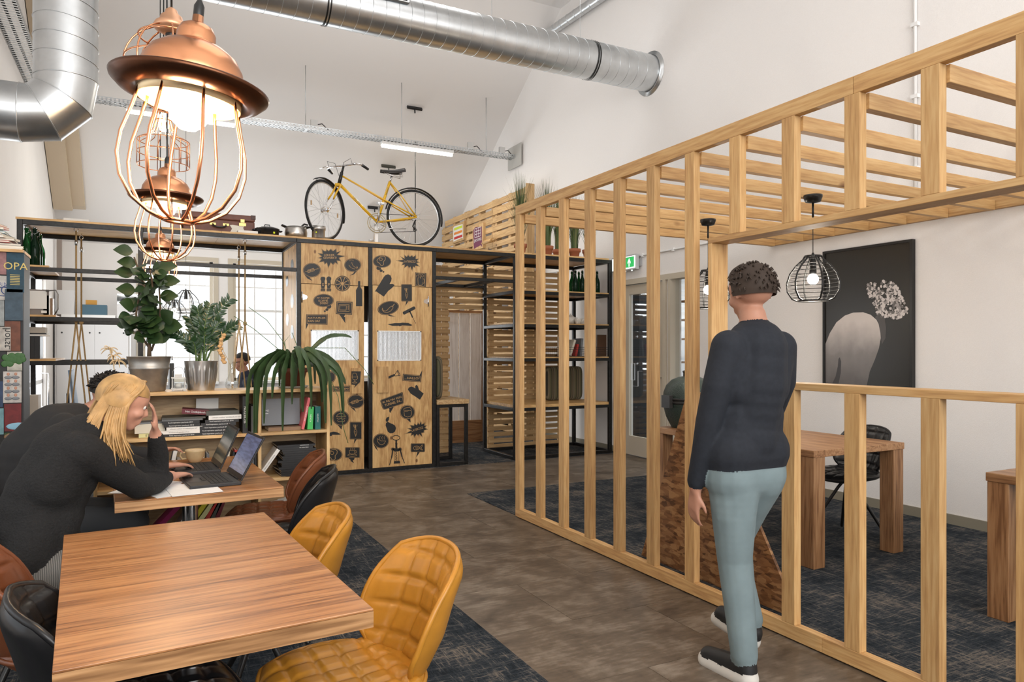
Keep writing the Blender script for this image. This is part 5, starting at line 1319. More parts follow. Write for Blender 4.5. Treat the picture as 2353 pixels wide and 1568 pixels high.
# ------------------------------------------------------------------ potted grasses on the right end
terra = mat('terracotta', (.34,.115,.055), .75, noise=.08, nscale=10); soil = mat('potting_soil', (.03,.02,.014), .95)
grass_m = [mat('grass_a', (.075,.11,.03), .6), mat('grass_b', (.13,.14,.045), .6), mat('grass_c', (.03,.05,.018), .6)]
def grass_pot(label, px, Y, hh, rim=.088):
    p = on_top(px, Y); r = thing('potted_grass', label, 'plant', (p, Y, ZBT), 'potted grasses', local=True); s_ = rim/.088
    build('pot', MB().lathe([(0,0),(.052*s_,0),(.056*s_,.004),(.072*s_,.095*s_),(.084*s_,.096*s_),(.088*s_,.14*s_),(.082*s_,.14*s_),(.078*s_,.11*s_),(0,.11*s_)], n=28), terra, r)
    build('soil', MB().disc((0,0,.112*s_), .078*s_, 20), soil, r)
    m = MB()
    for i in range(190):
        a = random.uniform(0, 2*PI); b = random.uniform(0, .05)*s_; h = hh*random.uniform(.55, 1.05); out = random.uniform(.03, .34 if px < 1340 else .2)*random.random()**.7
        x0, y0 = b*math.cos(a), b*math.sin(a); w = .0050
        dx, dy = math.cos(a), math.sin(a); nx, ny = -dy, dx; vs = []
        for k in range(6):
            t_ = k/5; ww = w*(1-t_**2)+.0003
            c = (x0+dx*out*t_**2.2, y0+dy*out*t_**2.2, .11*s_ + h*t_*(1-.12*t_*out*4))
            vs += [(c[0]-nx*ww, c[1]-ny*ww, c[2]), (c[0]+nx*ww, c[1]+ny*ww, c[2])]
        m.add(vs, [(2*k, 2*k+1, 2*k+3, 2*k+2) for k in range(5)], random.choice((0,0,1,2)))
    o = build('grass_blades', m, grass_m, r); o['kind'] = 'stuff'
    return r
grass_pot('terracotta pot of tall grass leftmost on the right rack', 1196, 8.2, .98)
grass_pot('terracotta pot of tall grass second from the left on the right rack', 1257, 8.2, .92)
grass_pot('terracotta pot of dark grass squeezed third in the row', 1283, 8.42, .88)
grass_pot('terracotta pot of upright grass fourth in the row on the right rack', 1320, 8.25, .80)
grass_pot('terracotta pot of sparse grass at the right end of the rack top', 1352, 8.25, .52)

# ------------------------------------------------------------------ plants on the pine bookshelf
ZP = PZL[4] + .0005
def leafmesh(name, L_, W_, m, curl=.25, fold=.15):
    mb = MB()
    def fn(u, v):
        t_ = v; w = W_/2*math.sin(PI*min(1, t_**.8))*(1.0 if t_ < .98 else .3); x = (2*u-1)*w
        return Vector((x, t_*L_, -curl*L_*t_*t_ + fold*abs(x)))
    mb.grid(fn, 5, 8)
    o = build(name, mb, m, recenter=False); me = o.data; bpy.data.objects.remove(o); return me
def put_leaf(root, me, p, d, up=(0,0,1), s_=1.0, name='leaf', par=None):
    d = Vector(d).normalized(); upv = Vector(up); x = d.cross(upv)
    if x.length < 1e-3: x = d.cross(Vector((1,0,0)))
    x.normalize(); z = x.cross(d)
    o = bpy.data.objects.new(name, me); COL.objects.link(o); o.parent = root
    o.matrix_local = Matrix.Translation(p) @ Matrix((x, d, z)).transposed().to_4x4() @ Matrix.Scale(s_, 4); return o
def on_shelf(px, y): return PY(px, 890, y).x
zinc = mat('zinc', (.33,.32,.30), .45, .85, noise=.12, nscale=25); brushed = mat('brushed_steel_pot', (.50,.49,.47), .28, .95)
lf_dark = mat('fig_leaf', (.018,.042,.012), .4, noise=.25, nscale=12); lf_zz = mat('zz_leaf', (.015,.045,.014), .28, noise=.2, nscale=10); lf_strap = mat('strap_leaf', (.030,.058,.020), .38, noise=.25, nscale=9); stemm = mat('brown_stem', (.09,.06,.035), .8); stemg = mat('green_stem', (.07,.12,.035), .5)
Yq = YP + .17
def pxm(n): return n/F*Yq/1.09
# round-leaved tree in a zinc bucket
x = on_shelf(343, Yq); r = thing('potted_tree', 'round-leaved green plant in a grey zinc bucket', 'plant', (x, Yq, ZP), local=True)
rb_, rt_, hb = .085, .118, .205
build('bucket', MB().lathe([(0,0),(rb_,0),(rb_+.004,.004),(rb_+(rt_-rb_)*.62,hb*.62),(rb_+(rt_-rb_)*.62+.004,hb*.64),(rb_+(rt_-rb_)*.7+.004,hb*.7),(rb_+(rt_-rb_)*.7,hb*.72),(rt_,hb),(rt_+.005,hb+.003),(rt_-.004,hb+.002),(rt_-.012,hb*.86),(0,hb*.86)], n=40), zinc, r)
build('soil', MB().disc((0,0,hb*.87), rt_-.012, 24), soil, r)
for s_ in (-1, 1): build('bucket_ear', MB().lathe([(.004,0),(.012,0),(.012,.006),(.004,.006)], (s_*(rt_+.003),0,hb-.008), 10, Matrix.Rotation(PI/2,3,'Y')), zinc, r)
stems = [[(0,0,hb*.86),(.0,0,.30),(-.03,.01,.42),(-.02,0,.60),(-.08,0,.80)], [(.01,0,.24),(.05,-.01,.36),(.06,0,.5),(.05,0,.68)], [(0,.01,.26),(-.05,.02,.34),(-.07,.0,.46),(-.05,0,.6)], [(-.02,0,.5),(.02,-.02,.62),(.0,0,.75)]]
for q in stems: build('stem', MB().tube(q, [.014 if q is stems[0] else .007]*1+[.009 if q is stems[0] else .006]*(len(q)-2)+[.004], 8), stemm, r)
fm = leafmesh('fig_leaf', .105, .10, lf_dark, .15, .1)
for i in range(120):
    q = random.choice(stems); k = random.randrange(1, len(q)-1) if len(q) > 3 else 1; t_ = random.random(); p = Vector(q[k]).lerp(Vector(q[k+1]), t_)
    a = random.uniform(0, 2*PI); out = random.uniform(.01, .05); d = Vector((math.cos(a), math.sin(a), random.uniform(-.5, .5)))
    put_leaf(r, fm, p+d*out, d, (random.uniform(-.4,.4), -1, random.uniform(.1,1)), s_=random.uniform(.6, 1.1)*(.75 if p.z > .6 else 1))
for (dx, dz, ax) in ((-.155,.83,-1),(-.12,.76,-1),(.09,.75,1),(-.15,.70,-1),(.12,.66,1),(.10,.57,1),(-.13,.60,-1)): put_leaf(r, fm, Vector((dx*.55,0,dz)), (ax, -.2, .15), (0,-1,.8), s_=1.0)
# ZZ plant in a ribbed steel pot
x = on_shelf(462, Yq); r = thing('potted_plant', 'feathery dark green plant in a ribbed steel pot', 'plant', (x, Yq, ZP), local=True)
def ribpot(u, v):
    a = 2*PI*u; rr = .077+.020*v; rib = .0035*max(0, math.cos(a*18)) if .2 < v < .8 else 0
    return Vector(((rr+rib)*math.cos(a), (rr+rib)*math.sin(a), .178*v))
build('pot', MB().grid(ribpot, 216, 12, closed_u=True).lathe([(0,.0),(.077,0)], n=30).lathe([(.097,.178),(.1,.180),(.094,.179),(.09,.155),(0,.155)], n=40), brushed, r)
build('soil', MB().disc((0,0,.156), .09, 24), soil, r)
zm = leafmesh('zz_leaflet', .062, .024, lf_zz, .15, .25)
zst = [(-.02,.0,.50,-.03),(.05,.0,.52,.05),(.16,.02,.56,.18),(-.17,0,.36,-.20),(.10,-.03,.42,.14),(-.06,.03,.44,-.06),(.02,-.05,.36,.0),(.13,.04,.38,.17),(-.05,-.04,.3,-.08),(.0,.05,.46,.02),(.2,-.02,.40,.22)]
for (ex, ey, ez, _) in zst:
    P0 = Vector((random.uniform(-.04,.04), random.uniform(-.03,.03), .155)); P2 = Vector((ex, ey, ez)); P1 = P0.lerp(P2, .5)+Vector((-ex*.22, 0, .05))
    cv_ = [P0*(1-t_)**2+P1*2*t_*(1-t_)+P2*t_*t_ for t_ in [k/10 for k in range(11)]]
    build('stem', MB().tube(cv_, [.0065-.0045*k/10 for k in range(11)], 6), stemg, r)
    n = int(8 + ez*12)
    for k in range(n):
        t_ = .28+.72*k/(n-1); p = P0*(1-t_)**2+P1*2*t_*(1-t_)+P2*t_*t_; tg = (P1-P0)*(1-t_)+(P2-P1)*t_; tg.normalize()
        for s_ in (-1, 1):
            sdv = tg.cross(Vector((0,1,0)) if abs(tg.y) < .8 else Vector((1,0,0))).normalized()*s_
            dd = tg*.75+sdv*.8+Vector((0,random.uniform(-.35,.35),0)); put_leaf(r, zm, p, dd, (0,-1,.2), s_=random.uniform(.75,1.15)*(1-.25*abs(t_-.55)), name='leaflet')
# strap-leaf cactus in terracotta
x = on_shelf(673, Yq-.02); r = thing('potted_plant', 'drooping strap-leaved plant in a terracotta pot at the shelf end', 'plant', (x, Yq-.02, ZP), local=True)
build('saucer', MB().lathe([(0,0),(.085,0),(.1,.014),(.096,.014),(.082,.005),(0,.005)], n=28), mat('grey_saucer', (.3,.29,.27), .5), r)
build('pot', MB().lathe([(0,.006),(.062,.006),(.085,.10),(.092,.101),(.095,.13),(.088,.13),(.084,.105),(0,.105)], n=28), mat('dark_terracotta', (.16,.045,.022), .6), r)
build('soil', MB().disc((0,0,.106), .083, 20), soil, r)
def strap(pts, w, mname=lf_strap):
    pts = [Vector(p) for p in pts]; n = 16; m = MB(); vs = []
    for k in range(n+1):
        t_ = k/n*(len(pts)-1); i = min(int(t_), len(pts)-2); f = t_-i
        p0, p1, p2, p3 = pts[max(i-1,0)], pts[i], pts[i+1], pts[min(i+2, len(pts)-1)]
        p = .5*((2*p1)+(-p0+p2)*f+(2*p0-5*p1+4*p2-p3)*f*f+(-p0+3*p1-3*p2+p3)*f**3)
        tg = (p2-p1).normalized(); sd2 = tg.cross(Vector((0,1,.15))).normalized() if abs(tg.y) < .9 else Vector((1,0,0))
        sd2 = (sd2*.75+Vector((0,.55,0))).normalized()
        ww = w*(math.sin(PI*min(.97, .12+.85*k/n))**.6)*(1+.10*math.sin(k*2.1))
        vs += [p-sd2*ww, p+Vector((0,-.004,.003)), p+sd2*ww]
    fs = []
    for k in range(n): a = 3*k; fs += [(a,a+1,a+4,a+3), (a+1,a+2,a+5,a+4)]
    m.add(vs, fs, 0, True); return build('strap_leaf', m, mname, r)
random.seed(11)
for i in range(26):
    a = random.uniform(-PI, .15) if i < 24 else random.uniform(0, PI); R0 = random.uniform(.16, .34); dn = random.uniform(-.28, .02) if math.sin(a) < .2 else random.uniform(.0,.1)
    c, s_ = math.cos(a), math.sin(a)
    s_ *= .62
    if math.sin(a) < 0 and abs(s_*R0) < .19: s_ = -random.uniform(.19, .23)/R0*1.0 if dn < -.05 else s_
    top = random.uniform(.19, .27)
    strap([(c*.03, s_*.03, .11), (c*R0*.35, s_*R0*.4, top), (c*R0*.8, s_*R0*.85, top*.72), (c*R0, s_*R0*1.02, max(.02, dn+.16) if dn > -.05 else .06), (c*R0*1.05, s_*R0*1.05, dn if (dn < -.05 and abs(s_*R0) > .17) else max(.015, dn))], random.uniform(.018, .028))
strap([(.02,0,.12),(.10,-.05,.24),(.20,-.08,.33),(.30,-.1,.345),(.36,-.1,.33)], .016)
for q in ([(.0,0,.12),(.12,-.05,.26),(.3,-.16,.26),(.42,-.2,.12),(.48,-.2,.02)], [(0,0,.12),(-.10,0,.26),(-.24,0,.38),(-.36,.0,.46)], [(0,0,.12),(-.06,0,.3),(-.16,.02,.44),(-.27,.02,.52)], [(.02,0,.12),(.15,-.1,.22),(.24,-.22,-.05),(.27,-.24,-.25),(.30,-.24,-.35)], [(-.02,0,.12),(-.05,.02,.30),(.0,.03,.36),(.06,.03,.2)]): build('thin_shoot', MB().tube([tuple(p) for p in q], .0022, 5), stemg, r)
# vase with dried stems, lantern, dried flower stem
x = on_shelf(533, Yq-.06); r = thing('glass_vase', 'bulbous clear glass vase with dried stems', 'vase', (x, Yq-.06, ZP), local=True)
vg = pane_mat('vase_glass', (.90,.92,.92), .18)
build('vase_body', MB().lathe([(0,.003),(.025,.002),(.036,.012),(.042,.035),(.036,.06),(.018,.09),(.012,.12),(.013,.155),(.017,.165)], n=28), vg, r)
dry = mat('dried_petals', (.50,.31,.14), .8); dry2 = mat('dried_straw', (.50,.38,.22), .8)
for k in range(13): 
    t_ = k/12; build('dried_petal', MB().ball((-.045-.02*math.sin(t_*3)+random.uniform(-.006,.006), random.uniform(-.01,.01), .17+.17*t_), .014, 8, 5, (1,.6,.8)), dry, r)
build('dried_stem', MB().tube([(0,0,.01),(-.01,0,.16),(-.05,0,.24),(-.06,0,.36)], .002, 5).tube([(0,0,.01),(.01,0,.16),(.02,0,.3),(.045,0,.40)], .0018, 5), dry2, r)
m = MB()
for k in range(90):
    t_ = random.random(); p = Vector((.018+.03*t_, 0, .26+.16*t_)); d = Vector((random.uniform(.0,1), random.uniform(-.4,.4), random.uniform(.3,1))).normalized()*random.uniform(.03,.09)*(1-.3*t_); q = p+d; w = .0006
    m.add([p-Vector((w,0,0)), p+Vector((w,0,0)), q], [(0,1,2)])
o = build('plume', m, dry2, r); o['kind'] = 'stuff'
x = on_shelf(410, Yq-.04); r = thing('lantern', 'small zinc lantern with glass sides between the two metal pots', 'lantern', (x, Yq-.04, ZP), local=True)
w = .034
build('base', MB().box(-w-.006,-w-.006,.008,w+.006,w+.006,.016).box(-w,-w,0,-w+.01,-w+.01,.008).box(w-.01,-w,0,w,-w+.01,.008).box(-w,w-.01,0,-w+.01,w,.008).box(w-.01,w-.01,0,w,w,.008), zinc, r)
for a in (-1, 1):
    for b in (-1, 1): build('corner_post', MB().box(a*w-.002,b*w-.002,.016,a*w+.002,b*w+.002,.075), zinc, r)
build('glass_box', MB().box(-w+.003,-w+.003,.016,w-.003,w-.003,.074), vg, r)
build('roof', MB().box(-w-.005,-w-.005,.075,w+.005,w+.005,.081).box(-.02,-.02,.081,.02,.02,.10), zinc, r)
build('bail_handle', MB().tube([(-.03,0,.08),(-.032,0,.115),(-.02,0,.138),(0,0,.146),(.02,0,.138),(.032,0,.115),(.03,0,.08)], .0018, 6), zinc, r)
build('candle', MB().lathe([(0,.017),(.018,.017),(.018,.045),(0,.045)], n=14), CV['white'], r)
x = on_shelf(263, Yq); r = thing('glass_vase', 'slim vase with frizzy dried flower behind the seated man', 'vase', (x, Yq, ZP), local=True)
build('vase_body', MB().lathe([(0,.002),(.025,.002),(.03,.03),(.014,.08),(.013,.11),(.016,.12)], n=20), vg, r)
build('dried_stem', MB().tube([(0,0,.005),(.0,0,.12),(-.01,0,.2),(-.02,0,.26)], .003, 5), dry2, r)
for (cx, cz) in ((-.025,.25),(.02,.18),(-.005,.21)):
    for k in range(11):
        a = random.uniform(0, 2*PI); b = random.uniform(-.3, 1); p = Vector((cx,0,cz)); q = [p]
        for j in range(1, 6): t_ = j/5; q.append(p+Vector((math.cos(a)*.05*t_, math.sin(a)*.03*t_, .045*b*t_-.05*t_*t_+.02*t_)))
        build('frizzy_petal', MB().tube(q, [.0032]*5+[.001], 4), mat('cream_frizz', (.60,.46,.28), .8), r)

# ------------------------------------------------------------------ people
import numpy as np
skin = mat('skin', (.52,.27,.19), .5, noise=.06, nscale=20); skin2 = mat('skin_tan', (.42,.21,.14), .5, noise=.06, nscale=20)
knit = mat('charcoal_knit', (.010,.010,.0105), .9, noise=.25, nscale=120, bump=.5); tee = mat('dark_grey_shirt', (.015,.015,.016), .85, noise=.1, nscale=60)
def check_mat():
    m, t, b = nt('grey_checked_cloth'); N = t.nodes; tc = N.new('ShaderNodeTexCoord'); mp = N.new('ShaderNodeMapping'); mp.inputs['Scale'].default_value = (90, 90, 90); L(t, tc.outputs['Object'], mp.inputs['Vector'])
    w1 = N.new('ShaderNodeTexWave'); w1.inputs['Scale'].default_value = .6; w1.inputs['Distortion'].default_value = 1; L(t, mp.outputs[0], w1.inputs['Vector'])
    r = N.new('ShaderNodeValToRGB'); r.color_ramp.elements[0].color = (.05,.05,.05,1); r.color_ramp.elements[1].color = (.22,.215,.20,1); L(t, w1.outputs['Fac'], r.inputs['Fac']); L(t, r.outputs['Color'], b.inputs['Base Color']); b.inputs['Roughness'].default_value = .9; return m
check = check_mat(); jeans = mat('dark_trousers', (.035,.037,.04), .85); pale_jean = mat('pale_blue_grey_trousers', (.17,.225,.24), .85, noise=.12, nscale=8); navy = mat('navy_sweater', (.012,.015,.022), .85, noise=.15, nscale=60)
shoe_m = mat('black_shoe', (.015,.015,.016), .5); sole_m = mat('white_sole', (.6,.58,.54), .6)
blond = mat('blonde_hair', (.44,.265,.105), .5, noise=.22, nscale=26); darkh = mat('dark_hair', (.008,.006,.005), .75)
class Body:
    def __init__(s): s.seg = []
    def cap(s, a, b, r1, r2, m): s.seg.append((Vector(a), Vector(b), r1, r2, m)); return s
    def chain(s, pts, rs, m):
        for i in range(len(pts)-1): s.cap(pts[i], pts[i+1], rs[i], rs[i+1], m)
        return s
    def hand(s, w, d, n, th, L_=.175, curl=.5, m=0):
        """w wrist, d pointing direction, n palm-down normal (towards the palm), th = +1/-1 thumb side along d x n"""
        w = Vector(w); d = Vector(d).normalized(); n = Vector(n); n = (n - d*n.dot(d)).normalized(); sd = d.cross(n)*th
        k = L_/.18
        for o in (-.026, -.009, .009, .026): s.cap(w+sd*o*.7*k+d*.015*k, w+sd*o*k+d*.085*k, .0145*k, .0125*k, m)
        for i, (o, ln) in enumerate(((.029,.072),(.010,.082),(-.010,.076),(-.028,.060))):
            p = w+sd*o*k+d*.088*k; a = curl*.35; 
            for j, f in enumerate((.45,.32,.23)):
                dd = (d*math.cos(a)+n*math.sin(a)+sd*o*1.5).normalized(); q = p+dd*ln*f*k; s.cap(p, q, (.0092-.0008*j)*k, (.0086-.0010*j)*k, m); p = q; a += curl*.75
        p = w+sd*.022*k+d*.03*k; q = p+(sd*.7+d*.75+n*.35).normalized()*.038*k; s.cap(p, q, .0135*k, .0105*k, m); s.cap(q, q+(sd*.25+d*.9+n*.3).normalized()*.03*k, .0102*k, .0085*k, m)
        return s
    def head(s, c, f, up, m, sz=1.0):
        """c centre of the skull, f facing, up"""
        f = Vector(f).normalized(); up = Vector(up); up = (up-f*up.dot(f)).normalized(); sd = f.cross(up)
        P = lambda x, y, z: Vector(c)+(f*x+sd*y+up*z)*sz
        s.cap(P(-.022,0,.025), P(.018,0,.03), .082*sz, .078*sz, m); s.cap(P(.03,0,-.03), P(.03,0,-.06), .060*sz, .046*sz, m)
        s.cap(P(.055,0,-.085), P(.06,0,-.088), .026*sz, .024*sz, m)
        s.cap(P(.088,0,.0), P(.102,0,-.026), .011*sz, .0145*sz, m)                     # nose
        for q in (-1, 1):
            s.cap(P(.086,q*.015,.022), P(.070,q*.048,.020), .010*sz, .010*sz, m)       # brow
            s.cap(P(.070,q*.035,-.025), P(.060,q*.045,-.03), .022*sz, .02*sz, m)       # cheek
            s.cap(P(-.008,q*.080,.012), P(-.014,q*.082,-.022), .013*sz, .010*sz, m)    # ear
        s.cap(P(.088,-.02,-.056), P(.088,.02,-.056), .0085*sz, .0085*sz, m); s.cap(P(.086,-.017,-.068), P(.086,.017,-.068), .009*sz, .009*sz, m)
        return P
    def mesh(s, name, mats, parent, voxel=.006, smooth=24):
        m = MB()
        for a, b, r1, r2, mi in s.seg:
            ln = (b-a).length; n = max(1, int(ln/(.35*min(r1, r2)))); n = min(n, 24)
            for k in range(n+1):
                t_ = k/n; m.ball(a.lerp(b, t_), r1+(r2-r1)*t_, 14, 9)
        me = bpy.data.meshes.new('raw'); me.from_pydata(m.v, [], m.f); me.update()
        o = bpy.data.objects.new('raw', me); COL.objects.link(o)
        # close the ball poles so every ball is a volume
        md = o.modifiers.new('weld', 'WELD'); md.merge_threshold = .00005
        md = o.modifiers.new('rm', 'REMESH'); md.mode = 'VOXEL'; md.voxel_size = voxel; md.use_smooth_shade = True
        md = o.modifiers.new('sm', 'SMOOTH'); md.iterations = smooth; md.factor = .5
        dg = bpy.context.evaluated_depsgraph_get(); dg.update()
        em = bpy.data.meshes.new_from_object(o.evaluated_get(dg)); bpy.data.objects.remove(o)
        nf = len(em.polygons); ctr = np.empty(nf*3, dtype=np.float32); em.polygons.foreach_get('center', ctr); ctr = ctr.reshape(-1, 3)
        best = np.full(nf, 1e9, dtype=np.float32); idx = np.zeros(nf, dtype=np.int32)
        for a, b, r1, r2, mi in s.seg:
            A = np.array(a, dtype=np.float32); D = np.array(b-a, dtype=np.float32); dd = float((D*D).sum())+1e-9
            t_ = np.clip(((ctr-A)@D)/dd, 0, 1); dist = np.linalg.norm(ctr-(A+t_[:, None]*D), axis=1)-(r1+(r2-r1)*t_)
            w = dist < best; best[w] = dist[w]; idx[w] = mi
        off = OFF[parent.as_pointer()]
        em.transform(Matrix.Translation(-off))
        em.materials.clear()
        for q in mats: em.materials.append(q)
        em.polygons.foreach_set('material_index', idx); em.polygons.foreach_set('use_smooth', [True]*nf); em.name = name; em.update()
        ob = bpy.data.objects.new(name, em); COL.objects.link(ob); ob.parent = parent; OFF[ob.as_pointer()] = off; return ob
def eyes(P, parent, sz=1.0):
    for q in (-1, 1):
        c = P(.077, q*.031, .004); e = build('eye', MB().ball(c, .0115*sz, 12, 8), mat('eye_white', (.7,.68,.65), .2), parent)
        c2 = P(.0865, q*.031, .004); build('iris', MB().ball(c2, .005*sz, 10, 6), mat('iris_dark', (.03,.02,.015), .2), e)

# blonde woman leaning over the near laptop
w = thing('person', 'seated person with long blonde hair and charcoal jumper leaning on the table', 'person', (-.40, 3.36, .0065))
b = Body()
b.chain([(-.40,3.36,.58),(-.385,3.36,.70),(-.335,3.355,.84),(-.265,3.35,.97),(-.205,3.35,1.04)], [.150,.148,.150,.145,.105], 1)
for q in (-1, 1):
    b.cap((-.39,3.36+q*.075,.60), (-.36,3.36+q*.06,.72), .115, .105, 1); b.cap((-.31,3.355+q*.075,.88), (-.225,3.35+q*.105,1.005), .105, .078, 1)
    b.cap((-.345,3.36+q*.05,.64), (-.30,3.36+q*.04,.74), .10, .09, 1)
b.cap((-.36,3.36,.55), (-.33,3.36,.56), .155, .15, 1)
b.cap((-.205,3.35,1.05), (-.13,3.355,1.115), .056, .052, 0)
P = b.head((-.075,3.36,1.185), (.93,.10,-.36), (.30,0,.95), 0, .98)
b.chain([(-.205,3.225,1.005),(-.12,3.30,.92),(-.02,3.41,.825)], [.072,.062,.056], 1); b.chain([(-.02,3.41,.822),(.045,3.54,.808),(.085,3.66,.806)], [.056,.050,.040], 1)
b.cap((.085,3.66,.806), (.115,3.715,.806), .031, .027, 0); b.hand((.118,3.718,.806), (.55,.80,-.05), (0,0,-1), 1, .17, .45, 0)
b.chain([(-.20,3.475,1.01),(-.08,3.56,.90),(.055,3.61,.825)], [.070,.058,.052], 1); b.chain([(.055,3.61,.825),(.058,3.575,.93),(.05,3.54,1.0)], [.050,.046,.038], 1)
b.cap((.05,3.54,1.0), (.045,3.525,1.03), .03, .026, 0); b.hand((.045,3.522,1.032), (-.02,-.30,.95), (-1,-.1,0), 1, .165, .35, 0)
for q in (-1, 1):
    b.chain([(-.36,3.36+q*.09,.535),(-.16,3.36+q*.12,.55),(.03,3.36+q*.13,.535)], [.095,.082,.066], 2); b.chain([(.03,3.36+q*.13,.535),(.02,3.36+q*.13,.30),(-.02,3.36+q*.13,.10)], [.062,.052,.042], 2)
    b.cap((-.03,3.36+q*.13,.052), (.14,3.36+q*.14,.042), .042, .034, 3)
wb_ = b.mesh('body', [skin, knit, check, shoe_m], w)
eyes(P, w, .98)
# long hair: strands from the parting over the skull and down past the shoulder
random.seed(3); hm = MB()
for i in range(420):
    u = random.random(); a = random.uniform(-1, 1)
    st_ = P(.05-.10*u, a*.015, .108-.02*u)
    side = 1 if a > 0 else -1
    k = random.random()
    back = -.02-.10*k
    q1 = P(.045-.12*k, side*(.060+.02*random.random()), .080-.02*k); q2 = P(.035+back, side*(.092-.03*k), .0)
    if side < 0: pass
    drop = random.uniform(.13, .27)
    q3 = Vector(q2)+Vector((-.015-.03*k, (.0 if side > 0 else .0)+random.uniform(-.02,.02), -.11)); q4 = q3+Vector((random.uniform(-.02,.05)-.02*k, random.uniform(-.03,.03), -drop*.55))
    if k > .6: q3 = Vector(q2)+Vector((-.03,0,-.05)); q4 = q3+Vector((-.025-.03*random.random(), random.uniform(-.02,.02), -.09))
    q = [st_, q1, q2, q3, q4]; vs = []
    pts = []
    for j in range(13):
        t_ = j/12*4; ii = min(int(t_), 3); f = t_-ii; p0, p1, p2, p3 = q[max(ii-1,0)], q[ii], q[ii+1], q[min(ii+2,4)]
        pts.append(.5*((2*p1)+(-p0+p2)*f+(2*p0-5*p1+4*p2-p3)*f*f+(-p0+3*p1-3*p2+p3)*f**3))
    hm.tube(pts, [.0052]*10+[.004,.003,.0012], 5)
# scalp
hm.grid(lambda u, v: P(-.010+.104*math.cos(2*PI*u)*math.sin(v*PI*(.66 if math.cos(2*PI*u) < .3 else .42)), .097*math.sin(2*PI*u)*math.sin(v*PI*.6), .022+.096*math.cos(v*PI*(.66 if math.cos(2*PI*u) < .3 else .42))), 28, 10, closed_u=True)
o = build('hair', hm, blond, w)
o['kind'] = 'stuff'
build('necklace', MB().tube([Vector((-.185+.075*math.cos(t_*PI/8), 3.353+.075*math.sin(t_*PI/8), 1.075-.02*math.cos(t_*PI/8))) for t_ in range(16)], .008, 8, closed=True), chrome, w)

# dark haired man beside her
w = thing('person', 'seated person with short dark hair and dark grey shirt behind the blonde', 'person', (-.50, 4.16, .0065))
b = Body()
b.chain([(-.50,4.16,.58),(-.50,4.16,.72),(-.47,4.17,.88),(-.38,4.18,.985),(-.315,4.20,1.03)], [.150,.148,.158,.150,.105], 1)
for q in (-1, 1):
    b.cap((-.49,4.16+q*.07,.60), (-.49,4.16+q*.07,.74), .11, .105, 1); b.cap((-.43,4.18+q*.09,.90), (-.345,4.19+q*.13,1.00), .11, .082, 1)
b.cap((-.305,4.21,1.035), (-.215,4.235,1.09), .062, .058, 0)
P = b.head((-.145,4.265,1.155), (.93,.05,-.36), (.34,0,.94), 0, 1.02)
b.chain([(-.34,4.06,1.02),(-.22,4.03,.92),(-.09,4.00,.83)], [.076,.066,.056], 1); b.chain([(-.09,4.00,.826),(-.02,4.02,.815)], [.053,.050], 1); b.chain([(-.02,4.02,.815),(.085,4.06,.806)], [.040,.029], 0)
b.hand((.088,4.062,.806), (.9,.35,-.04), (0,0,-1), 1, .185, .45, 0)
b.chain([(-.34,4.34,1.02),(-.20,4.38,.92),(-.08,4.38,.84)], [.076,.064,.054], 1); b.chain([(-.08,4.38,.835),(.0,4.36,.83)], [.048,.044], 1); b.cap((.0,4.36,.83), (.045,4.345,.835), .034, .029, 0)
b.hand((.048,4.345,.835), (.85,-.25,.25), (.2,-.3,-1), -1, .18, .7, 0)
for q in (-1, 1):
    b.chain([(-.46,4.16+q*.09,.535),(-.25,4.16+q*.12,.55),(-.04,4.16+q*.14,.54)], [.10,.088,.07], 2); b.chain([(-.04,4.16+q*.14,.54),(-.05,4.16+q*.14,.30),(-.08,4.16+q*.14,.10)], [.066,.055,.045], 2); b.cap((-.09,4.16+q*.14,.055), (.1,4.16+q*.15,.045), .044, .036, 3)
b.mesh('body', [skin2, tee, jeans, shoe_m], w)
eyes(P, w, 1.02)
hm = MB(); hm.grid(lambda u, v: P(-.014+.100*math.cos(2*PI*u)*math.sin(v*PI*(.62 if math.cos(2*PI*u) < .2 else .40)), .092*math.sin(2*PI*u)*math.sin(v*PI*.55), .028+.094*math.cos(v*PI*(.62 if math.cos(2*PI*u) < .2 else .40))), 32, 12, closed_u=True)
for i in range(380):
    a = random.uniform(0, 2*PI); v = random.random()**.6*.56; fr_ = math.cos(a) > .25
    if fr_ and v > .36: v *= .6
    c0 = P(-.014+.098*math.cos(a)*math.sin(v*PI), .090*math.sin(a)*math.sin(v*PI), .028+.092*math.cos(v*PI)); cN = P(-.014,0,.028); d = (c0-cN).normalized()
    c1 = c0+d*.012+Vector((random.uniform(-.012,.012), random.uniform(-.012,.012), random.uniform(-.004,.012))); hm.tube([c0-d*.004, c0.lerp(c1,.6), c1+Vector((random.uniform(-.008,.012),0,-.004))], [.005,.004,.0008], 4)
o = build('hair', hm, darkh, w); o['kind'] = 'stuff'

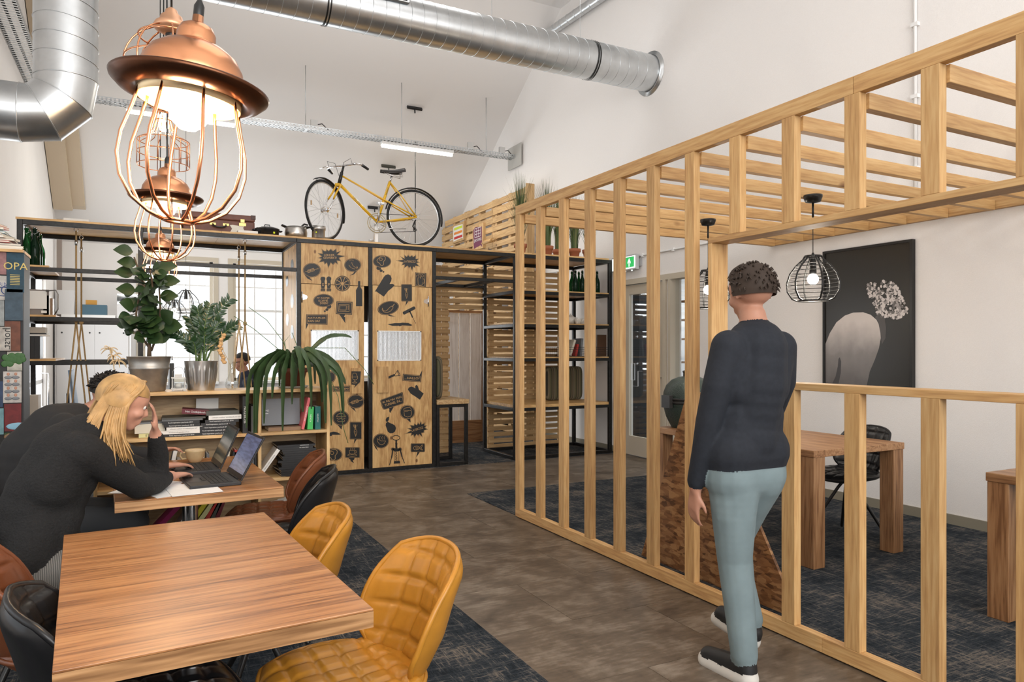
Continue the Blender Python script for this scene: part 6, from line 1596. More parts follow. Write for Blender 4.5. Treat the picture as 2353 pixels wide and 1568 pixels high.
# man walking along the stud frame, seen from behind
w = thing('person', 'person in navy sweater and pale trousers walking past the oak frame', 'person', (2.27, 2.30, 0))
b = Body()
b.cap((2.215,2.27,.965), (2.385,2.27,.965), .128, .128, 1); b.chain([(2.30,2.27,1.02),(2.31,2.27,1.10),(2.32,2.25,1.26),(2.33,2.24,1.40)], [.140,.136,.148,.135], 1)
for q in (-1, 1):
    b.cap((2.30+q*.07,2.27,1.0), (2.315+q*.07,2.265,1.12), .105, .10, 1); b.cap((2.32+q*.09,2.255,1.24), (2.325+q*.135,2.24,1.40), .10, .075, 1)
b.cap((2.33,2.24,1.45), (2.335,2.26,1.545), .064, .058, 0); b.cap((2.25,2.24,1.44), (2.41,2.24,1.44), .062, .062, 1)
P = b.head((2.34,2.275,1.645), (.12,.98,-.10), (0,.08,1), 0, 1.05)
b.chain([(2.175,2.24,1.41),(2.125,2.25,1.25),(2.105,2.28,1.10)], [.074,.064,.056], 1); b.chain([(2.105,2.28,1.10),(2.10,2.31,.97),(2.10,2.35,.84)], [.056,.048,.041], 1); b.cap((2.10,2.35,.84), (2.10,2.355,.805), .031, .028, 0); b.hand((2.10,2.355,.805), (.0,.14,-.97), (.95,-.1,0), 1, .19, .5, 0)
b.chain([(2.475,2.24,1.41),(2.53,2.28,1.26),(2.55,2.35,1.13)], [.074,.064,.056], 1); b.chain([(2.55,2.35,1.13),(2.57,2.45,1.05),(2.58,2.54,.98)], [.056,.048,.041], 1); b.cap((2.58,2.54,.98), (2.58,2.565,.96), .031, .028, 0); b.hand((2.58,2.565,.96), (0,.75,-.6), (-.95,0,-.1), -1, .19, .5, 0)
b.cap((2.22,2.27,.865), (2.38,2.27,.865), .118, .118, 2)
b.chain([(2.235,2.27,.84),(2.235,2.27,.70),(2.25,2.28,.50),(2.25,2.25,.30),(2.25,2.225,.115)], [.112,.095,.075,.066,.058], 2); b.cap((2.25,2.21,.065), (2.235,2.42,.045), .045, .038, 3); b.cap((2.25,2.205,.022), (2.235,2.43,.020), .048, .044, 4)
b.chain([(2.375,2.27,.84),(2.40,2.36,.70),(2.42,2.45,.53),(2.425,2.42,.34),(2.425,2.36,.19)], [.112,.095,.075,.064,.056], 2); b.cap((2.425,2.345,.135), (2.42,2.53,.16), .044, .037, 3); b.cap((2.425,2.35,.095), (2.42,2.56,.125), .040, .036, 4)
b.mesh('body', [skin2, navy, pale_jean, shoe_m, sole_m], w)
eyes(P, w, 1.05)
hm = MB(); hm.grid(lambda u, v: P(-.014+.102*math.cos(2*PI*u)*math.sin(v*PI*(.66 if math.cos(2*PI*u) < .2 else .40)), .093*math.sin(2*PI*u)*math.sin(v*PI*.56), .03+.094*math.cos(v*PI*(.66 if math.cos(2*PI*u) < .2 else .40))), 32, 12, closed_u=True)
for i in range(260):
    a = random.uniform(0, 2*PI); v = random.random()**.6*.6
    if math.cos(a) > .25 and v > .36: v *= .6
    c0 = P(-.014+.100*math.cos(a)*math.sin(v*PI), .091*math.sin(a)*math.sin(v*PI), .03+.092*math.cos(v*PI)); d = (c0-P(-.014,0,.03)).normalized()
    hm.tube([c0-d*.004, c0+d*.008, c0+d*.011+Vector((0,random.uniform(-.01,.01),-.012))], [.0055,.004,.0008], 4)
o = build('hair', hm, mat('brown_hair', (.035,.022,.015), .75), w); o['kind'] = 'stuff'

# office worker far behind the plants
wx = PY(556, 832, 9.75)
w = thing('person', 'distant person with glasses and navy vest working behind the plants', 'person', (wx.x+.1, 9.75, .0065))
b = Body(); X0, Y0, Z0 = wx
b.chain([(X0+.12,Y0,.58),(X0+.12,Y0,.8),(X0+.06,Y0,1.02)], [.15,.15,.12], 1); b.cap((X0+.06,Y0-.15,.98), (X0+.06,Y0+.15,.98), .07, .07, 1); b.cap((X0+.04,Y0,1.06), (X0+.02,Y0,1.15), .055, .055, 0)
P = b.head((X0, Y0, 1.245), (-.96,-.15,-.2), (-.15,0,1), 0, 1.0)
for q in (-1, 1):
    b.chain([(X0+.06,Y0+q*.2,.98),(X0,Y0+q*.24,.82),(X0-.2,Y0+q*.16,.80)], [.06,.05,.036], 1 if q > 0 else 1); b.hand((X0-.2,Y0+q*.16,.80), (-1,0,0), (0,0,-1), q, .18, .5, 0)
    b.chain([(X0+.1,Y0+q*.09,.54),(X0-.3,Y0+q*.1,.54),(X0-.3,Y0+q*.1,.08)], [.09,.075,.05], 2); b.cap((X0-.28,Y0+q*.1,.05), (X0-.45,Y0+q*.1,.045), .042, .036, 3)
b.mesh('body', [skin2, mat('navy_vest', (.012,.017,.035), .8), jeans, shoe_m], w, .009, 4)
hm = MB(); hm.grid(lambda u, v: P(-.012+.100*math.cos(2*PI*u)*math.sin(v*PI*(.6 if math.cos(2*PI*u) < .2 else .4)), .092*math.sin(2*PI*u)*math.sin(v*PI*.55), .028+.094*math.cos(v*PI*(.6 if math.cos(2*PI*u) < .2 else .4))), 28, 10, closed_u=True); build('hair', hm, darkh, w)
gl = MB()
for q in (-1, 1): gl.tube([P(.098, q*.032+.022*math.cos(t_*PI/6), .004+.017*math.sin(t_*PI/6)) for t_ in range(12)], .003, 5, closed=True); gl.tube([P(.095,q*.054,.008), P(-.0,q*.085,.012)], .003, 5)
build('glasses', gl, black_rub, w); eyes(P, w)

# ------------------------------------------------------------------ pallet walls
random.seed(21)
pw = thing('pallet_wall', 'yellowish pallet cladding rising above the shelving on the right', 'wall cladding', (5.5, 11.8, .0065))
slat_cache = {}
def slat(root, x0, y0, z0, x1, y1, z1, ax, name='pallet_slat'):
    key = (round(x1-x0,3), round(y1-y0,3), round(z1-z0,3), ax)
    o = OFF[root.as_pointer()]; c = Vector(((x0+x1)/2, (y0+y1)/2, (z0+z1)/2))
    if key not in slat_cache:
        OFF[root.as_pointer()] = c; b = build(name, MB().box(x0, y0, z0, x1, y1, z1), pal[ax], root); OFF[root.as_pointer()] = o; slat_cache[key] = b.data
    else: b = bpy.data.objects.new(name, slat_cache[key]); COL.objects.link(b); b.parent = root
    b.location = c - o; return b
XPW = 5.42
for k in range(3):
    ya = 10.03 + k*1.2; n = 0; z = .03
    while z < 4.0:
        h = .105 + random.choice((-.008, 0, .012)); y1 = ya + 1.195
        ylim = YRIDGE + (ZR - (z + h) - .04)/SL        # roof height at the slat's top
        if ylim > ya + .15: slat(pw, XPW, ya, z, XPW+.022, min(y1, ylim), z+h, 1)
        z += .143
    for j in range(3):
        y0 = ya + (.0, .55, 1.08)[j]; ztop = min(4.02, roof(y0+.1)-.05)
        slat(pw, XPW+.0222, y0, .0065, XPW+.12, y0+.10, ztop, 2, 'pallet_bearer')
slat(pw, XPW, 10.005, .0065, XPW+.15, 10.028, 4.06, 2, 'end_board')
pf = thing('pallet_partition', 'pallet partition with doorway standing behind the steel portal', 'partition', (4.45, 9.0, .0065))
YPF = YK + .035
X1a, X1b = PY(1034, 900, YPF).x, PY(1124, 900, YPF).x
zl = PY(1075, 712, YPF).z
z = .02; i = 0
while z < 2.52:
    h = .058; dy = .0 if i % 2 else .03
    if z + h < zl - .0: segs = [(3.27, X1a), (X1b, 4.62), (4.625, 5.5)]
    else: segs = [(3.27, 4.20), (4.205, 5.0), (5.005, 5.5)]
    for a, b_ in segs: slat(pf, a, YPF+dy, z, b_, YPF+dy+.020, z+h, 0)
    z += .084; i += 1
for x in (3.27+.2, X1a-.10, X1b, X1b+.45, 5.0, 5.4):
    slat(pf, x, YPF+.0505, .0065, x+.095, YPF+.07, 2.54 if not (X1a < x < X1b) else 2.5, 2, 'pallet_bearer')
# framed white plank screen beyond the doorway
x0, x1 = PY(1030, 850, 9.85).x, PY(1115, 850, 9.85).x; zt = PY(1075, 714, 9.85).z
sc = thing('plank_screen', 'wooden frame with three whitewashed planks seen through the pallet doorway', 'screen', ((x0+x1)/2, 9.85, .0065))
wwash = wood('whitewashed_plank', 2, (.52,.48,.45), (.62,.58,.56), (.68,.65,.63), ring=4, rough=.7)
for k in range(3): a = x0 + (x1-x0-.06)*k/3; build('plank', MB().box(a+.004, 9.86, .34, a+(x1-x0-.06)/3-.010, 9.88, zt-.04), wwash, sc)
build('frame_post', MB().box(x1-.06, 9.85, .0065, x1, 9.91, zt), desk_oak[2], sc); build('frame_top', MB().box(x0-.05, 9.85, zt-.035, x1-.061, 9.91, zt), desk_oak[0], sc); build('frame_base', MB().box(x0-.05, 9.85, .0065, x1-.061, 9.91, .335), desk_oak[0], sc)
build('frame_post', MB().box(x0-.11, 9.85, .0065, x0-.051, 9.91, zt), desk_oak[2], sc)
# signs and rolling pin on the pallet wall
def sign(label, pxr, Xp, paint):
    p0, p1 = PX(pxr[0], pxr[3], Xp), PX(pxr[1], pxr[2], Xp)
    y0, y1 = min(p0.y, p1.y), max(p0.y, p1.y); z0, z1 = min(p0.z, p1.z), max(p0.z, p1.z)
    r = thing('wooden_sign', label, 'sign', (Xp, (y0+y1)/2, z0)); build('board', MB().box(Xp, y0, z0, XPW-.001, y1, z1), pal[2], r)
    return r, y0, y1, z0, z1
r, y0, y1, z0, z1 = sign('wooden sign with green, orange and red stripes on white paint', (1040, 1066, 508, 560), XPW-.05, None)
Xs = XPW-.05
build('white_paint', MB().prism([(y0+.05,z0+.03),(y0+.12,z0+.05),(y1-.04,z0+.03),(y1-.03,z1-.05),(y1-.10,z1-.03),(y0+.06,z1-.05)], lambda u, v, w: (Xs-w, u, v), .001), CV['white'], r)
for k, c in enumerate(((.45,.02,.02),(.70,.22,.03),(.55,.65,.04))):
    zz = z0 + (z1-z0)*(.18+.25*k); build('stripe', MB().box(Xs-.003, y0+.08, zz, Xs-.0012, y1-.08, zz+(z1-z0)*.13), mat('stripe_%d' % k, c, .6), r)
r, y0, y1, z0, z1 = sign('wooden sign painted purple with white grid and lettering', (1086, 1110, 512, 577), XPW-.05, None)
build('purple_paint', MB().prism([(y0+.04,z0+.02),(y0+.1,z0+.06),(y1-.05,z0+.03),(y1-.03,z1-.07),(y1-.12,z1-.03),(y0+.05,z1-.06)], lambda u, v, w: (Xs-w, u, v), .001), mat('purple_paint', (.14,.025,.065), .6), r)
gd = MB()
for k in range(4):
    zz = z0+(z1-z0)*(.5+.12*k); gd.box(Xs-.003, y0+.10, zz, Xs-.0012, y1-.10, zz+.008); yy = y0+.10+(y1-y0-.2)*k/3; gd.box(Xs-.003, yy-.004, z0+(z1-z0)*.5, Xs-.0012, yy+.004, z0+(z1-z0)*.86)
put_text(gd, '2JBOOMER', .07, lambda x, y: Vector((Xs-.003, (y0+y1)/2-x, z0+(z1-z0)*.38+y)))
build('white_grid', gd, txw, r)
p = PX(1122, 555, XPW-.09); r = thing('rolling_pin', 'wooden rolling pin fixed to the pallet wall under the purple sign', 'rolling pin', tuple(p))
build('roller', MB().tube([p+Vector((0,.16,.0)), p+Vector((0,-.16,.0))], .035, 14), ply[1], r)
for s_ in (-1, 1): build('handle', MB().tube([p+Vector((0,s_*.16,0)), p+Vector((0,s_*.27,0))], [.012,.016], 10), ply[1], r)
build('peg', MB().tube([p, (XPW, p.y, p.z)], .008, 6), steel, r)

# ------------------------------------------------------------------ bottles, crockery, books and cushions on the racks
gb = mat('green_bottle_glass', (.012,.085,.020), .06, trans=.55, ior=1.2); gb2 = mat('dark_green_glass', (.006,.022,.010), .08, trans=.25, ior=1.2)
def bottle(label, x, y, z, s_=1.0, dark=False, grp='green bottles'):
    r = thing('glass_bottle', label, 'bottle', (x, y, z), grp, local=True)
    build('bottle', MB().lathe([(0,0),(.036*s_,0),(.039*s_,.006*s_),(.039*s_,.15*s_),(.034*s_,.18*s_),(.018*s_,.225*s_),(.0145*s_,.25*s_),(.0145*s_,.295*s_),(.0165*s_,.298*s_),(.0165*s_,.308*s_),(.011*s_,.31*s_),(0,.308*s_)], n=20), gb2 if dark else gb, r)
    build('swing_stopper', MB().lathe([(0,.311*s_),(.012*s_,.311*s_),(.012*s_,.322*s_),(0,.326*s_)], n=12).tube([(.016*s_,0,.31*s_),(.022*s_,0,.28*s_),(.0,-.02*s_,.262*s_),(-.022*s_,0,.28*s_),(-.016*s_,0,.31*s_)], .0015, 5), chrome, r)
    return r
zsh = LV[0]+.0385
for i, (px, yy, dk) in enumerate(((61, 8.04, 0), (67, 8.24, 0), (80, 8.04, 1), (86, 8.24, 1), (92, 8.44, 0))):
    bottle('%s green swing-top bottle on the left rack, %s from the left' % ('dark' if dk else 'bright', ['first','second','third','fourth','fifth'][i]), PY(px, 600, yy).x, yy, zsh, 1.12, dk, 'bottles on the left rack')
zsh = LR[0]+.037
for i, (px, yy) in enumerate(((1314, 8.4), (1322, 8.25), (1330, 8.4), (1338, 8.25), (1346, 8.45), (1372, 8.2))):
    bottle('green swing-top bottle on the right rack, %s from the left' % ['first','second','third','fourth','fifth','last'][i], PY(px, 660, yy).x, yy, zsh, 1.0, i % 2, 'bottles on the right rack')
china = mat('white_china', (.62,.58,.52), .25, noise=.15, nscale=60)
zsh = LR[1]+.037
def cupc(label, x, y, z, s_=1.0, cat='cup'):
    r = thing('tea_cup', label, cat, (x, y, z), 'tea set', local=True)
    build('bowl', MB().lathe([(0,0),(.022*s_,0),(.026*s_,.006),(.036*s_,.03*s_),(.038*s_,.06*s_),(.036*s_,.06*s_),(.033*s_,.03*s_),(0,.012)], n=20), china, r)
    build('handle', MB().tube([(.036*s_,0,.05*s_),(.055*s_,0,.045*s_),(.05*s_,0,.022*s_),(.034*s_,0,.02*s_)], .004, 6), china, r); return r
def teapot(label, x, y, z, s_=1.0):
    r = thing('teapot', label, 'teapot', (x, y, z), local=True)
    build('body', MB().lathe([(0,0),(.05*s_,0),(.075*s_,.03*s_),(.082*s_,.06*s_),(.065*s_,.1*s_),(.04*s_,.115*s_),(0,.115*s_)], n=24), china, r)
    build('lid', MB().lathe([(.042*s_,.116*s_),(.03*s_,.128*s_),(.008*s_,.134*s_),(.012*s_,.146*s_),(0,.152*s_)], n=18), china, r)
    build('spout', MB().tube([(-.07*s_,0,.05*s_),(-.105*s_,0,.075*s_),(-.12*s_,0,.105*s_)], [.016*s_,.011*s_,.008*s_], 10), china, r)
    build('handle', MB().tube([(.06*s_,0,.095*s_),(.11*s_,0,.095*s_),(.115*s_,0,.05*s_),(.075*s_,0,.035*s_)], .007*s_, 8), china, r); return r
teapot('patterned white teapot on the right rack', PY(1311, 742, 8.2).x, 8.2, zsh, .95)
cupc('patterned white cup next to the teapot on the right rack', PY(1328, 742, 8.06).x, 8.06, zsh, 1.2); cupc('patterned white mug at the right end of the tea set', PY(1338, 742, 8.25).x, 8.25, zsh, 1.4)
zsh = LR[2]+.037
def upright(label, px, Y, z, h, w_, dep, col, lean=0, front=False, grp='books on the racks'):
    x = PY(px, 804, Y).x; r = book(label, (0,0,0), (h, dep, w_), col, group=grp)
    M = Matrix(((0,0,-1),(0,1,0),(1,0,0))).to_4x4()
    if front: M = Matrix(((0,1,0),(0,0,1),(1,0,0))).to_4x4()
    r.matrix_world = Matrix.Translation((x, Y+(dep/2 if not front else 0), z+.001+abs(math.sin(lean))*w_)) @ Matrix.Rotation(lean, 4, 'Y') @ Matrix.Translation((0,0,h/2)) @ M; return r
upright('pale green book standing in the wire basket on the right rack', 1303, 8.12, zsh, .27, .03, .2, 'beige', 0)
upright('cream book leaning in the wire basket on the right rack', 1313, 8.1, zsh, .22, .03, .2, 'cream', .35)
upright('red book lying deep in the wire basket on the right rack', 1326, 8.12, zsh, .16, .03, .2, 'red', .2)
upright('dark book standing in the basket beside an oak post', 1337, 8.12, zsh, .24, .03, .2, 'slate', .1)
upright('brown magazine standing face out at the rack end', 1386, 8.25, zsh, .30, .02, .19, 'brown', .0, True)
bkx0, bkx1 = PY(1277, 800, 8.02).x, PY(1395, 800, 8.02).x
r = thing('wire_basket', 'black wire basket holding books on the right rack', 'basket', ((bkx0+bkx1)/2, 8.15, zsh))
m = MB()
for k in range(5): z = zsh+.004+.03*k; m.tube([(bkx0,8.0,z),(bkx1,8.0,z),(bkx1,8.36,z),(bkx0,8.36,z)], .002, 4, closed=True)
n = 26
for k in range(n+1): x = bkx0+(bkx1-bkx0)*k/n; m.tube([(x,8.36,zsh+.124),(x,8.36,zsh+.003),(x,8.0,zsh+.003),(x,8.0,zsh+.124)], .0014, 4)
o = build('wire_mesh', m, black_rub, r); o['kind'] = 'stuff'
def stripe_mat():
    m, t, b = nt('striped_upholstery'); N = t.nodes; tc = N.new('ShaderNodeTexCoord'); sp = N.new('ShaderNodeSeparateXYZ'); L(t, tc.outputs['Object'], sp.inputs[0])
    ad = N.new('ShaderNodeMath'); ad.operation = 'ADD'; L(t, sp.outputs['X'], ad.inputs[0]); L(t, sp.outputs['Y'], ad.inputs[1])
    mu = N.new('ShaderNodeMath'); mu.operation = 'MULTIPLY'; mu.inputs[1].default_value = 11.0; L(t, ad.outputs[0], mu.inputs[0])
    fr_ = N.new('ShaderNodeMath'); fr_.operation = 'FRACT'; L(t, mu.outputs[0], fr_.inputs[0])
    r = N.new('ShaderNodeValToRGB'); r.color_ramp.interpolation = 'CONSTANT'; e = r.color_ramp.elements
    e[0].position = 0; e[0].color = (.11,.10,.055,1); e[1].position = .30; e[1].color = (.05,.048,.03,1)
    for p_, c in ((.45,(.13,.10,.06)),(.70,(.045,.04,.03)),(.80,(.17,.14,.09))): k = e.new(p_); k.color = (*c, 1)
    L(t, fr_.outputs[0], r.inputs['Fac']); L(t, r.outputs['Color'], b.inputs['Base Color']); b.inputs['Roughness'].default_value = .95; return m
strp = stripe_mat()
def cushion(label, x0, y0, z0, x1, y1, z1):
    c = Vector(((x0+x1)/2, (y0+y1)/2, (z0+z1)/2)); h = Vector(((x1-x0)/2, (y1-y0)/2, (z1-z0)/2)); m = MB()
    def pw_(v): return math.copysign(abs(v)**.35, v)
    m.grid(lambda u, v: c+Vector((h.x*pw_(math.cos(2*PI*u))*abs(math.cos(PI*(v-.5)))**.35, h.y*pw_(math.sin(2*PI*u))*abs(math.cos(PI*(v-.5)))**.35, h.z*pw_(math.sin(PI*(v-.5))))), 40, 21, closed_u=True)
    o = build('cushion', m, strp); tag(o, label, 'cushion', 'striped cushions'); return o
zc = LR[3]+.056
cushion('striped olive cushion on the rack counter behind the third oak post', PY(1252,880,8.55).x, 8.5, zc, PY(1298,880,8.55).x, 8.64, zc+.47)
cushion('striped olive cushion on the rack counter beside the fourth oak post', PY(1301,880,8.55).x, 8.5, zc, PY(1336,880,8.55).x, 8.64, zc+.47)
cushion('striped olive cushion standing upright on the narrow bench', bx0+.01, YS+.02, .8015, PY(1021,880,YS).x, YS+.50, .8015+.52)
# books on the left rack
zl_ = LV[1]+.0385
upright('grey framed book with blank cover facing out on the left rack', 83, 8.1, zl_, .245, .02, .205, 'taupe', 0, True, 'books on the left rack')
lbx = PY(83, 700, 8.088); o = build('back_cover_print', MB().box(lbx.x-.085, 8.085, zl_+.06, lbx.x+.085, 8.0865, zl_+.23).box(lbx.x+.04, 8.085, zl_+.02, lbx.x+.085, 8.0865, zl_+.045), CV['white']); tag(o, 'white printed sheet on the grey book on the left rack', 'paper')
upright('tall black book standing behind the framed book on the left rack', 108, 8.1, zl_, .2, .03, .15, 'black', 0, False, 'books on the left rack')
upright('white book standing right of the black one on the left rack', 113, 8.1, zl_, .19, .02, .15, 'white', 0, False, 'books on the left rack')
upright('brown book at the end of the left rack\'s second shelf', 121, 8.2, zl_, .17, .03, .15, 'kraft', 0, False, 'books on the left rack')
be = MB().tube([(PY(105,700,8.05).x,8.06,zl_+.23),(PY(128,700,8.05).x,8.06,zl_+.24),(PY(133,700,8.05).x,8.06,zl_+.20),(PY(133,700,8.05).x,8.06,zl_+.06),(PY(125,700,8.05).x,8.06,zl_+.004)], .006, 8)
o = build('bookend', be, mat('bent_steel', (.18,.17,.16), .35, .9), None); tag(o, 'bent steel wire bookend on the left rack', 'bookend')
zl_ = LV[2]+.0385
for i, (px, h, w_, col) in enumerate(((62,.215,.066,'black'),(79,.215,.054,'black'),(92,.215,.044,'black'))):
    upright('thick black binder, %s from the left on the third shelf' % ['first','second','third'][i], px, 8.1, zl_, h, w_, .22, col, 0, False, 'books on the left rack')
zz = zl_+.2165
for i, (w_, t_, col) in enumerate(((.26,.016,'white'),(.24,.013,'black'),(.22,.055,'beige'))):
    book('%s volume lying on the black binders of the left rack' % col, (PY(74,800,8.15).x, 8.2, zz), (w_, .2, t_), col, group='books on the left rack'); zz += t_+.0006
zl_ = LV[3]+.0385
upright('grey linen book standing first on the lowest visible shelf', 62, 8.05, zl_, .33, .10, .2, 'taupe', 0, False, 'books on the left rack')
upright('beige linen book beside the grey one on the lowest visible shelf', 88, 8.05, zl_, .28, .08, .2, 'beige', .0, False, 'books on the left rack')
zz = zl_+.001
for i, col in enumerate(('lime','cream')):
    book('%s book lying on the lowest visible shelf of the left rack' % ('mustard' if col == 'lime' else col), (PY(112,940,8.15).x, 8.2, zz), (.18, .22, .045), col, group='books on the left rack'); zz += .046

# ------------------------------------------------------------------ magazine column at the far left
YM = 5.90
xr = PY(55, 700, YM).x; zt = PY(50, 575, YM).z
mc = thing('magazine_column', 'column clad with magazine and book covers at the left edge', 'column', (xr-.3, YM+.15, .0065))
build('core', MB().box(xr-.62, YM+.012, .0065, xr-.004, YM+.32, zt-.02), mat('column_core', (.02,.02,.022), .6), mc)
build('top_shelf', MB().box(xr-.64, YM-.03, zt-.0195, xr, YM+.34, zt), ply[0], mc)
COV = [(15,577,56,672,(.012,.055,.09)),(-10,577,15,631,(.32,.16,.16)),(-10,634,24,690,(.52,.50,.47)),(11,665,53,737,(.05,.085,.12)),(-10,690,10,750,(.30,.32,.32)),(10,738,47,808,(.16,.055,.03)),(-10,751,25,807,(.45,.42,.38)),(16,808,51,853,(.45,.44,.38)),(-10,808,15,870,(.02,.02,.022)),(7,853,50,927,(.52,.49,.46)),(-10,876,7,937,(.03,.055,.12)),(9,927,49,993,(.16,.018,.020)),(-10,938,9,1000,(.16,.32,.36)),(9,993,48,1069,(.045,.075,.02)),(-10,1001,29,1040,(.015,.015,.015)),(-10,1041,10,1100,(.02,.03,.055)),(10,1070,48,1140,(.03,.05,.11)),(-10,1101,10,1160,(.2,.2,.18)),(10,1141,48,1230,(.3,.28,.24))]
for i, (a, b_, c, d, col) in enumerate(COV):
    p0, p1 = PY(a, d, YM), PY(c, b_, YM); dy = .004*(i % 3)
    o = build('magazine_cover', MB().box(p0.x+.001, YM-.004+dy, p0.z+.002, p1.x-.001, YM+.0115, p1.z-.002), mat('cover_print_%d' % i, [c*.8 for c in col], .6, noise=.25, nscale=25), mc)
    m = MB(); yy = YM-.0046+dy; cx_, w_, z1_ = (p0.x+p1.x)/2, p1.x-p0.x, p1.z; h_ = p1.z-p0.z
    f = lambda x, z: Vector((cx_+x, yy, z))
    if i == 0:
        put_text(m, 'OPA', .07, lambda x, y: f(x-.0, z1_-.11+y)); 
        for k in range(7): m.box(cx_-w_*.30, yy-.0003, z1_-.17-.011*k, cx_+w_*.25, yy, z1_-.166-.011*k)
        build('cover_title', m, mat('gold_print', (.55,.42,.12), .5), o)
    elif i == 6:
        vs, fs = text_geo('horst.', .07); m.add([Vector((cx_+.02-y*.9, yy, (p0.z+p1.z)/2-x*.9)) for x, y, z in vs], fs); build('cover_title', m, txb, o)
    elif i == 2:
        put_text(m, 'DRINK', .035, lambda x, y: f(x*.9, z1_-.06+y)); m.tube([f(.05*math.cos(t_*PI/8), p0.z+.06+.03*math.sin(t_*PI/8)) for t_ in range(16)], .003, 4, closed=True); m.tube([f(.03*math.cos(t_*PI/8)+.02, p0.z+.07+.03*math.sin(t_*PI/8)) for t_ in range(16)], .003, 4, closed=True); build('cover_print', m, CV['blue'], o)
    elif i == 7:
        for k in range(16): m.ball(f(random.uniform(-.06,.05), p0.z+h_*.55+random.uniform(-.03,.03)), .022, 8, 5, (1,.05,1))
        build('vegetable_print', m, mat('print_green', (.03,.10,.02), .5), o)
    elif i == 9:
        m2 = MB()
        for rr in range(4):
            for c2 in range(2):
                xx = -w_*.22+c2*w_*.40; zz = p0.z+h_*(.12+.22*rr); m.ball(f(xx, zz+.028), .011, 8, 6, (.8,.05,1)); m2.ball(f(xx, zz+.005), .022, 10, 5, (1,.06,.55))
        build('portrait_heads', m, skin2, o)['kind'] = 'stuff'; build('portrait_shoulders', m2, CV['slate'], o)['kind'] = 'stuff'
    elif i == 11:
        m.ball(f(.03, p0.z+.035), .07, 16, 6, (1,.02,.35)); build('plate_print', m, CV['sky'], o)
    elif i == 13:
        m.ball(f(.0, z1_-.03), .05, 14, 6, (1,.02,.5)); build('bowl_print', m, CV['kraft'], o)
random.seed(5)
mags = ['white','cream','slate','red','beige','white','grey','sky','white','cream','pink','white']
for i in range(12):
    j = i % 6; lv = i//6
    book('%s magazine, %s in the loose pile on top of the column' % (mags[i], ['lowest','second','third','fourth','fifth','sixth','seventh','eighth','ninth','tenth','eleventh','uppermost'][i]), (xr-.17-.012*i+random.uniform(-.02,.01), YM+.13, zt+.001+i*.0155), (.24, .30, .0145), mags[i], (0, 0, -PI/2+random.uniform(-.35,.25)), group='magazines on the column')
fr2 = thing('picture_frame', 'small dark frame standing on the magazine pile at the left edge', 'frame', (xr-.26, YM+.1, zt+.19)); pz0 = zt+.19
build('frame', MB().box(xr-.42, YM+.05, pz0, xr-.20, YM+.07, pz0+.22), CV['brown'], fr2, bevel=.004); build('picture', MB().box(xr-.40, YM+.0485, pz0+.02, xr-.22, YM+.05, pz0+.2), CV['olive'], fr2)

# ------------------------------------------------------------------ rope swings under the left rack
rope_m = mat('jute_rope', (.36,.24,.11), .9, noise=.3, nscale=200)
def swing(label, pxf, pxb, Yf, Yb, zk, zs):
    xf = PY(pxf, 560, Yf).x; xb_ = PY(pxb, 560, Yb).x; zt_ = ZTOP-.002
    r = thing('rope_swing', label, 'swing', ((xf+xb_)/2, (Yf+Yb)/2, zs))
    for x, y in ((xf, Yf), (xb_, Yb)):
        build('rope', MB().tube([(x, y, zt_-.05), (x, y, zk)], .0085, 8), rope_m, r)
        build('eye_bolt', MB().tube([(x, y, zt_), (x, y, zt_-.02)], .006, 8).tube([(x+.018*math.cos(t_*PI/6), y, zt_-.036+.018*math.sin(t_*PI/6)) for t_ in range(12)], .004, 6, closed=True), chrome, r)
        build('rope_clamp', MB().tube([(x, y, zt_-.14), (x, y, zt_-.19)], .014, 8), galv, r)
        build('knot', MB().ball((x, y, zk), .02, 10, 7, (1,1,1.4)), rope_m, r)
        for s_ in (-1, 1): build('rope', MB().tube([(x, y, zk), (x+s_*.10, y, zs+.02)], .0075, 8), rope_m, r)
    build('swing_seat', MB().box(min(xf, xb_)-.13, Yf-.05, zs-.012, max(xf, xb_)+.13, Yb+.05, zs+.012), ply[1], r)
    return r
swing('jute rope swing hanging in the left bay of the rack', 175, 187, 8.15, 8.7, PY(178, 738, 8.3).z, .62)
swing('jute rope swing hanging beside the plywood cabinet', 563, 549, 8.15, 8.7, PY(560, 745, 8.3).z, .62)

# ------------------------------------------------------------------ office behind the rack
wst = mat('white_steel', (.66,.655,.66), .4)
ca, cb_ = -1.285, -.20; zc_ = 1.88
cu = thing('steel_cupboard', 'white steel sliding door cupboard at the back left', 'cupboard', ((ca+cb_)/2, 13.9, .0065))
build('carcass', MB().box(ca, 13.72, .0065, cb_, 14.2, zc_), wst, cu)
xm = (ca+cb_)/2
for a, b_, y in ((ca+.03, xm+.02, 13.70), (xm+.022, cb_-.03, 13.70)):
    o = build('sliding_door', MB().box(a, y, .07, b_, y+.018, zc_-.05), wst, cu)
    for xx in (a+.07, b_-.07):
        for zz in (.25, zc_-.2): build('door_screw', MB().tube([(xx, y-.003, zz), (xx, y, zz)], .014, 10), black_rub, o)
def sbox(name, label, cat, x0, x1, y0, y1, z0, z1, m, lid=None):
    r = thing(name, label, cat, ((x0+x1)/2, (y0+y1)/2, z0)); t_ = .012
    build('box_body', MB().box(x0, y0, z0, x1, y0+t_, z1).box(x0, y1-t_, z0, x1, y1, z1).box(x0, y0+t_, z0, x0+t_, y1-t_, z1).box(x1-t_, y0+t_, z0, x1, y1-t_, z1).box(x0+t_, y0+t_, z0, x1-t_, y1-t_, z0+t_), m, r)
    if lid: build('box_lid', MB().box(x0-.01, y0-.01, z1, x1+.01, y1+.01, z1+.025), lid, r)
    return r
zt2 = zc_+.001
o = build('white_slab', MB().box(-1.2, 13.75, zt2, -.42, 14.15, zt2+.10), white_p, bevel=.006); tag(o, 'long flat white box lying on the steel cupboard', 'box')
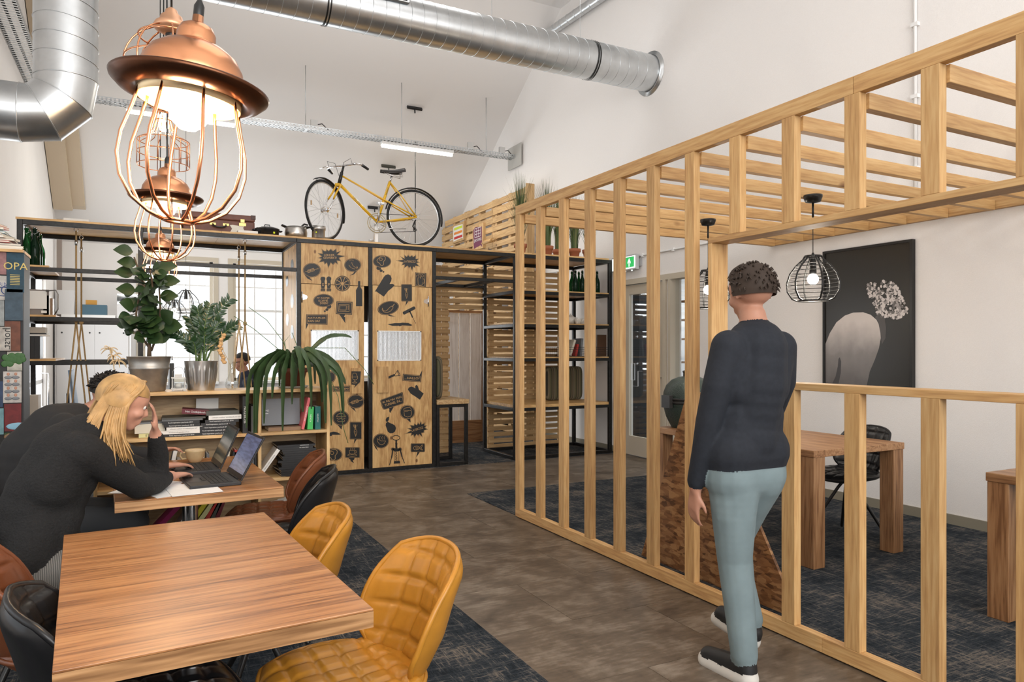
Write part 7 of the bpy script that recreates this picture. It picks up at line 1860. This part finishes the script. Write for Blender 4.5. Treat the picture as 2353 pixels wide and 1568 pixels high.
o = build('storage_crate', MB().box(-.95, 13.8, zt2+.101, -.62, 14.1, zt2+.125), CV['teal']); bpy.data.objects.remove(o)
sbox('storage_crate', 'blue plastic crate on the white flat box', 'crate', -.92, -.55, 13.78, 14.08, zt2+.101, zt2+.27, mat('blue_crate', (.05,.12,.17), .5))
sbox('carton', 'small orange carton sticking out of the blue crate', 'carton', -.86, -.70, 13.85, 14.0, zt2+.115, zt2+.35, mat('orange_carton', (.55,.28,.05), .6))
sbox('file_box', 'tall white file box at the left on the steel cupboard', 'box', -1.26, -1.02, 13.8, 14.1, zt2+.101, zt2+.50, wst)
o = sbox('storage_box', 'white box with hand hole right of the blue crate', 'box', -.40, -.05+.0, 13.78, 14.1, zt2, zt2+.29, wst)
sbox('clear_bin', 'clear plastic bin of cables on top of the white box', 'bin', -.40, -.06, 13.80, 14.08, zt2+.292, zt2+.47, pane_mat('clear_bin', (.75,.77,.78), .12))
cblm = MB()
for k in range(9): cblm.tube([(-.36+.26*random.random(), 13.82+.2*random.random(), zt2+.315+.09*random.random()) for _ in range(6)], .008, 5)
o = build('cable_bundle', cblm, CV['slate']); o['kind'] = 'stuff'; tag(o, 'grey cables inside the clear plastic bin', 'cables')
dk_ = thing('office_desk', 'white office desk behind the plants near the windows', 'desk', (.9, 10.0, .0065))
build('desktop', MB().box(-.18, 9.4, .72, wx.x-.12, 10.5, .745), white_p, dk_)
for a in (-.15, wx.x-.18):
    for b_ in (9.43, 10.42): build('leg', MB().box(a, b_, .0065, a+.05, b_+.05, .7195), wst, dk_)
mx = PY(392, 860, 9.7).x
mo = thing('monitor', 'black computer monitor seen edge-on beside the zinc bucket', 'monitor', (mx, 9.7, .746))
build('panel', MB().box(mx-.02, 9.45, .90, mx+.03, 10.0, 1.24), black_rub, mo, bevel=.005); build('screen', MB().box(mx+.0301, 9.47, .92, mx+.031, 9.98, 1.22), screen_mat('office_screen', (.5,.55,.6), .8), mo); build('stand', MB().box(mx-.015, 9.69, .75, mx+.015, 9.76, .95).box(mx-.1, 9.6, .7455, mx+.1, 9.85, .755), steel, mo)
oc = thing('office_chair', 'blue-grey mesh office chair behind the seated man', 'chair', (PY(190, 900, 9.6).x, 9.6, .0065)); ox = PY(190, 900, 9.6).x
ocm = mat('blue_mesh', (.16,.22,.30), .6)
build('backrest', MB().grid(lambda u, v: Vector((ox-.08+.10*v*0+.04*math.cos((u-.5)*2)-.06*v, 9.6+(u-.5)*.46, .62+.55*v)), 13, 10), ocm, oc, solid=.02)
build('seat', MB().box(ox-.02, 9.37, .46, ox+.42, 9.83, .53), ocm, oc, bevel=.03)
build('back_bracket', MB().tube([(ox+.1, 9.6, .45), (ox-.14, 9.6, .55), (ox-.15, 9.6, .9)], .02, 8), steel, oc)
build('gas_lift', MB().tube([(ox+.2, 9.6, .07), (ox+.2, 9.6, .46)], .025, 10), steel, oc)
for k in range(5): a = k*2*PI/5; build('foot', MB().tube([(ox+.2, 9.6, .09), (ox+.2+.3*math.cos(a), 9.6+.3*math.sin(a), .04)], .018, 8).ball((ox+.2+.3*math.cos(a), 9.6+.3*math.sin(a), .028), .028, 8, 6), steel, oc)
oc2 = thing('office_chair', 'dark office chair the distant person sits on', 'chair', (wx.x+.12, 9.75, .0065)); q = wx.x+.12
build('seat', MB().box(q-.24, 9.52, .40, q+.2, 9.98, .46), steel, oc2, bevel=.02); build('gas_lift', MB().tube([(q, 9.75, .06), (q, 9.75, .40)], .025, 10), steel, oc2)
for k in range(5): a = k*2*PI/5; build('foot', MB().tube([(q, 9.75, .08), (q+.28*math.cos(a), 9.75+.28*math.sin(a), .03)], .018, 8), steel, oc2)

# ------------------------------------------------------------------ framed art print on the right wall
Xp = XW - .032
p0, p1 = PX(1892, 893, Xp), PX(2098, 555, Xp); ya, yb_ = p1.y, p0.y; za, zb2 = 1.06, 2.325
ar = thing('framed_picture', 'large black framed print of a bare back and pale blossom', 'picture', (Xp, (ya+yb_)/2, za))
w_ = .022
build('frame', MB().box(Xp-.012, ya, za, XW-.001, ya+w_, zb2).box(Xp-.012, yb_-w_, za, XW-.001, yb_, zb2).box(Xp-.012, ya+w_, za, XW-.001, yb_-w_, za+w_).box(Xp-.012, ya+w_, zb2-w_, XW-.001, yb_-w_, zb2), black_rub, ar)
build('print', MB().box(Xp, ya+w_, za+w_, XW-.002, yb_-w_, zb2-w_), mat('print_dark_ground', (.022,.020,.016), .25), ar)
def grad_mat():
    m, t, b = nt('print_pale_back'); N = t.nodes; tc = N.new('ShaderNodeTexCoord'); sp = N.new('ShaderNodeSeparateXYZ'); L(t, tc.outputs['Generated'], sp.inputs[0])
    n = N.new('ShaderNodeTexNoise'); n.inputs['Scale'].default_value = 5; L(t, tc.outputs['Generated'], n.inputs['Vector'])
    ad = N.new('ShaderNodeMath'); ad.operation = 'MULTIPLY_ADD'; ad.inputs[1].default_value = .25; L(t, n.outputs['Fac'], ad.inputs[0]); L(t, sp.outputs['Z'], ad.inputs[2])
    r = N.new('ShaderNodeValToRGB'); e = r.color_ramp.elements; e[0].position = .1; e[0].color = (.10,.09,.085,1); e[1].position = 1.0; e[1].color = (.62,.56,.52,1); k = e.new(.55); k.color = (.22,.20,.19,1)
    L(t, ad.outputs[0], r.inputs['Fac']); L(t, r.outputs['Color'], b.inputs['Base Color']); b.inputs['Roughness'].default_value = .3; return m
def zw(x, y): p = PX(1750+x/2.613, 540+y/2.613, Xp); return (p.y, p.z)
bk_ = [(383,655),(410,590),(450,525),(500,485),(550,467),(610,465),(655,480),(690,510),(710,550),(716,620),(705,680),(680,750),(650,820),(632,905),(630,960),(383,960)]
def clampz(q): return [(max(ya+w_+.002, min(yb_-w_-.002, a)), max(za+w_+.002, b)) for a, b in q]
ob = build('printed_back', MB().prism(clampz([zw(*q) for q in bk_]), lambda u, v, w: (Xp-w, u, v), .0006), grad_mat(), ar)
build('printed_shadow', MB().prism(clampz([zw(*q) for q in ((470,735),(478,760),(476,830),(462,905),(425,905),(445,850),(458,790),(462,745))]), lambda u, v, w: (Xp-.0008-w, u, v), .0004), mat('print_shadow_grey', (.05,.045,.045), .3), ob)
build('printed_stem', MB().prism([zw(*q) for q in ((682,495),(722,455),(735,462),(748,560),(745,620),(722,660),(716,600),(700,520))], lambda u, v, w: (Xp-.0007-w, u, v), .0004), mat('print_stem_grey', (.075,.068,.065), .3), ar)
fl_ = MB(); random.seed(9)
for k in range(420):
    a = random.uniform(0, 2*PI); rr = random.random()**.55; x = 755+112*rr*math.cos(a)+20*math.sin(a*3); y = 392+112*rr*math.sin(a)*(1.05 if math.sin(a) < 0 else 1.0)+ (x-755)*.25
    c = zw(x, y); s_ = random.uniform(.008, .022); n = 7; a0 = random.uniform(0, PI)
    lift = .0010+.0012*random.random()
    fl_.add([(Xp-lift, c[0]+s_*random.uniform(.5,1)*math.cos(a0+j*2*PI/n), c[1]+s_*random.uniform(.5,1)*math.sin(a0+j*2*PI/n)) for j in range(n)], [tuple(range(n))], random.choice((0,0,1,2)))
o = build('printed_blossom', fl_, [mat('print_white_petal', (.62,.57,.55), .4), mat('print_grey_petal', (.33,.30,.29), .4), mat('print_dark_petal', (.12,.11,.105), .4)], ar); o['kind'] = 'stuff'

# ------------------------------------------------------------------ emergency exit sign
ey0, ey1 = 7.47, 8.02; ez0, ez1 = PX(1471, 619, XW).z, PX(1471, 584, XW).z; Xe = XW-.075
ex = thing('exit_sign', 'green and white illuminated emergency exit sign above the glazed door', 'sign', (XW-.05, (ey0+ey1)/2, ez0))
build('housing', MB().box(Xe, ey0, ez0, Xe+.045, ey1, ez1), mat('sign_housing', (.5,.5,.5), .4), ex, bevel=.004)
build('wall_bracket', MB().box(Xe+.045, ey0-.03, ez0+.04, XW-.001, ey0+.1, ez1-.06), mat('grey_bracket', (.35,.35,.35), .5), ex)
mid = ey0 + (ey1-ey0)*.46; t_ = .018
build('lit_panel', MB().box(Xe-.002, ey0+t_, ez0+t_, Xe, ey1-t_, ez1-t_), mat('sign_white', (.9,.9,.9), .4, emit=(.9,1,.95), es=.9), ex)
build('green_panel', MB().box(Xe-.003, ey0+.045, ez0+.035, Xe-.0021, mid, ez1-.03), mat('sign_green', (.02,.35,.08), .4, emit=(.03,.50,.12), es=.7), ex)
ac = ((ey0+.045+mid)/2, (ez0+ez1)/2); k_ = (ez1-ez0)*.8
build('arrow', MB().prism([(0,.36),(-.30,.02),(-.30,-.12),(-.09,.06),(-.09,-.36),(.09,-.36),(.09,.06),(.30,-.12),(.30,.02)], lambda u, v, w: (Xe-.0032-w, ac[0]-u*k_*.7, ac[1]+v*k_), .0005), MATS['sign_white'], ex)
rm = MB(); rc_ = (mid+.08, (ez0+ez1)/2)
def rp(u, v): return Vector((Xe-.003, rc_[0]-u, rc_[1]+v))
rm.ball(rp(.0,.06), .013, 10, 6, (.1,1,1))
for q in ([(-.005,.045),(-.02,.0)],[(-.005,.035),(.025,.02),(.035,.035)],[(-.01,.035),(-.035,.02),(-.04,-.005)],[(-.02,.0),(.01,-.02),(.0,-.055)],[(-.02,.0),(-.035,-.035),(-.06,-.045)]): rm.tube([rp(*a) for a in q], .007, 5)
build('running_figure', rm, MATS['sign_green'], ex)
for yy in (ey0+.12, ey0+.26): build('downlight', MB().ball((Xe+.02, yy, ez0-.004), .012, 10, 6), MATS['sign_white'], ex)

# ------------------------------------------------------------------ kamado grill on the desk, OSB board, crockery behind the side light
kx, ky = 4.0, 4.56
km = thing('kamado_grill', 'dark green ceramic egg-shaped grill standing on the far end of the desk', 'grill', (kx, ky, .7605), local=True)
kg = mat('green_dimpled_ceramic', (.018,.032,.026), .28, bump=.6, nscale=160, noise=.05)
build('base', MB().lathe([(0,0),(.145,0),(.15,.01),(.19,.09),(.213,.18),(.216,.205)], n=40), kg, km); build('band', MB().lathe([(.216,.20),(.226,.202),(.226,.218),(.220,.22),(.220,.228),(.226,.23),(.226,.246),(.214,.248)], n=40), black_rub, km)
build('dome', MB().lathe([(.214,.246),(.21,.29),(.188,.345),(.145,.39),(.085,.415),(.05,.42)], n=40), kg, km); build('chimney_cap', MB().lathe([(.05,.415),(.05,.45),(.055,.452),(.055,.465),(.02,.475),(0,.476)], n=24), black_rub, km)
build('hinge_bracket', MB().box(-.25,-.05,.17,-.215,.05,.27), black_rub, km); build('lid_handle', MB().tube([(.1,-.2,.27),(.1,-.26,.29),(-.1,-.26,.29),(-.1,-.2,.27)], .012, 8), ply[0], km)
def osb_mat():
    m, t, b = nt('osb_board'); N = t.nodes; tc = N.new('ShaderNodeTexCoord')
    def vor(sc, rot):
        mp = N.new('ShaderNodeMapping'); mp.inputs['Scale'].default_value = (1, 1, 3.2); mp.inputs['Rotation'].default_value = (rot, 0, 0); L(t, tc.outputs['Object'], mp.inputs['Vector'])
        v = N.new('ShaderNodeTexVoronoi'); v.inputs['Scale'].default_value = sc; L(t, mp.outputs[0], v.inputs['Vector']); return v
    a, c = vor(13, .6), vor(19, -.9)
    mx_ = N.new('ShaderNodeMixRGB'); mx_.inputs['Fac'].default_value = .5; L(t, a.outputs['Color'], mx_.inputs['Color1']); L(t, c.outputs['Color'], mx_.inputs['Color2'])
    r = N.new('ShaderNodeValToRGB'); e = r.color_ramp.elements; e[0].position = .25; e[0].color = (.10,.042,.016,1); e[1].position = .75; e[1].color = (.40,.22,.095,1); k = e.new(.5); k.color = (.25,.115,.045,1)
    L(t, mx_.outputs['Color'], r.inputs['Fac']); L(t, r.outputs['Color'], b.inputs['Base Color']); b.inputs['Roughness'].default_value = .6; return m
ob_ = thing('osb_stand', 'triangular chipboard stand just inside the oak frame', 'stand', (3.02, 3.25, .0065))
build('board', MB().prism([(2.59,.0065),(3.90,.0065),(3.44,1.14),(3.30,1.14)], lambda u, v, w: (3.0+w, u, v), .018), osb_mat(), ob_)
build('rear_brace', MB().bar((3.03,3.37,1.08), (3.42,3.37,.02), .06, .02), desk_oak[2], ob_)
zs_ = [PX(1560, 830, 6.05).z, PX(1560, 778, 6.05).z, PX(1560, 735, 6.05).z, PX(1560, 693, 6.05).z]
for i, z in enumerate(zs_):
    o = build('wall_shelf', MB().box(5.96, 6.25, z-.025, 6.2, 6.98, z), desk_oak[1]); tag(o, 'short oak shelf behind the side light, %s from the bottom' % ['first','second','third','fourth'][i], 'shelf')
rl = build('shelf_upright', MB().box(6.19, 6.58, .5, 6.22, 6.61, 2.3), steel); tag(rl, 'black upright carrying the oak shelves behind the side light', 'upright')
r = teapot('white teapot on the shelf behind the side light', 6.06, 6.70, zs_[2]+.0005, 1.0); r.rotation_euler = (0,0,PI/2)
cupc('white cup with sprig on the lower shelf behind the side light', 6.06, 6.70, zs_[1]+.0005, 1.5)
r = thing('potted_plant', 'tiny plant in white pot on the top shelf behind the side light', 'plant', (6.06, 6.66, zs_[3]+.0005), local=True)
build('pot', MB().lathe([(0,0),(.04,0),(.05,.1),(.045,.1),(0,.09)], n=18), china, r)
for k in range(7): a = k*.9; build('leaf', MB().tube([(0,0,.09),(.03*math.cos(a),.03*math.sin(a),.15),(.05*math.cos(a),.05*math.sin(a),.17)], [.004,.009,.002], 6), lf_zz, r)
